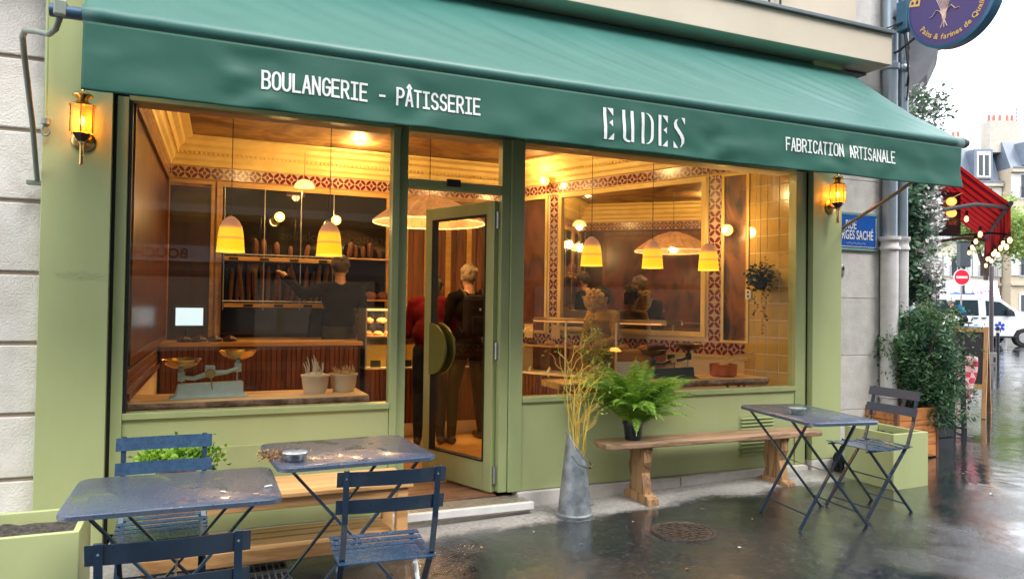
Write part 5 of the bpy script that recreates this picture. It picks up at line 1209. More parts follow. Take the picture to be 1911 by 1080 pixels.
# hanging plant
t = thing('hanging_plant', 'dark trailing plant in a hanging pot before the ochre tiles', 'hanging plant', (4.66,.33,1.66))
part('pot', MB().lathe([(.0,-.05),(.04,-.05),(.065,.03),(.0,.03)], n=16), BLACK, t, True); part('cord', MB().loft([(0,0,.03),(0,0,1.3)], .0025, 5), IRON, t)
rng = np.random.default_rng(51); leaves(np.concatenate([rng.normal(size=(380,3))*np.array([.055,.05,.055])+np.array([0,0,.06])]), .035, leaf_mat('dark_trailing_leaf', (.008,.035,.035), (.03,.09,.07), .4), 'foliage', t, up=0, aspect=1.4, seed=16)
for k, (dx, L) in enumerate(((-.05,.30),(.03,.46),(.06,.34))):
    pts = [(dx+.012*math.sin(j*.9+k), .0, .02-L*j/12) for j in range(13)]; part('vine', MB().loft(pts, .0018, 4), IRON, t); leaves(np.array(pts)[1:], .026, leaf_mat('vine_leaf', (.01,.04,.03), (.05,.09,.05), .4), 'vine_leaf', t, up=-.2, aspect=1.2, seed=20+k)

# ------------------------------------------------------------------ lamps inside
SHD, n, p = new_mat('striped_cane_shade'); tc = n.nodes.new('ShaderNodeTexCoord'); sx = n.nodes.new('ShaderNodeSeparateXYZ'); n.links.new(tc.outputs['Object'], sx.inputs[0])
mr = n.nodes.new('ShaderNodeMapRange'); mr.inputs[1].default_value = 0; mr.inputs[2].default_value = .24; n.links.new(sx.outputs[2], mr.inputs[0])
colr = _ramp(n, mr.outputs[0], [(0,(1,.62,.06)),(.05,(1,.50,.012)),(.34,(1,.52,.015)),(.38,(.72,.25,.05)),(.43,(1,.52,.03)),(.64,(1,.52,.03)),(.70,(.75,.30,.12)),(1,(.60,.30,.18))])
strr = _ramp(n, mr.outputs[0], [(0,(1,)*3),(.1,(.82,)*3),(.62,(.72,)*3),(.75,(.34,)*3),(1,(.22,)*3)])
n.links.new(colr, p.inputs['Base Color']); n.links.new(colr, p.inputs['Emission Color']); ml = n.nodes.new('ShaderNodeMath'); ml.operation = 'MULTIPLY'; ml.inputs[1].default_value = .60; n.links.new(strr, ml.inputs[0]); n.links.new(ml.outputs[0], p.inputs['Emission Strength']); p.inputs['Roughness'].default_value = .8
BULB = emis('warm_bulb', (1,.70,.32), 5)
for k, (x, wh) in enumerate(((.24,'left of the two in the left window'),(.88,'right of the two in the left window'),(2.965,'leftmost of three in the right window'),(3.55,'middle one of three in the right window'),(4.13,'rightmost of three in the right window'))):
    t = thing('pendant_lamp', 'yellow striped cane pendant lamp, '+wh, 'pendant lamp', (x,.38,1.765), group='striped pendant lamps over the window ledges')
    part('shade', MB().lathe([(.092,0),(.088,.004),(.084,.06),(.079,.12),(.070,.17),(.050,.208),(.022,.232),(.008,.238),(.006,.235),(.048,.203),(.066,.168),(.076,.118),(.081,.06),(.086,.004)], n=20, close=True), SHD, t, True)
    part('cord', MB().loft([(0,0,.235),(0,0,1.25)], .0028, 6), IRON, t); part('bulb', MB().ball((0,0,.06),(.024,.024,.032),10,8), BULB, t, True)
    lamp('pendant_light', (0,0,.03), 7.0, (1,.64,.24), .03, t)
GLB = emis('globe_glass', (1,.52,.10), 1.6)
def globe(P, label, base, pw=5):
    t = thing('globe_lamp', label, 'lamp', tuple(P), group='round glowing globe lamps on the walls')
    part('globe', MB().ball((0,0,0),.052,16,12), GLB, t, True); d = Vector(base); part('stem', MB().loft([d*.045, d*.12], .01, 8), BRASS, t, True); part('rose', MB().ball(d*.12,.03,10,8), BRASS, t, True)
    lamp('globe_light', Vector(d)*-.075, pw, (1,.64,.24), .05, t)
globe((.85,3.28,2.33), 'glowing globe lamp on the dark back panel, left one', (0,1,0)); globe((1.44,3.28,2.33), 'glowing globe lamp on the dark back panel, right one', (0,1,0))
globe(WT(2.36,.12,2.93-.08), 'glowing globe lamp high on the right wall left of the mirror', tuple(-WN), 6); globe(WT(.11,.13,2.16), "small globe lamp on the painted panel beside the tiles", tuple(-WN), 4)
t = thing('dome_lamp', 'small half dome lamp glowing above the baker', 'lamp', (1.08,3.15,2.64)); part('shade', MB().lathe([(.105,0),(.098,.03),(.07,.065),(.03,.082),(.0,.086),(.0,.08),(.066,.06),(.094,.026),(.10,0)], n=20), emis('cream_dome', (1,.60,.24), .6), t, True); part('cord', MB().loft([(0,0,.08),(0,0,.37)], .003, 5), IRON, t); lamp('dome_light', (0,0,-.02), 2.0, (1,.55,.2), .04, t)
# large pleated shade over the door area
t = thing('pleated_pendant', 'huge pleated parasol shade hanging inside above the doorway', 'pendant lamp', (1.98,1.62,2.17))
PLT = mat('parasol_paper', (.66,.40,.20), .8, c2=(.36,.17,.08), ns=7, emit=(1,.42,.12), es=.12); n_ = 48; v = []
for rr_, zz_ in ((.50,0),(.44,.05),(.33,.13),(.20,.20),(.05,.25)):
    for j in range(n_): a = 2*math.pi*j/n_; q = rr_*(1+(.025 if j % 2 else -.025)); v.append((q*math.cos(a), q*math.sin(a), zz_+(.012 if j % 2 else 0)))
part('shade', MB().add(v, [(i*n_+j,i*n_+(j+1)%n_,(i+1)*n_+(j+1)%n_,(i+1)*n_+j) for i in range(4) for j in range(n_)]), PLT, t)
mb = MB(); mb.loft([(.502*math.cos(2*math.pi*j/48),.502*math.sin(2*math.pi*j/48),0) for j in range(49)], .006, 6, False); part('rim', mb, emis('lit_rim', (1,.62,.25), .7), t)
part('cord', MB().loft([(0,0,.25),(0,0,.85)], .004, 6), IRON, t); part('bulb', MB().ball((0,0,.10),.04,10,8), BULB, t, True); lamp('parasol_light', (0,0,.06), 18, (1,.64,.24), .06, t)
for x, y in ((.6,1.3),(3.2,1.5),(1.6,2.9)):  # unseen ceiling lamps, added as warm fill for the cornice and room
    t = thing('added_ceiling_fill', 'unseen ceiling lamp added as warm fill, '+('near the left window' if x < 1 else 'near the right window' if x > 3 else 'above the counter'), 'added fill light', (x,y,CEIL-.002), group='added ceiling fill lamps'); part('rose', MB().lathe([(.05,-.01),(.05,0),(.0,0)], n=18), BRASS, t, True); part('lens', MB().lathe([(.0,-.014),(.036,-.014),(.04,-.01)], n=16), emis('fill_lens', (1,.75,.4), 4), t, True); lamp('fill_light', (0,0,-.06), 12, (1,.64,.24), .05, t)
# ------------------------------------------------------------------ people: capsules fused into one voxel surface
SKIN = mat('skin', (.42,.24,.16), .5, c2=(.38,.20,.13), ns=20)
def segdist(P, a, b):
    a = np.array(a); b = np.array(b); ab = b-a; t = np.clip(((P-a)@ab)/max(1e-9, ab@ab), 0, 1); return np.linalg.norm(P-(a+t[:,None]*ab), axis=1), t
class Body:
    def __init__(s): s.mb = MB(); s.seg = []
    def cap(s, a, b, ra, rb, m, flat=1.0, n=12):
        a = Vector(a); b = Vector(b); d = (b-a).normalized(); pts = []; rad = []
        for k in (-80,-50,-20): pts.append(a+d*ra*math.sin(R(k))); rad.append(ra*math.cos(R(k)))
        for k in range(1, 4): pts.append(a.lerp(b, k/4)); rad.append(ra+(rb-ra)*k/4)
        for k in (20,50,80): pts.append(b+d*rb*math.sin(R(k))); rad.append(rb*math.cos(R(k)))
        s.mb.loft(pts, [(r*flat, r) for r in rad], n, ref=(0,1,0) if abs(d.z) > .5 else None); s.seg.append((tuple(a), tuple(b), ra, rb, m))
    def ball(s, c, r, m): s.mb.ball(c, r, 14, 10); s.seg.append((c, (c[0],c[1],c[2]+.001), max(r) if isinstance(r, tuple) else r, max(r) if isinstance(r, tuple) else r, m))
    def build(s, mats, parent, vox=.010):
        me = s.mb.mesh('body', mats); o = link(bpy.data.objects.new('tmpbody', me))
        md = o.modifiers.new('r', 'REMESH'); md.mode = 'VOXEL'; md.voxel_size = vox
        sm = o.modifiers.new('s', 'SMOOTH'); sm.factor = .5; sm.iterations = 5
        bpy.context.view_layer.update(); m2 = bpy.data.meshes.new_from_object(o.evaluated_get(bpy.context.evaluated_depsgraph_get())); bpy.data.objects.remove(o)
        m2.materials.clear(); [m2.materials.append(x) for x in mats]
        k = len(m2.polygons); C = np.empty(k*3); m2.polygons.foreach_get('center', C); C = C.reshape(-1,3); best = np.full(k, 1e9); idx = np.zeros(k, int)
        for a, b, ra, rb, m in s.seg:
            d, t = segdist(C, a, b); d = np.abs(d-(ra+(rb-ra)*t)); q = d < best; best[q] = d[q]; idx[q] = m
        m2.polygons.foreach_set('material_index', idx); m2.polygons.foreach_set('use_smooth', [True]*k); m2.name = 'body'; return link(bpy.data.objects.new('body', m2), parent)
def hand(B, w, d, m=0, s=1.0, curl=.5, side=1):
    """palm and five fingers from wrist w along direction d"""
    w = Vector(w); d = Vector(d).normalized(); x = d.cross(Vector((0,0,1)));  x = (x if x.length > .2 else Vector((1,0,0))).normalized()*side; nrm = d.cross(x)
    B.cap(w, w+d*.07*s, .026*s, .030*s, m, 1.0); B.cap(w+x*.016+d*.05, w-x*.02+d*.06, .018*s, .018*s, m)
    for k, (L, o) in enumerate(((.066,.030),(.074,.011),(.070,-.009),(.054,-.028))):
        a = w+d*.085*s+x*o*s; b = a+d*L*.5*s+nrm*curl*.01; c = b+(d*(1-curl)+nrm*curl).normalized()*L*.5*s; B.cap(a, b, .0095, .009, m, n=8); B.cap(b, c, .009, .008, m, n=8)
    a = w+d*.035*s+x*.026*s; b = a+(d*.6+x*.8).normalized()*.035*s; B.cap(a, b, .012, .010, m, n=8); B.cap(b, b+(d*.9+x*.2).normalized()*.028*s, .010, .009, m, n=8)
def person(label, loc, rot, H, J, mats, hair, hairc, jr=1.0, skirt=None, hairlen=0.0, vox=.010, hands=True, head_turn=0.0, legs=True, group=None):
    """J overrides joints (local metres for a 1.75 m body facing +Y); mats = skin, top, trousers, shoes"""
    t = thing('person', label, 'person', loc, rot); s = H/1.75
    j = dict(pel=(0,0,.95), wst=(0,.005,1.10), cst=(0,.0,1.30), nck=(0,-.01,1.47), hd=(0,.015,1.635), shL=(-.18,-.005,1.425), shR=(.18,-.005,1.425),
             elL=(-.235,-.03,1.13), elR=(.235,-.03,1.13), wrL=(-.245,.06,.88), wrR=(.245,.06,.88), hpL=(-.09,0,.92), hpR=(.09,0,.92), knL=(-.11,.02,.50), knR=(.11,.02,.50), anL=(-.115,-.01,.085), anR=(.115,-.01,.085))
    j.update(J); j = {k: Vector(v)*s for k, v in j.items()}; B = Body(); S = lambda r: r*s
    hd = j['hd']; B.ball(tuple(hd+Vector((0,0,.012))), (S(.074),S(.094),S(.108)), 0); B.ball(tuple(hd+Vector((0,S(.026),-S(.062)))), (S(.050),S(.055),S(.048)), 0)
    ft = Vector((math.sin(head_turn), math.cos(head_turn), 0)); B.ball(tuple(hd+ft*S(.098)-Vector((0,0,S(.012)))), (S(.011),S(.014),S(.02)), 0)
    for q in (-1, 1): B.ball(tuple(hd+Vector((q*S(.075),0,-S(.01)))), (S(.012),S(.018),S(.03)), 0)
    B.cap(j['nck']-Vector((0,0,S(.03))), hd-Vector((0,S(.012),S(.06))), S(.058), S(.052), 0)
    B.cap(j['wst'], j['cst'], S(.105*jr), S(.118*jr), 1, 1.0); B.mb.ball(tuple(j['cst']+Vector((0,0,S(.02)))), (S(.165*jr),S(.108*jr),S(.16)), 16, 12); B.seg.append((tuple(j['cst']),tuple(j['cst']+Vector((0,0,S(.05)))),S(.14),S(.14),1))
    B.mb.ball(tuple(j['wst']), (S(.145*jr),S(.105*jr),S(.17)), 16, 12); B.seg.append((tuple(j['wst']-Vector((0,0,S(.06)))),tuple(j['wst']),S(.14),S(.14),1))
    B.mb.ball(tuple(j['pel']), (S(.155),S(.112),S(.12)), 16, 12); B.seg.append((tuple(j['pel']-Vector((0,0,S(.05)))),tuple(j['pel']-Vector((0,0,S(.02)))),S(.14),S(.14),2))
    B.cap(j['shL'].lerp(j['nck'],.15), j['shR'].lerp(j['nck'],.15), S(.062*jr), S(.062*jr), 1); B.cap(j['cst'], j['nck']-Vector((0,0,S(.03))), S(.10), S(.062), 1)
    for q in 'LR':
        B.cap(j['sh'+q], j['el'+q], S(.062*jr), S(.050*jr), 1); B.cap(j['el'+q], j['wr'+q], S(.050*jr), S(.038*jr), 1)
        if hands: hand(B, j['wr'+q], j['wr'+q]-j['el'+q], 0, s, side=-1 if q == 'R' else 1)
        if legs:
            B.cap(j['hp'+q], j['kn'+q], S(.092), S(.064), 2); B.cap(j['kn'+q], j['an'+q], S(.066), S(.047), 2); a = j['an'+q]; B.cap(a+Vector((0,-S(.03),-S(.045))), a+Vector((0,S(.14),-S(.052))), S(.042), S(.034), 3)
    body = B.build(mats, t, vox)
    # hair shell, split into overlapping locks for an uneven outline
    r_ = random.Random(len(label)); mb = MB()
    if hair:
        mb.ball(tuple(hd+Vector((0,-S(.014),S(.030)))), (S(.084),S(.098),S(.098)), 16, 12)
        for k in range(44):
            a = r_.uniform(0, 6.28); e = r_.uniform(-.1, 1.35); q = Vector((math.cos(a)*math.cos(e)*.080, math.sin(a)*math.cos(e)*.092-.014, .03+math.sin(e)*.092))
            if q.y > .05 and q.z < .05: continue
            mb.ball(tuple(hd+q*s), (S(.022),S(.022),S(.026)), 8, 6)
        if hairlen: mb.loft([hd+Vector((0,-S(.06),S(.02))), hd+Vector((0,-S(.075),-S(.08))), hd+Vector((0,-S(.07),-S(hairlen)))], [S(.07),S(.065),S(.03)], 12)
        hm = mat('hair', hairc, .6, c2=tuple(x*.5 for x in hairc), ns=30, stretch=(6,6,1), bump=.6, bs=60); o = part('hair', mb, hm, t, True); md = o.modifiers.new('r','REMESH'); md.mode = 'VOXEL'; md.voxel_size = .007
    up_ = Vector((0,0,1)); sdv = ft.cross(up_)
    mb = MB()
    for q in (-1, 1): mb.ball(tuple(hd+ft*S(.084)+sdv*q*S(.030)+up_*S(.012)), (S(.012),S(.010),S(.008)), 10, 6)
    part('eyes', mb, mat('eye', (.05,.035,.03), .2), t, True)
    part('mouth', MB().ball(tuple(hd+ft*S(.083)-up_*S(.052)), (S(.022),S(.008),S(.006)), 10, 6), mat('lips', (.38,.14,.11), .5), t, True)
    return t
CL = lambda name, c: mat(name, c, .95, c2=tuple(x*.5 for x in c), ns=9, bump=.6, bs=14, spec=.08)
BLK = CL('black_cloth', (.006,.006,.007)); NAVY = CL('navy_trousers', (.02,.022,.035)); BRN = CL('brown_trousers', (.018,.012,.009)); SHOE = mat('dark_leather_shoe', (.03,.02,.016), .4)
# baker at the shelves: back view, left arm reaching to the rack
b = person('baker in black from behind, one arm raised to the bread rack', (1.44,2.98,FZ+.012), 0, 1.80, dict(elL=(-.36,.03,1.37), wrL=(-.50,.10,1.52), elR=(.25,-.06,1.14), wrR=(.27,.02,.92)), [SKIN,BLK,BLK,SHOE], True, (.06,.04,.03), 1.12, vox=.009)
part('cap', MB().lathe([(.098,0),(.10,.04),(.085,.075),(.0,.085)], (0,.005,1.70), 18), mat('grey_cap', (.10,.08,.06), .8), b, True)
part('apron', MB().loft([(0,.005,1.08),(0,.005,.62)], [(.175,.135),(.19,.145)], 20), CL('apron_cloth', (.05,.05,.05)), b, True)
# customer in the doorway with rucksack
c_ = person('grey haired man in dark jacket and rucksack from behind, in the doorway', (2.50,1.96,FZ+.012), R(8), 1.70, dict(hpL=(-.09,0,.92), knL=(-.15,.03,.50), anL=(-.20,-.05,.085), knR=(.15,.05,.50), anR=(.21,.08,.085), elL=(-.25,.05,1.15), wrL=(-.14,.22,1.10), elR=(.26,.03,1.14), wrR=(.20,.24,1.08)), [SKIN,BLK,BRN,SHOE], True, (.30,.22,.14), 1.08, vox=.010)
rk = part('rucksack', MB().box(-.15,.15,-.27,-.12,1.02,1.42), CL('black_rucksack', (.016,.016,.018)), c_, bevel=.05); part('front_pocket', MB().box(-.11,.11,-.30,-.272,1.05,1.22), CL('rucksack_pocket', (.02,.02,.022)), rk, bevel=.012)
mb = MB(); [mb.loft([(q*.10,-.13,1.40),(q*.115,-.04,1.475),(q*.12,.09,1.40),(q*.13,.11,1.2),(q*.12,-.10,1.06)], [(.018,.006)]*5, 8) for q in (-1,1)]; part('strap', mb, BLACK, rk)
part('badge', MB().ball((-.04,-.305,1.28),(.012,.004,.014),10,6), STEEL, rk, True)
person('person in dark red coat leaning to the counter, left of the door leaf', (2.12,1.98,FZ+.012), R(-22), 1.66, dict(cst=(0,.09,1.27), nck=(.0,.15,1.43), hd=(.02,.20,1.57), shL=(-.17,.10,1.39), shR=(.17,.10,1.39), elL=(-.24,.12,1.10), wrL=(-.16,.33,1.10), elR=(.26,.12,1.12), wrR=(.22,.36,1.15), anL=(-.10,-.12,.09)), [SKIN,CL('dark_red_coat', (.10,.005,.009)),NAVY,SHOE], True, (.03,.02,.016), 1.3, vox=.011, hairlen=.14)
person('woman with dark bun and mustard top behind the cake case', (3.90,1.78,FZ+.012), R(115), 1.52, dict(elL=(-.22,.06,1.15), wrL=(-.12,.24,1.08), elR=(.22,.06,1.15), wrR=(.12,.24,1.08)), [SKIN,CL('mustard_top', (.55,.33,.04)),BLK,SHOE], True, (.015,.012,.012), .95, vox=.011, hairlen=.06)
# cyclist and bicycle on the far street
cy = BG(24.6, 14.95, zf)
person('cyclist with pale helmet and blue rucksack pedalling past the white van', tuple(cy+Vector((0,0,.12))), R(60)-YAW-R(10), 1.72, dict(pel=(0,-.10,.93), hpL=(-.09,-.08,.90), hpR=(.09,-.08,.90), wst=(0,-.05,1.05), cst=(0,.13,1.24), nck=(0,.24,1.38), hd=(0,.31,1.50), shL=(-.17,.20,1.34), shR=(.17,.20,1.34), elL=(-.22,.38,1.14), wrL=(-.20,.56,1.05), elR=(.22,.38,1.14), wrR=(.20,.56,1.05), knL=(-.11,.26,.72), anL=(-.11,.10,.36), knR=(.11,.20,.52), anR=(.11,.06,.16)), [SKIN,CL('charcoal_jacket', (.05,.055,.065)),NAVY,SHOE], False, (.1,.1,.1), 1.1, vox=.016)
pp = [o for o in COL.objects if o.name.startswith('person')][-1]
part('helmet', MB().ball((0,.30,1.53),(.10,.125,.095),14,10), mat('pale_helmet', (.42,.44,.38), .5), pp, True); part('rucksack', MB().loft([(0,-.06,1.12),(0,.10,1.38)], [(.11,.15),(.10,.14)], 12, ref=(0,1,0)), CL('blue_rucksack', (.02,.16,.26)), pp, True)
bk = thing('bicycle', 'city bicycle with a headlamp ridden by the cyclist', 'bicycle', tuple(cy+Vector((0,0,.0))), R(60)-YAW-R(10))
for y in (-.52,.52):
    wm = MB(); wm.loft([(0,y+.34*math.cos(a*R(15)),.34+.34*math.sin(a*R(15))) for a in range(25)], .018, 8, False); wh = part('wheel', wm, BLACK, bk, True)
    mb = MB(); [mb.bar((0,y,.34),(0,y+.33*math.cos(a*R(30)),.34+.33*math.sin(a*R(30))),.003,.003,(1,0,0)) for a in range(12)]; mb.loft([(-.04,y,.34),(.04,y,.34)], .025, 8); part('spokes', mb, STEEL, wh)
FRM = mat('bike_frame', (.08,.14,.16), .4); mb = MB(); [mb.loft([a,b], .016, 8) for a, b in (((0,-.52,.34),(0,-.12,.30)),((0,-.52,.34),(0,-.20,.80)),((0,-.12,.30),(0,-.22,.90)),((0,-.12,.30),(0,.38,.78)),((0,-.20,.80),(0,.36,.86)),((0,.52,.34),(0,.36,.92)))]; part('frame', mb, FRM, bk, True)
part('handlebar', MB().loft([(-.26,.36,1.00),(-.1,.42,1.02),(.1,.42,1.02),(.26,.36,1.00)], .013, 8).loft([(0,.36,.90),(0,.40,1.02)], .014, 8), STEEL, bk, True); part('saddle', MB().ball((0,-.22,.93),(.07,.13,.035),12,8), BLACK, bk, True); part('headlamp', MB().ball((0,.50,.92),.045,10,8), emis('bike_lamp', (1,1,.95), 3), bk, True); part('mudguard', MB().loft([(0,.52+.39*math.cos(R(a)),.34+.39*math.sin(R(a))) for a in range(20,150,15)], [(.004,.03)]*9, 6), mat('blue_guard', (.05,.30,.45), .4), bk)
# ------------------------------------------------------------------ restaurant on the corner
A0 = Vector((6.24,.36,0)); AD = Vector((.80,.60,0)).normalized(); AN = Vector((.60,-.80,0)).normalized(); AZr = math.atan2(.60,.80)
def RS(s, o, z): return A0+AD*s+AN*o+Vector((0,0,z))
rs_ = thing('restaurant_building', 'blue grey corner building with a restaurant behind the planters', 'building', tuple(A0), AZr)
BG1 = mat('blue_grey_facade', (.20,.25,.30), .6, c2=(.15,.19,.24), ns=3, bump=.05); 
part('wall', MB().box(-.02,13.0,0,.5,-.3,3.4), BG1, rs_); part('upper_wall', MB().box(-.02,13.0,-.05,.5,3.402,16), mat('grey_stucco', (.42,.42,.43), .8, c2=(.34,.34,.36), ns=2), rs_)
part('quoin', MB().box(.25,.5,-.09,-.051,3.45,12), mat('quoin_stone', (.55,.54,.53), .8), rs_); part('pilaster', MB().box(.02,.30,-.10,-.001,-.2,3.38), BG1, rs_, bevel=.01); part('white_column', MB().box(10.2,10.45,-.34,-.12,0,3.2), WHITEP, rs_, bevel=.02)
for k in range(3): f_ = part('window', MB().box(1.1+k*2.6,2.6+k*2.6,-.075,-.052,4.2,6.4), IRON, rs_); part('pane', MB().box(1.18+k*2.6,2.52+k*2.6,-.08,-.0751,4.28,6.32), mat('dark_pane', (.04,.05,.06), .05), f_); part('shutter', MB().box(.62+k*2.6,1.08+k*2.6,-.11,-.055,4.2,6.4), mat('pale_shutter', (.60,.60,.60), .6), f_)
part('shop_window', MB().box(1.2,5.2,-.03,-.002,.5,2.6), mat('dark_shop_glass', (.015,.02,.03), .05), rs_)
# stone corbel and balcony slab high up
mb = MB(); prof = [(0,4.1),(.14,4.12),(.30,4.30),(.40,4.55),(.42,4.72),(.62,4.74),(.62,4.86),(.78,4.88),(.78,5.10),(0,5.10)]
mb.prism(prof, lambda o, z: Vector((2.1,-.051-o,z)), lambda o, z: Vector((2.6,-.051-o,z))); part('corbel', mb, mat('corbel_stone', (.40,.41,.43), .8, c2=(.30,.31,.34), ns=4), rs_, bevel=.01); part('balcony_slab', MB().box(1.9,3.0,-.60,-.051,5.102,5.30), mat('slab_stone', (.45,.45,.46), .8), rs_, bevel=.01)
mb = MB(); [mb.bar((1.9+k*.16,-.57,5.31),(1.9+k*.16,-.57,6.2),.02,.02) for k in range(7)]; mb.bar((1.9,-.57,6.2),(3.0,-.57,6.2),.05,.04); part('balustrade', mb, IRON, rs_)
# red striped awning
aw = thing('striped_awning', 'red striped restaurant awning on the corner, hung with bulb strings', 'awning', (0,0,0))
F0, F1 = Vector((9.16,1.0,2.76)), Vector((13.3,4.1,2.74)); FD = (F1-F0).normalized(); FL = (F1-F0).length; AWN = Vector((-FD.y, FD.x, 0)); W0 = F0+AWN*1.0+Vector((0,0,1.01))
STR, n, p = new_mat('red_striped_canvas'); tc = n.nodes.new('ShaderNodeTexCoord'); sx = n.nodes.new('ShaderNodeSeparateXYZ'); n.links.new(tc.outputs['UV'], sx.inputs[0])
wv = n.nodes.new('ShaderNodeMath'); wv.operation = 'FRACT'; sc_ = n.nodes.new('ShaderNodeMath'); sc_.operation = 'MULTIPLY'; sc_.inputs[1].default_value = 9; n.links.new(sx.outputs[0], sc_.inputs[0]); n.links.new(sc_.outputs[0], wv.inputs[0])
r_ = _ramp(n, wv.outputs[0], [(0,(.70,.10,.09)),(.40,(.70,.10,.09)),(.42,(.16,.02,.05)),(.52,(.16,.02,.06)),(.54,(.38,.06,.12)),(.74,(.38,.06,.12)),(.76,(.16,.02,.05)),(.82,(.70,.10,.09))]); r_.node.color_ramp.interpolation = 'CONSTANT'
n.links.new(r_, p.inputs['Base Color']); p.inputs['Roughness'].default_value = .7; tl = n.nodes.new('ShaderNodeBsdfTranslucent'); n.links.new(r_, tl.inputs[0]); ms = n.nodes.new('ShaderNodeMixShader'); ms.inputs[0].default_value = .55; n.links.new(p.outputs[0], ms.inputs[1]); n.links.new(tl.outputs[0], ms.inputs[2]); n.links.new(ms.outputs[0], n.nodes['Material Output'].inputs[0])
def sheet(name, P, nu, nv, parent, m):
    mb = MB(); uv = []
    for i in range(nu+1):
        for j in range(nv+1): mb.v.append(tuple(P(i/nu, j/nv)))
    for i in range(nu):
        for j in range(nv): a = i*(nv+1)+j; mb.f.append((a,a+nv+1,a+nv+2,a+1))
    me = bpy.data.meshes.new(name); me.from_pydata(mb.v, [], mb.f); me.materials.append(m); ul = me.uv_layers.new(name='UVMap')
    for l in me.loops: ul.data[l.index].uv = ((l.vertex_index//(nv+1))/nu, (l.vertex_index % (nv+1))/nv)
    me.polygons.foreach_set('use_smooth', [True]*len(me.polygons)); o = link(bpy.data.objects.new(name, me), parent); sm = o.modifiers.new('solid','SOLIDIFY'); sm.thickness = .004; return o
sheet('canopy', lambda u, v: W0+FD*FL*u+(F0-W0)*v+Vector((0,0,-.03*math.sin(math.pi*v)+.006*math.sin(u*60))), 90, 8, aw, STR)
sheet('valance', lambda u, v: F0+FD*FL*u+Vector((0,0,-.02-.36*v*(.86+.14*abs(math.cos(u*9*math.pi)))))+AWN*.02*math.sin(u*40)*v, 90, 4, aw, STR)
part('front_bar', MB().loft([F0-FD*.05,F1], .03, 8), IRON, aw, True)
for s_ in (.15, 4.9): part('arm', MB().loft([F0+FD*s_+Vector((0,0,-.03)), F0+FD*s_+AWN*.35+Vector((0,0,.03)), F0+FD*s_+AWN*1.25+Vector((0,0,-.10))], .028, 8), mat('grey_arm', (.30,.31,.33), .5), aw, True)
BULBW = emis('string_bulb', (1,.50,.17), 2.2); bmm = MB().ball((0,0,-.04),(.026,.026,.038),10,8).mesh('glass', BULBW, True); smm = MB().loft([(0,0,0),(0,0,.06)], .018, 8).mesh('socket', IRON)
def bulb(P, lab, grp):
    o = thing('string_bulb', lab, 'bulb', tuple(P), 0, grp); part('glass', bmm, None, o); part('socket', smm, None, o)
ORD = ('nearest','second','third','fourth','fifth','sixth','seventh','eighth','ninth','tenth','farthest')
for k in range(11): bulb(F0+FD*(.1+k*.47)+Vector((0,0,-.40-.05*math.sin(k*2))), ORD[k]+' glowing bulb, counted from the near end of the red awning edge string', 'bulbs strung along the red awning')
for k in range(4): bulb(F0+FD*(.25+k*1.1)+AWN*(.30)+Vector((0,0,-.30)), ORD[k]+' glowing bulb, counted from the near end, of the inner string under the red awning', 'bulbs of the inner string under the red awning')
bulb(F0+FD*.25+AWN*.45+Vector((0,0,-.10)), 'single glowing bulb hanging from the grey awning arm', None)
mb = MB(); mb.loft([F0+FD*(.1+k*.235)+Vector((0,0,-.33-.05*abs(math.sin(k*1.57)))) for k in range(21)], .006, 5); o = part('bulb_cable', mb, IRON, None); tag(o, 'black cable of the bulb string along the red awning', 'cable')
# hanging signboard with two lamps
hs_ = thing('hanging_signboard', 'dark red restaurant signboard hanging from a black bracket beside the blossom', 'signboard', tuple(BG(9.6,5.58,2.66)), -YAW)
part('board', MB().box(-.23,.23,-.025,.025,-.22,.32), mat('oxblood_board', (.035,.012,.028), .4), hs_, bevel=.004)
SIGNR = mat('sign_red', (.62,.16,.12), .5); text_part('Maison', .10, SIGNR, frame_T((.02,-.0265,.09),(1,0,0),(0,0,1)), hs_, sx=.8) if False else None
text_part('restaurant', .085, SIGNR, frame_T((0,-.0265,-.10),(1,0,0),(0,0,1)), hs_, sx=.98); part('frame', MB().loft([(-.26,0,-.235),(.25,0,-.235),(.62,0,-.20),(.85,0,-.215)], .014, 6), IRON, hs_, True)
for z in (.19,.04): l_ = part('lamp', MB().ball((.07,-.09,z),(.065,.05,.055),12,8), emis('sign_lamp', (1,.40,.10), .75), hs_, True); part('lamp_hood', MB().add([(-.14,-.10,z-.06),(.20,-.05,z+.11),(.20,-.13,z+.11),(-.14,-.13,z-.06)],[(0,1,2,3)]), mat('hood_amber', (.7,.35,.12), .5, emit=(1,.5,.2), es=.25), l_)
# blossom climber
bl = thing('blossom_climber', 'white blossom climber hanging down the blue grey corner', 'climbing plant', (6.9,.62,0)); rng = np.random.default_rng(61); P_ = []; Q_ = []
for k in range(190):
    u = rng.random(); z = 3.05-1.5*u; s_ = .45+rng.normal()*.20+.35*(1-u); o_ = .18+rng.random()*.18; c = np.array(RS(s_, o_, z))-np.array([6.9,.62,0]); P_.append(c+rng.normal(size=(26,3))*.05)
    if rng.random() < .42: Q_.append(c+np.array([.05,-.07,0])+rng.normal(size=(44,3))*.04)
for k in range(70):
    u = rng.random(); z = 3.75-.75*u+rng.normal()*.08; s_ = .9+u*2.6+rng.normal()*.15; c = np.array(RS(s_, .20+rng.random()*.3, z))-np.array([6.9,.62,0]); P_.append(c+rng.normal(size=(18,3))*.06); Q_.append(c+rng.normal(size=(12,3))*.05)
leaves(np.concatenate(P_), .06, leaf_mat('climber_leaf', (.04,.12,.09), (.22,.36,.20), .4, 5), 'foliage', bl, up=-.1, seed=31, aspect=1.8); leaves(np.concatenate(Q_), .045, mat('blossom', (.78,.76,.74), .7), 'blossom', bl, up=.2, seed=32, aspect=1.1)
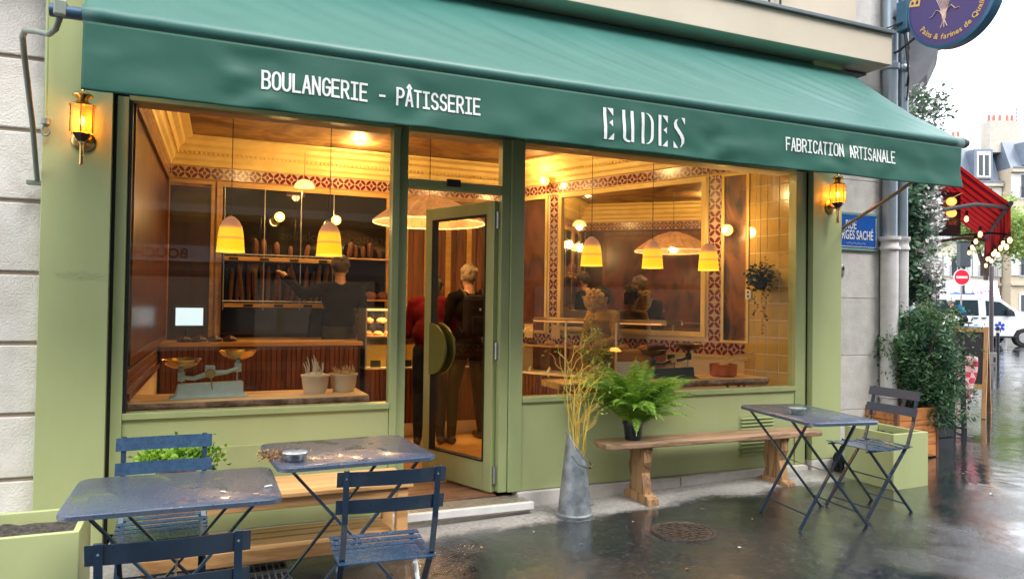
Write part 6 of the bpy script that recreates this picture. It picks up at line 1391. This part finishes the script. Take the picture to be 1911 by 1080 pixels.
part('stem', MB().loft([RS(.25,.12,zf)-Vector((6.9,.62,0)), RS(.35,.1,1.5)-Vector((6.9,.62,0)), RS(.5,.12,3.2)-Vector((6.9,.62,0)), RS(1.4,.12,4.0)-Vector((6.9,.62,0))], .02, 6), mat('climber_stem', (.12,.08,.06), .9), bl, True)
# round trade sign
rd = thing('round_sign', 'round purple bakery sign with wheat ears and curved gold lettering', 'sign', (6.0,-.53,4.13), (R(90),0,R(90)))   # local x -> along -Y face, seen from the left
PUR = mat('purple_sign_face', (.085,.055,.18), .4, c2=(.07,.055,.20), ns=3); RIMB = mat('blue_rim', (.04,.16,.30), .4)
rd.rotation_euler = (0,0,0)
mb = MB(); n_ = 64
def ringx(r, x): return [(x, r*math.cos(2*math.pi*j/n_), r*math.sin(2*math.pi*j/n_)) for j in range(n_)]
part('rim', MB().add(ringx(.385,-.06)+ringx(.41,-.05)+ringx(.41,.05)+ringx(.385,.06), [(i*n_+j,i*n_+(j+1)%n_,(i+1)*n_+(j+1)%n_,(i+1)*n_+j) for i in range(3) for j in range(n_)]), RIMB, rd, True)
for x in (-.055,.055): part('face', MB().add(ringx(.386,x)+ringx(.386,x*.9), [tuple(range(n_)), tuple(range(2*n_-1,n_-1,-1))]+[(j,(j+1)%n_,n_+(j+1)%n_,n_+j) for j in range(n_)]), PUR, rd)
GOLD = mat('gold_lettering', (.80,.52,.16), .5); WHEAT = mat('wheat_print', (.78,.58,.42), .5, c2=(.60,.42,.45), ns=12)
# face seen from -X; picture right = -Y ... so local (u right, v up) -> (x=-.058, y=-u, z=v)
def arc_text(txt, rad, a0, step, size, m, inward=True):
    a = a0; prev = 0.0; widths = []
    for ch in txt:
        if ch == ' ': a += math.degrees(.022/rad); continue
        tm_ = font_mesh(ch, size, .0012, bold=.0012); cw = max(v.co.x for v in tm_.vertices)-min(v.co.x for v in tm_.vertices); a += math.degrees((prev/2+cw/2+.007)/rad); prev = cw
        th_ = R(a); c = Vector((-.0585, -rad*math.cos(th_), rad*math.sin(th_))); tdir = Vector((0, math.sin(th_), math.cos(th_)))   # tangent for increasing angle
        me = font_mesh(ch, size, .0012, bold=.0012); me.materials.append(m); o = link(bpy.data.objects.new('lettering', me), rd); o.matrix_local = frame_T(c, tdir, Vector((0, rad*math.cos(th_), -rad*math.sin(th_))))
        wd = max(v.co.x for v in me.vertices)-min(v.co.x for v in me.vertices); a += math.degrees((wd*.5+.0095)/rad) if False else 0
        widths.append(wd)
arc_text('Pains & farines de Qualité', .335, 212, 5.1, .066, GOLD)
arc_text2 = None
def arc_top(txt, rad, a0, step, size, m):
    a = a0
    for ch in txt:
        th_ = R(a); c = Vector((-.0585, -rad*math.cos(th_), rad*math.sin(th_))); tdir = Vector((0, -math.sin(th_), -math.cos(th_)))
        me = font_mesh(ch, size, .0012, bold=.002); me.materials.append(m); o = link(bpy.data.objects.new('lettering', me), rd); o.matrix_local = frame_T(c, tdir, Vector((0, -rad*math.cos(th_), rad*math.sin(th_)))); a -= step
arc_top('B', .29, 166, 12, .15, GOLD)
for k in range(9):
    u = (k-4)/4; mb = MB(); pts = [(-.0595, -(-.05+(u*.012)+u*.17*(q/8)**1.5), -.16+.40*(q/8)) for q in range(9)]; mb.loft(pts, [(.003,.0035+.002*math.sin(q*2)+(.004 if q > 5 else 0)) for q in range(9)], 6); part('wheat_ear', mb, WHEAT, rd)
for s_ in (-1, 1): part('wheat_leaf', MB().loft([(-.0595,.05+s_*q*.035,-.15+.09*math.sin(min(1,q/3)*2.6)) for q in range(5)], [(.003,.008),(.003,.011),(.003,.010),(.003,.008),(.003,.003)], 6), WHEAT, rd)
for s_ in (-.03,.0,.035): part('wheat_stalk', MB().loft([(-.0595,.05,-.16),(-.0595,.05+s_,-.23)], .004, 6), WHEAT, rd)
part('bracket', MB().loft([(0,.38,.05),(0,.62,.05)], .02, 8).loft([(0,.35,-.2),(0,.55,-.28),(0,.64,-.28)], .012, 8), IRON, rd, True)
t = thing('junction_box', 'dark blue cable junction box above the drain pipes', 'box', (6.02,-.02,4.14)); part('housing', MB().box(-.05,.05,-.08,.04,-.12,.16), mat('blue_box', (.03,.12,.20), .4), t, bevel=.01)
mb = MB()
for k in range(4): mb.loft([(5.40+k*.03,.10,3.93+k*.02),(5.75,.0,4.0-.05*k),(5.98,-.05,4.10),(6.12,.0,3.9-.1*k),(6.3,.2,3.75-.2*k)], .007, 6)
o = part('cables', mb, IRON, None, True); tag(o, 'loose black cables looping to the junction box', 'cables')

# ------------------------------------------------------------------ street furniture
def bgthing(name, label, cat, d, l, group=None, z=zf): return thing(name, label, cat, tuple(BG(d,l,z)), -YAW, group)
t = bgthing('metal_post', 'tall slim dark post on the pavement before the white van', 'post', 18.6, 12.06); part('shaft', MB().lathe([(.05,.0),(.05,2.45),(.03,2.48),(.0,2.49)], n=12), mat('post_paint', (.09,.07,.075), .5), t, True); part('base', MB().box(-.09,.09,-.09,.09,0,.30), mat('post_base', (.28,.27,.27), .6), t, bevel=.01); part('sticker', MB().box(-.0,.05,-.095,-.0905,.06,.18), IRON, t)
t = bgthing('bollard', 'short dark bollard right of the tall post', 'bollard', 18.9, 12.42); part('shaft', MB().lathe([(.042,0),(.042,.93),(.0,.96)], n=12), IRON, t, True); part('collar', MB().lathe([(.046,.78),(.046,.84)], n=12), WHITEP, t, True)
t = bgthing('no_entry_sign', 'round red no entry sign with white bar', 'traffic sign', 27.0, 16.42); part('pole', MB().loft([(0,.03,0),(0,.03,2.9)], .03, 8), STEEL, t, True)
RX = Matrix.Rotation(R(90),4,'X')
part('disc', MB().lathe([(.0,0),(.27,0),(.27,.02),(.0,.02)], n=36, T=Matrix.Translation((0,0,2.55)) @ RX), mat('sign_red_face', (.70,.012,.045), .4), t); part('border', MB().lathe([(.271,-.002),(.30,-.002),(.30,.022),(.271,.022)], n=36, T=Matrix.Translation((0,0,2.55)) @ RX, close=True), WHITEP, t); part('bar', MB().box(-.20,.20,-.026,-.021,2.51,2.59), WHITEP, t)
t = bgthing('traffic_light', 'dark traffic signal housing seen from behind above the no entry sign', 'traffic light', 28.4, 17.35); part('pole', MB().loft([(0,0,0),(0,0,3.0)], .05, 8), IRON, t, True); part('housing', MB().box(-.20,.20,-.15,.15,3.0,3.95), mat('signal_housing', (.05,.065,.075), .5), t, bevel=.04); part('cap', MB().box(-.22,.22,-.17,.17,3.952,4.0), IRON, t, bevel=.01)

# ------------------------------------------------------------------ vehicles
VW = mat('white_van_paint', (.72,.74,.76), .18, c2=(.66,.68,.70), ns=1.5, coat=.8); VG = mat('tinted_glass', (.02,.035,.045), .04, coat=.5); TYR = mat('tyre', (.015,.015,.016), .8)
def van(label, loc, rot, star=True, group=None, flip=False):
    t = thing('white_van', label, 'van', loc, rot, group); L = 5.1
    prof = [(0,.38),(0,1.0),(.03,1.55),(.12,1.84),(.25,1.93),(3.0,1.95),(3.35,1.90),(4.15,1.33),(4.85,1.15),(5.05,.95),(5.1,.6),(5.08,.34),(4.72,.32),(4.60,.55),(4.32,.68),(4.05,.60),(3.90,.32),(1.28,.32),(1.15,.58),(.88,.68),(.60,.58),(.48,.32)]
    secs = [(-.95,.0,.9),(-.93,.0,1.0),(.93,.0,1.0),(.95,.0,.9)]
    mb = MB(); W = .93
    def tuck(z): return W-.10*max(0,(z-1.05)/.9)**1.3
    n = len(prof); v = [(x,-tuck(z),z) for x, z in prof]+[(x,tuck(z),z) for x, z in prof]
    mb.add(v, [tuple(range(n)), tuple(range(2*n-1,n-1,-1))]+[(i,(i+1)%n,n+(i+1)%n,n+i) for i in range(n)]); part('body', mb, VW, t, True, bevel=.03)
    for s in (-1, 1):
        def win(pts, nm='side_window', off=.006, m=VG): mb = MB(); mb.prism(pts, lambda x, z, s=s: (x, s*(tuck(z)+off), z), lambda x, z, s=s: (x, s*(tuck(z)-.02), z)); return part(nm, mb, m, t)
        win([(.25,1.16),(1.55,1.16),(1.55,1.74),(.30,1.74)]); win([(1.63,1.16),(2.62,1.16),(2.62,1.74),(1.63,1.74)])
        win([(2.90,1.16),(4.00,1.16),(3.96,1.32),(3.45,1.68),(2.90,1.72)])
        for x in (2.70,1.59): win([(x,.42),(x+.012,.42),(x+.012,1.80),(x,1.80)], 'door_seam', .003, BLACK)
        for x in (2.72,2.42): win([(x,1.06),(x+.16,1.06),(x+.16,1.09),(x,1.09)], 'handle', .03, BLACK)
        win([(.0,.34),(5.0,.34),(5.0,.40),(.0,.40)], 'sill_trim', .012, BLACK)
        win([(.1,.86),(1.6,.80),(2.70,.74),(2.70,.70),(1.2,.72),(.1,.72)], 'blue_stripe', .004, mat('blue_stripe_print', (.10,.36,.60), .3))
        part('mirror', MB().box(3.62,3.80,s*.98-.08,s*.98+.08,1.18,1.42), BLACK, t, bevel=.04)
        part('headlight', MB().box(4.80,5.09,s*.70-.12,s*.70+.12,.84,1.0), mat('headlight_glass', (.5,.52,.55), .1), t, bevel=.03)
        for x in (.88,4.32):
            w_ = part('wheel', MB().loft([(x,s*.70,.335),(x,s*.93,.335)], .335, 24), TYR, t, True, bevel=.02); part('rim', MB().loft([(x,s*.925,.335),(x,s*.945,.335)], [.20,.19], 16), STEEL, w_, True)
        if star:
            ST = mat('blue_star_print', (.01,.05,.45), .4)
            mb = MB()
            for k in range(3):
                a = R(60*k+90); d = Vector((math.cos(a),0,math.sin(a))); e = Vector((-math.sin(a),0,math.cos(a))); c = Vector((3.40,s*(W+.009+.001*k),.74))
                mb.add([c+d*.20+e*.05,c-d*.20+e*.05,c-d*.20-e*.05,c+d*.20-e*.05], [(0,1,2,3)])
            part('star_emblem', mb, ST, t); part('emblem_centre', MB().add([(3.40+.05*math.cos(a*R(45)),s*(W+.013),.74+.05*math.sin(a*R(45))) for a in range(8)], [tuple(range(8))]), WHITEP, t)
    mb = MB(); mb.add([(3.40,-.76,1.885),(3.40,.76,1.885),(4.14,.84,1.365),(4.14,-.84,1.365)], [(0,1,2,3)]); part('windscreen', mb, VG, t)
    part('beacon_bar', MB().box(2.35,2.75,-.5,.5,1.955,2.03), mat('blue_beacon', (.02,.10,.35), .2), t, bevel=.02); return t
v0 = van('white ambulance van with blue stripe and blue six armed star, crossing at the street end', tuple(BG(28.9,15.05,zf)), -YAW)
dr = person('driver at the wheel of the white van, seen through its window', tuple(BG(29.6,18.45,zf-.18)), -YAW-R(90), 1.7, dict(), [mat('pale_skin', (.5,.28,.18), .5),CL('driver_top', (.3,.12,.05)),NAVY,SHOE], True, (.25,.12,.05), vox=.02, hands=False, legs=False)
# box truck (front on) and light bus behind the van
tr = bgthing('box_truck', 'white box truck with pink lettering above its blue windscreen', 'truck', 36, 23.1, z=0)
part('cargo_box', MB().box(-.95,.95,.6,5.5,.7,2.95), VW, tr, bevel=.04); part('cab', MB().add([(-.88,-.2,.45),(.88,-.2,.45),(.88,.6,.45),(-.88,.6,.45),(-.88,-.2,1.25),(.88,-.2,1.25),(.8,.35,1.95),(-.8,.35,1.95),(.88,.6,1.95),(-.88,.6,1.95)],[(0,1,5,4),(4,5,6,7),(7,6,8,9),(1,2,8,6,5),(3,0,4,7,9),(3,9,8,2),(0,3,2,1)]), VW, tr, bevel=.03); part('air_deflector', MB().add([(-.8,.1,1.96),(.8,.1,1.96),(.85,.58,2.9),(-.85,.58,2.9),(-.8,.58,1.96),(.8,.58,1.96)],[(0,1,2,3),(0,3,4),(1,5,2),(3,2,5,4),(0,4,5,1)]), VW, tr)
part('windscreen', MB().add([(-.80,-.205,1.28),(.80,-.205,1.28),(.74,.30,1.90),(-.74,.30,1.90)],[(0,1,2,3)]), mat('blue_windscreen', (.06,.30,.45), .08), tr)
text_part('AVATIX', .34, mat('pink_print', (.80,.05,.22), .5), frame_T((0,.24,2.25),(1,0,0),(0,.45,.9)), tr, bold=.01)
for s in (-1,1):
    part('mirror', MB().box(s*1.0-.08,s*1.0+.08,-.1,.05,1.3,1.75), BLACK, tr, bevel=.02); part('headlight', MB().box(s*.65-.14,s*.65+.14,-.22,-.19,.65,.85), mat('truck_headlight', (.5,.5,.5), .1), tr)
    for y in (.3,4.2): part('wheel', MB().loft([(s*.60,y,.42),(s*.88,y,.42)], .42, 20), TYR, tr, True)
part('number_plate', MB().box(-.26,.26,-.215,-.205,.50,.62), WHITEP, tr)
bs = bgthing('white_minibus', 'white minibus with a wide dark window behind the ambulance van', 'minibus', 34.5, 19.6, z=0)
part('body', MB().box(-2.6,.95,0,2.0,.5,2.72), VW, bs, bevel=.12); part('side_window', MB().box(-2.4,.72,-.012,.0,1.35,2.15), VG, bs); part('door_seam', MB().box(-.75,-.72,-.018,-.013,.6,2.4), WHITEP, bs); part('roof_box', MB().box(-1.4,-.1,.4,1.4,2.722,2.82), STEEL, bs, bevel=.03); part('mirror', MB().box(.98,1.12,-.2,0,1.9,2.3), BLACK, bs, bevel=.02)
for x in (-1.9,.3): part('wheel', MB().loft([(x,.05,.40),(x,.30,.40)], .40, 20), TYR, bs, True)
cr = bgthing('parked_car', 'small pale car parked by the far facade at the right edge', 'car', 46, 32.6, z=0)
part('body', MB().prism([(-2,.3),(-2,.85),(-1.2,.95),(-.7,1.45),(.8,1.45),(1.5,.95),(2.1,.8),(2.1,.3)], lambda x,z: (x,0,z), lambda x,z: (x,1.6,z)), mat('silver_car', (.45,.46,.47), .3, coat=.8), cr, bevel=.05); part('side_window', MB().prism([(-1.05,.97),(-.62,1.38),(.72,1.38),(1.25,.97)], lambda x,z: (x,-.01,z), lambda x,z: (x,.02,z)), VG, cr)
for x in (-1.3,1.3): part('wheel', MB().loft([(x,-.02,.32),(x,.2,.32)], .32, 18), TYR, cr, True)

# ------------------------------------------------------------------ far houses
ZNK = mat('zinc_mansard', (.19,.23,.29), .5, c2=(.15,.18,.23), ns=2, stretch=(8,1,1)); WFR = mat('white_window_frame', (.74,.74,.73), .5); PANE = mat('far_pane', (.05,.06,.07), .08)
def house(d, l0, l1, zt, zm, label, wallm, cols, rows, ground_h=3.6, dorm=3, group=None):
    t = bgthing('haussmann_house', label, 'building', d, l0, group, z=0); W = l1-l0
    part('wall', MB().box(0,W,0,8,-.5,zm), wallm, t)
    mb = MB(); mb.add([(0,.0,zm),(W,.0,zm),(W,1.1,zt),(0,1.1,zt),(0,7,zm),(W,7,zm),(W,6,zt),(0,6,zt)],[(0,1,2,3),(1,5,6,2),(4,0,3,7),(3,2,6,7),(5,4,7,6)]); rf = part('roof', mb, ZNK, t); part('cornice', MB().box(-.05,W+.05,-.35,.0,zm-.35,zm+.02), wallm, t); part('gutter', MB().box(-.05,W+.05,-.42,-.352,zm-.05,zm+.08), ZNK, t)
    part('string_course', MB().box(-.02,W+.02,-.15,-.001,ground_h-.1,ground_h+.1), wallm, t)
    fh = (zm-ground_h)/rows
    for i in range(cols):
        x = W*(i+.5)/cols
        for j in range(-1, rows):
            z0 = ground_h+j*fh+fh*.22 if j >= 0 else .9; h = fh*.62 if j >= 0 else 1.9
            f = part('window', MB().box(x-.62,x+.62,-.05,-.001,z0-.08,z0+h+.1), WFR, t); part('pane', MB().box(x-.48,x-.04,-.06,-.051,z0+.05,z0+h-.05), PANE, f); part('pane', MB().box(x+.04,x+.48,-.06,-.051,z0+.05,z0+h-.05), PANE, f)
            if j >= 0:
                mb = MB(); mb.bar((x-.75,-.35,z0+.85),(x+.75,-.35,z0+.85),.04,.04); [mb.bar((x-.75+k*.15,-.35,z0-.1),(x-.75+k*.15,-.35,z0+.85),.02,.02) for k in range(11)]; part('balcony_rail', mb, IRON, f)
                for s in (-1,1): part('shutter', MB().box(x+s*.95-.30,x+s*.95+.30,-.07,-.001,z0,z0+h), mat('far_shutter', (.62,.60,.56), .6) if False else WFR, f)
    for i in range(dorm):
        x = W*(i+.5)/dorm; part('dormer', MB().box(x-.75,x+.75,-.15,1.0,zm+.25,zm+(zt-zm)*.92), ZNK, t); f = part('window', MB().box(x-.55,x+.55,-.2,-.151,zm+.35,zm+(zt-zm)*.85), WFR, t); [part('pane', MB().box(x+a-.17,x+a+.17,-.21,-.201,zm+.5,zm+(zt-zm)*.75), PANE, f) for a in (-.24,.24)]
    return t, rf
HW1 = mat('far_cream_stone', (.60,.55,.47), .9, c2=(.54,.49,.41), ns=1.5); HW2 = mat('far_warm_stone', (.62,.53,.40), .9, c2=(.56,.47,.35), ns=1.5)
h1, r1 = house(60, 28, 39.6, 14.8, 11.9, 'cream townhouse with grey mansard roof at the street end, left one', HW1, 5, 3, dorm=4)
h2, r2 = house(59, 39.8, 50, 15.2, 12.9, 'warmer cream townhouse with taller mansard at the right edge', HW2, 4, 3, dorm=3)
h3, r3 = house(61, 50.2, 66, 14.0, 11.5, 'cream townhouse beyond the right edge of the view', HW1, 6, 3, dorm=4)
ch = part('chimney', MB().box(-.9,1.6,1.2,2.4,14.4,17.0), mat('chimney_render', (.55,.50,.43), .9), h2); [part('chimney_pot', MB().lathe([(.14,17.0),(.11,17.6)], (x,1.8,0), 10), mat('terracotta', (.5,.17,.12), .8), h2, True) for x in (-.6,-.2,.3,.9,1.3)]
mb = MB(); mb.bar((1.7,1.8,15.0),(1.7,1.8,18.4),.05,.05); [mb.bar((1.2,1.8,17.2+.3*k),(2.2,1.8,17.2+.3*k),.03,.03) for k in range(4)]; part('aerial', mb, IRON, h2)
part('chimney', MB().box(8.6,9.4,1.2,2.2,14.3,15.9), mat('chimney_render2', (.55,.50,.43), .9), h1); [part('chimney_pot', MB().lathe([(.13,15.9),(.10,16.4)], (x,1.7,0), 10), mat('terracotta2', (.5,.17,.12), .8), h1, True) for x in (8.8,9.2)]

# ------------------------------------------------------------------ trees in young leaf
LG = leaf_mat('spring_leaf', (.16,.27,.06), (.50,.62,.22), .6, .6, .5); TRK = mat('street_tree_bark', (.12,.085,.06), .9, c2=(.07,.05,.035), ns=4)
def tree(d, l, h, r, label, seed, n=90, fork=True, pale=False):
    t = bgthing('street_tree', label, 'tree', d, l, 'street trees in young leaf'); r_ = random.Random(seed); rng = np.random.default_rng(seed)
    part('trunk', MB().loft([(0,0,0),(.05,0,h*.2),(.0,.05,h*.42)], [.17,.14,.12], 10), TRK, t, True); mb = MB(); tips = []
    for k in range(9):
        a = k*2.4+r_.random(); e = Vector((math.cos(a)*r*.75*r_.uniform(.5,1), math.sin(a)*r*.75, h*r_.uniform(.62,.98))); m_ = Vector((e.x*.4,e.y*.4,h*.62)); mb.loft([(0,.05,h*.41),m_,e], [.09,.05,.02], 6); tips += [m_.lerp(e,q) for q in (.3,.6,.85,1)]
        for b in range(3): q = m_.lerp(e, r_.uniform(.3,.9)); f = q+Vector((r_.uniform(-1,1),r_.uniform(-1,1),r_.uniform(.1,.9)))*r*.3; mb.loft([q,f], [.03,.01], 5); tips += [f, q.lerp(f,.5)]
    part('limbs', mb, TRK, t); pts = []
    for k in range(n): c = np.array(r_.choice(tips))+rng.normal(size=3)*r*.16; pts.append(c+rng.normal(size=(38,3))*.24)
    leaves(np.concatenate(pts), .23, LG, 'crown', t, up=.2, aspect=1.5, seed=seed); return t
tree(46, 29.5, 8.6, 3.0, 'light green street tree in young leaf, left one at the street end', 1, 180); tree(45, 33.6, 8.0, 2.9, 'light green street tree in young leaf, centre of the gap', 2, 190); tree(43, 30.6+6.6, 8.2, 2.6, 'forked street tree in young leaf at the right edge', 3, 170); tree(50, 43, 9, 3.4, 'street tree beyond the right edge', 4, 90); tree(52, 26.5, 8.6, 3.0, 'street tree behind the restaurant awning', 6, 80)

# ------------------------------------------------------------------ the other side of the street, seen only in the glass
op = thing('opposite_building', 'stone building across the street with a butcher sign, mirrored in the glass', 'building', (0,-13.2,0))
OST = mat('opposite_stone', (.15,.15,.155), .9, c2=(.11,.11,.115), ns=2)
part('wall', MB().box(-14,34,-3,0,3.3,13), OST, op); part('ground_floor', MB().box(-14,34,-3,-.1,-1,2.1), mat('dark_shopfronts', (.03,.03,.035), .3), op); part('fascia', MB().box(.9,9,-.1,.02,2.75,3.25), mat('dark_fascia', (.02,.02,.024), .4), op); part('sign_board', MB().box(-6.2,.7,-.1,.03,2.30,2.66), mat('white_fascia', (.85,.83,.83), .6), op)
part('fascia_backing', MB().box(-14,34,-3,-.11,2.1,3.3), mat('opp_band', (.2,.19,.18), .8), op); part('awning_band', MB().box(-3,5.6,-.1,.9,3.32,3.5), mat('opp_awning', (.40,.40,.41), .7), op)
text_part('BOUCHERIE', .30, mat('wine_letters', (.12,.01,.03), .5), frame_T((-.05,.035,2.37),(-1,0,0),(0,0,1)), op, align='LEFT', bold=.012, sx=1.05); text_part('Charcuterie    Volailles', .32, mat('gilt_letters', (.85,.70,.35), .4), frame_T((4.9,.03,2.88),(-1,0,0),(0,0,1)), op, align='LEFT')
for i in range(18):
    x = -12.6+i*2.5
    for j in range(3):
        z = 4.3+j*3.0; f = part('window', MB().box(x-.62,x+.62,.001,.04,z-.1,z+2.1), WFR, op); part('pane', MB().box(x-.5,x+.5,.041,.05,z,z+2.0), PANE, f); mb = MB(); mb.bar((x-.7,.3,z+.9),(x+.7,.3,z+.9),.04,.03); [mb.bar((x-.7+k*.14,.3,z-.05),(x-.7+k*.14,.3,z+.9),.018,.018) for k in range(11)]; part('balcony_rail', mb, IRON, f)
for i in range(12): part('shop_window', MB().box(-13+i*3.6,-10.2+i*3.6,-.1,-.06,.3,1.95), mat('lit_shop', (.5,.4,.3), .4, emit=(1,.75,.45), es=.02), op)
struct('opposite_pavement', MB().box(-60,60,-13.2,-11.0,-1.0,.02), mat('opposite_asphalt', (.05,.05,.052), .3, ns=10))
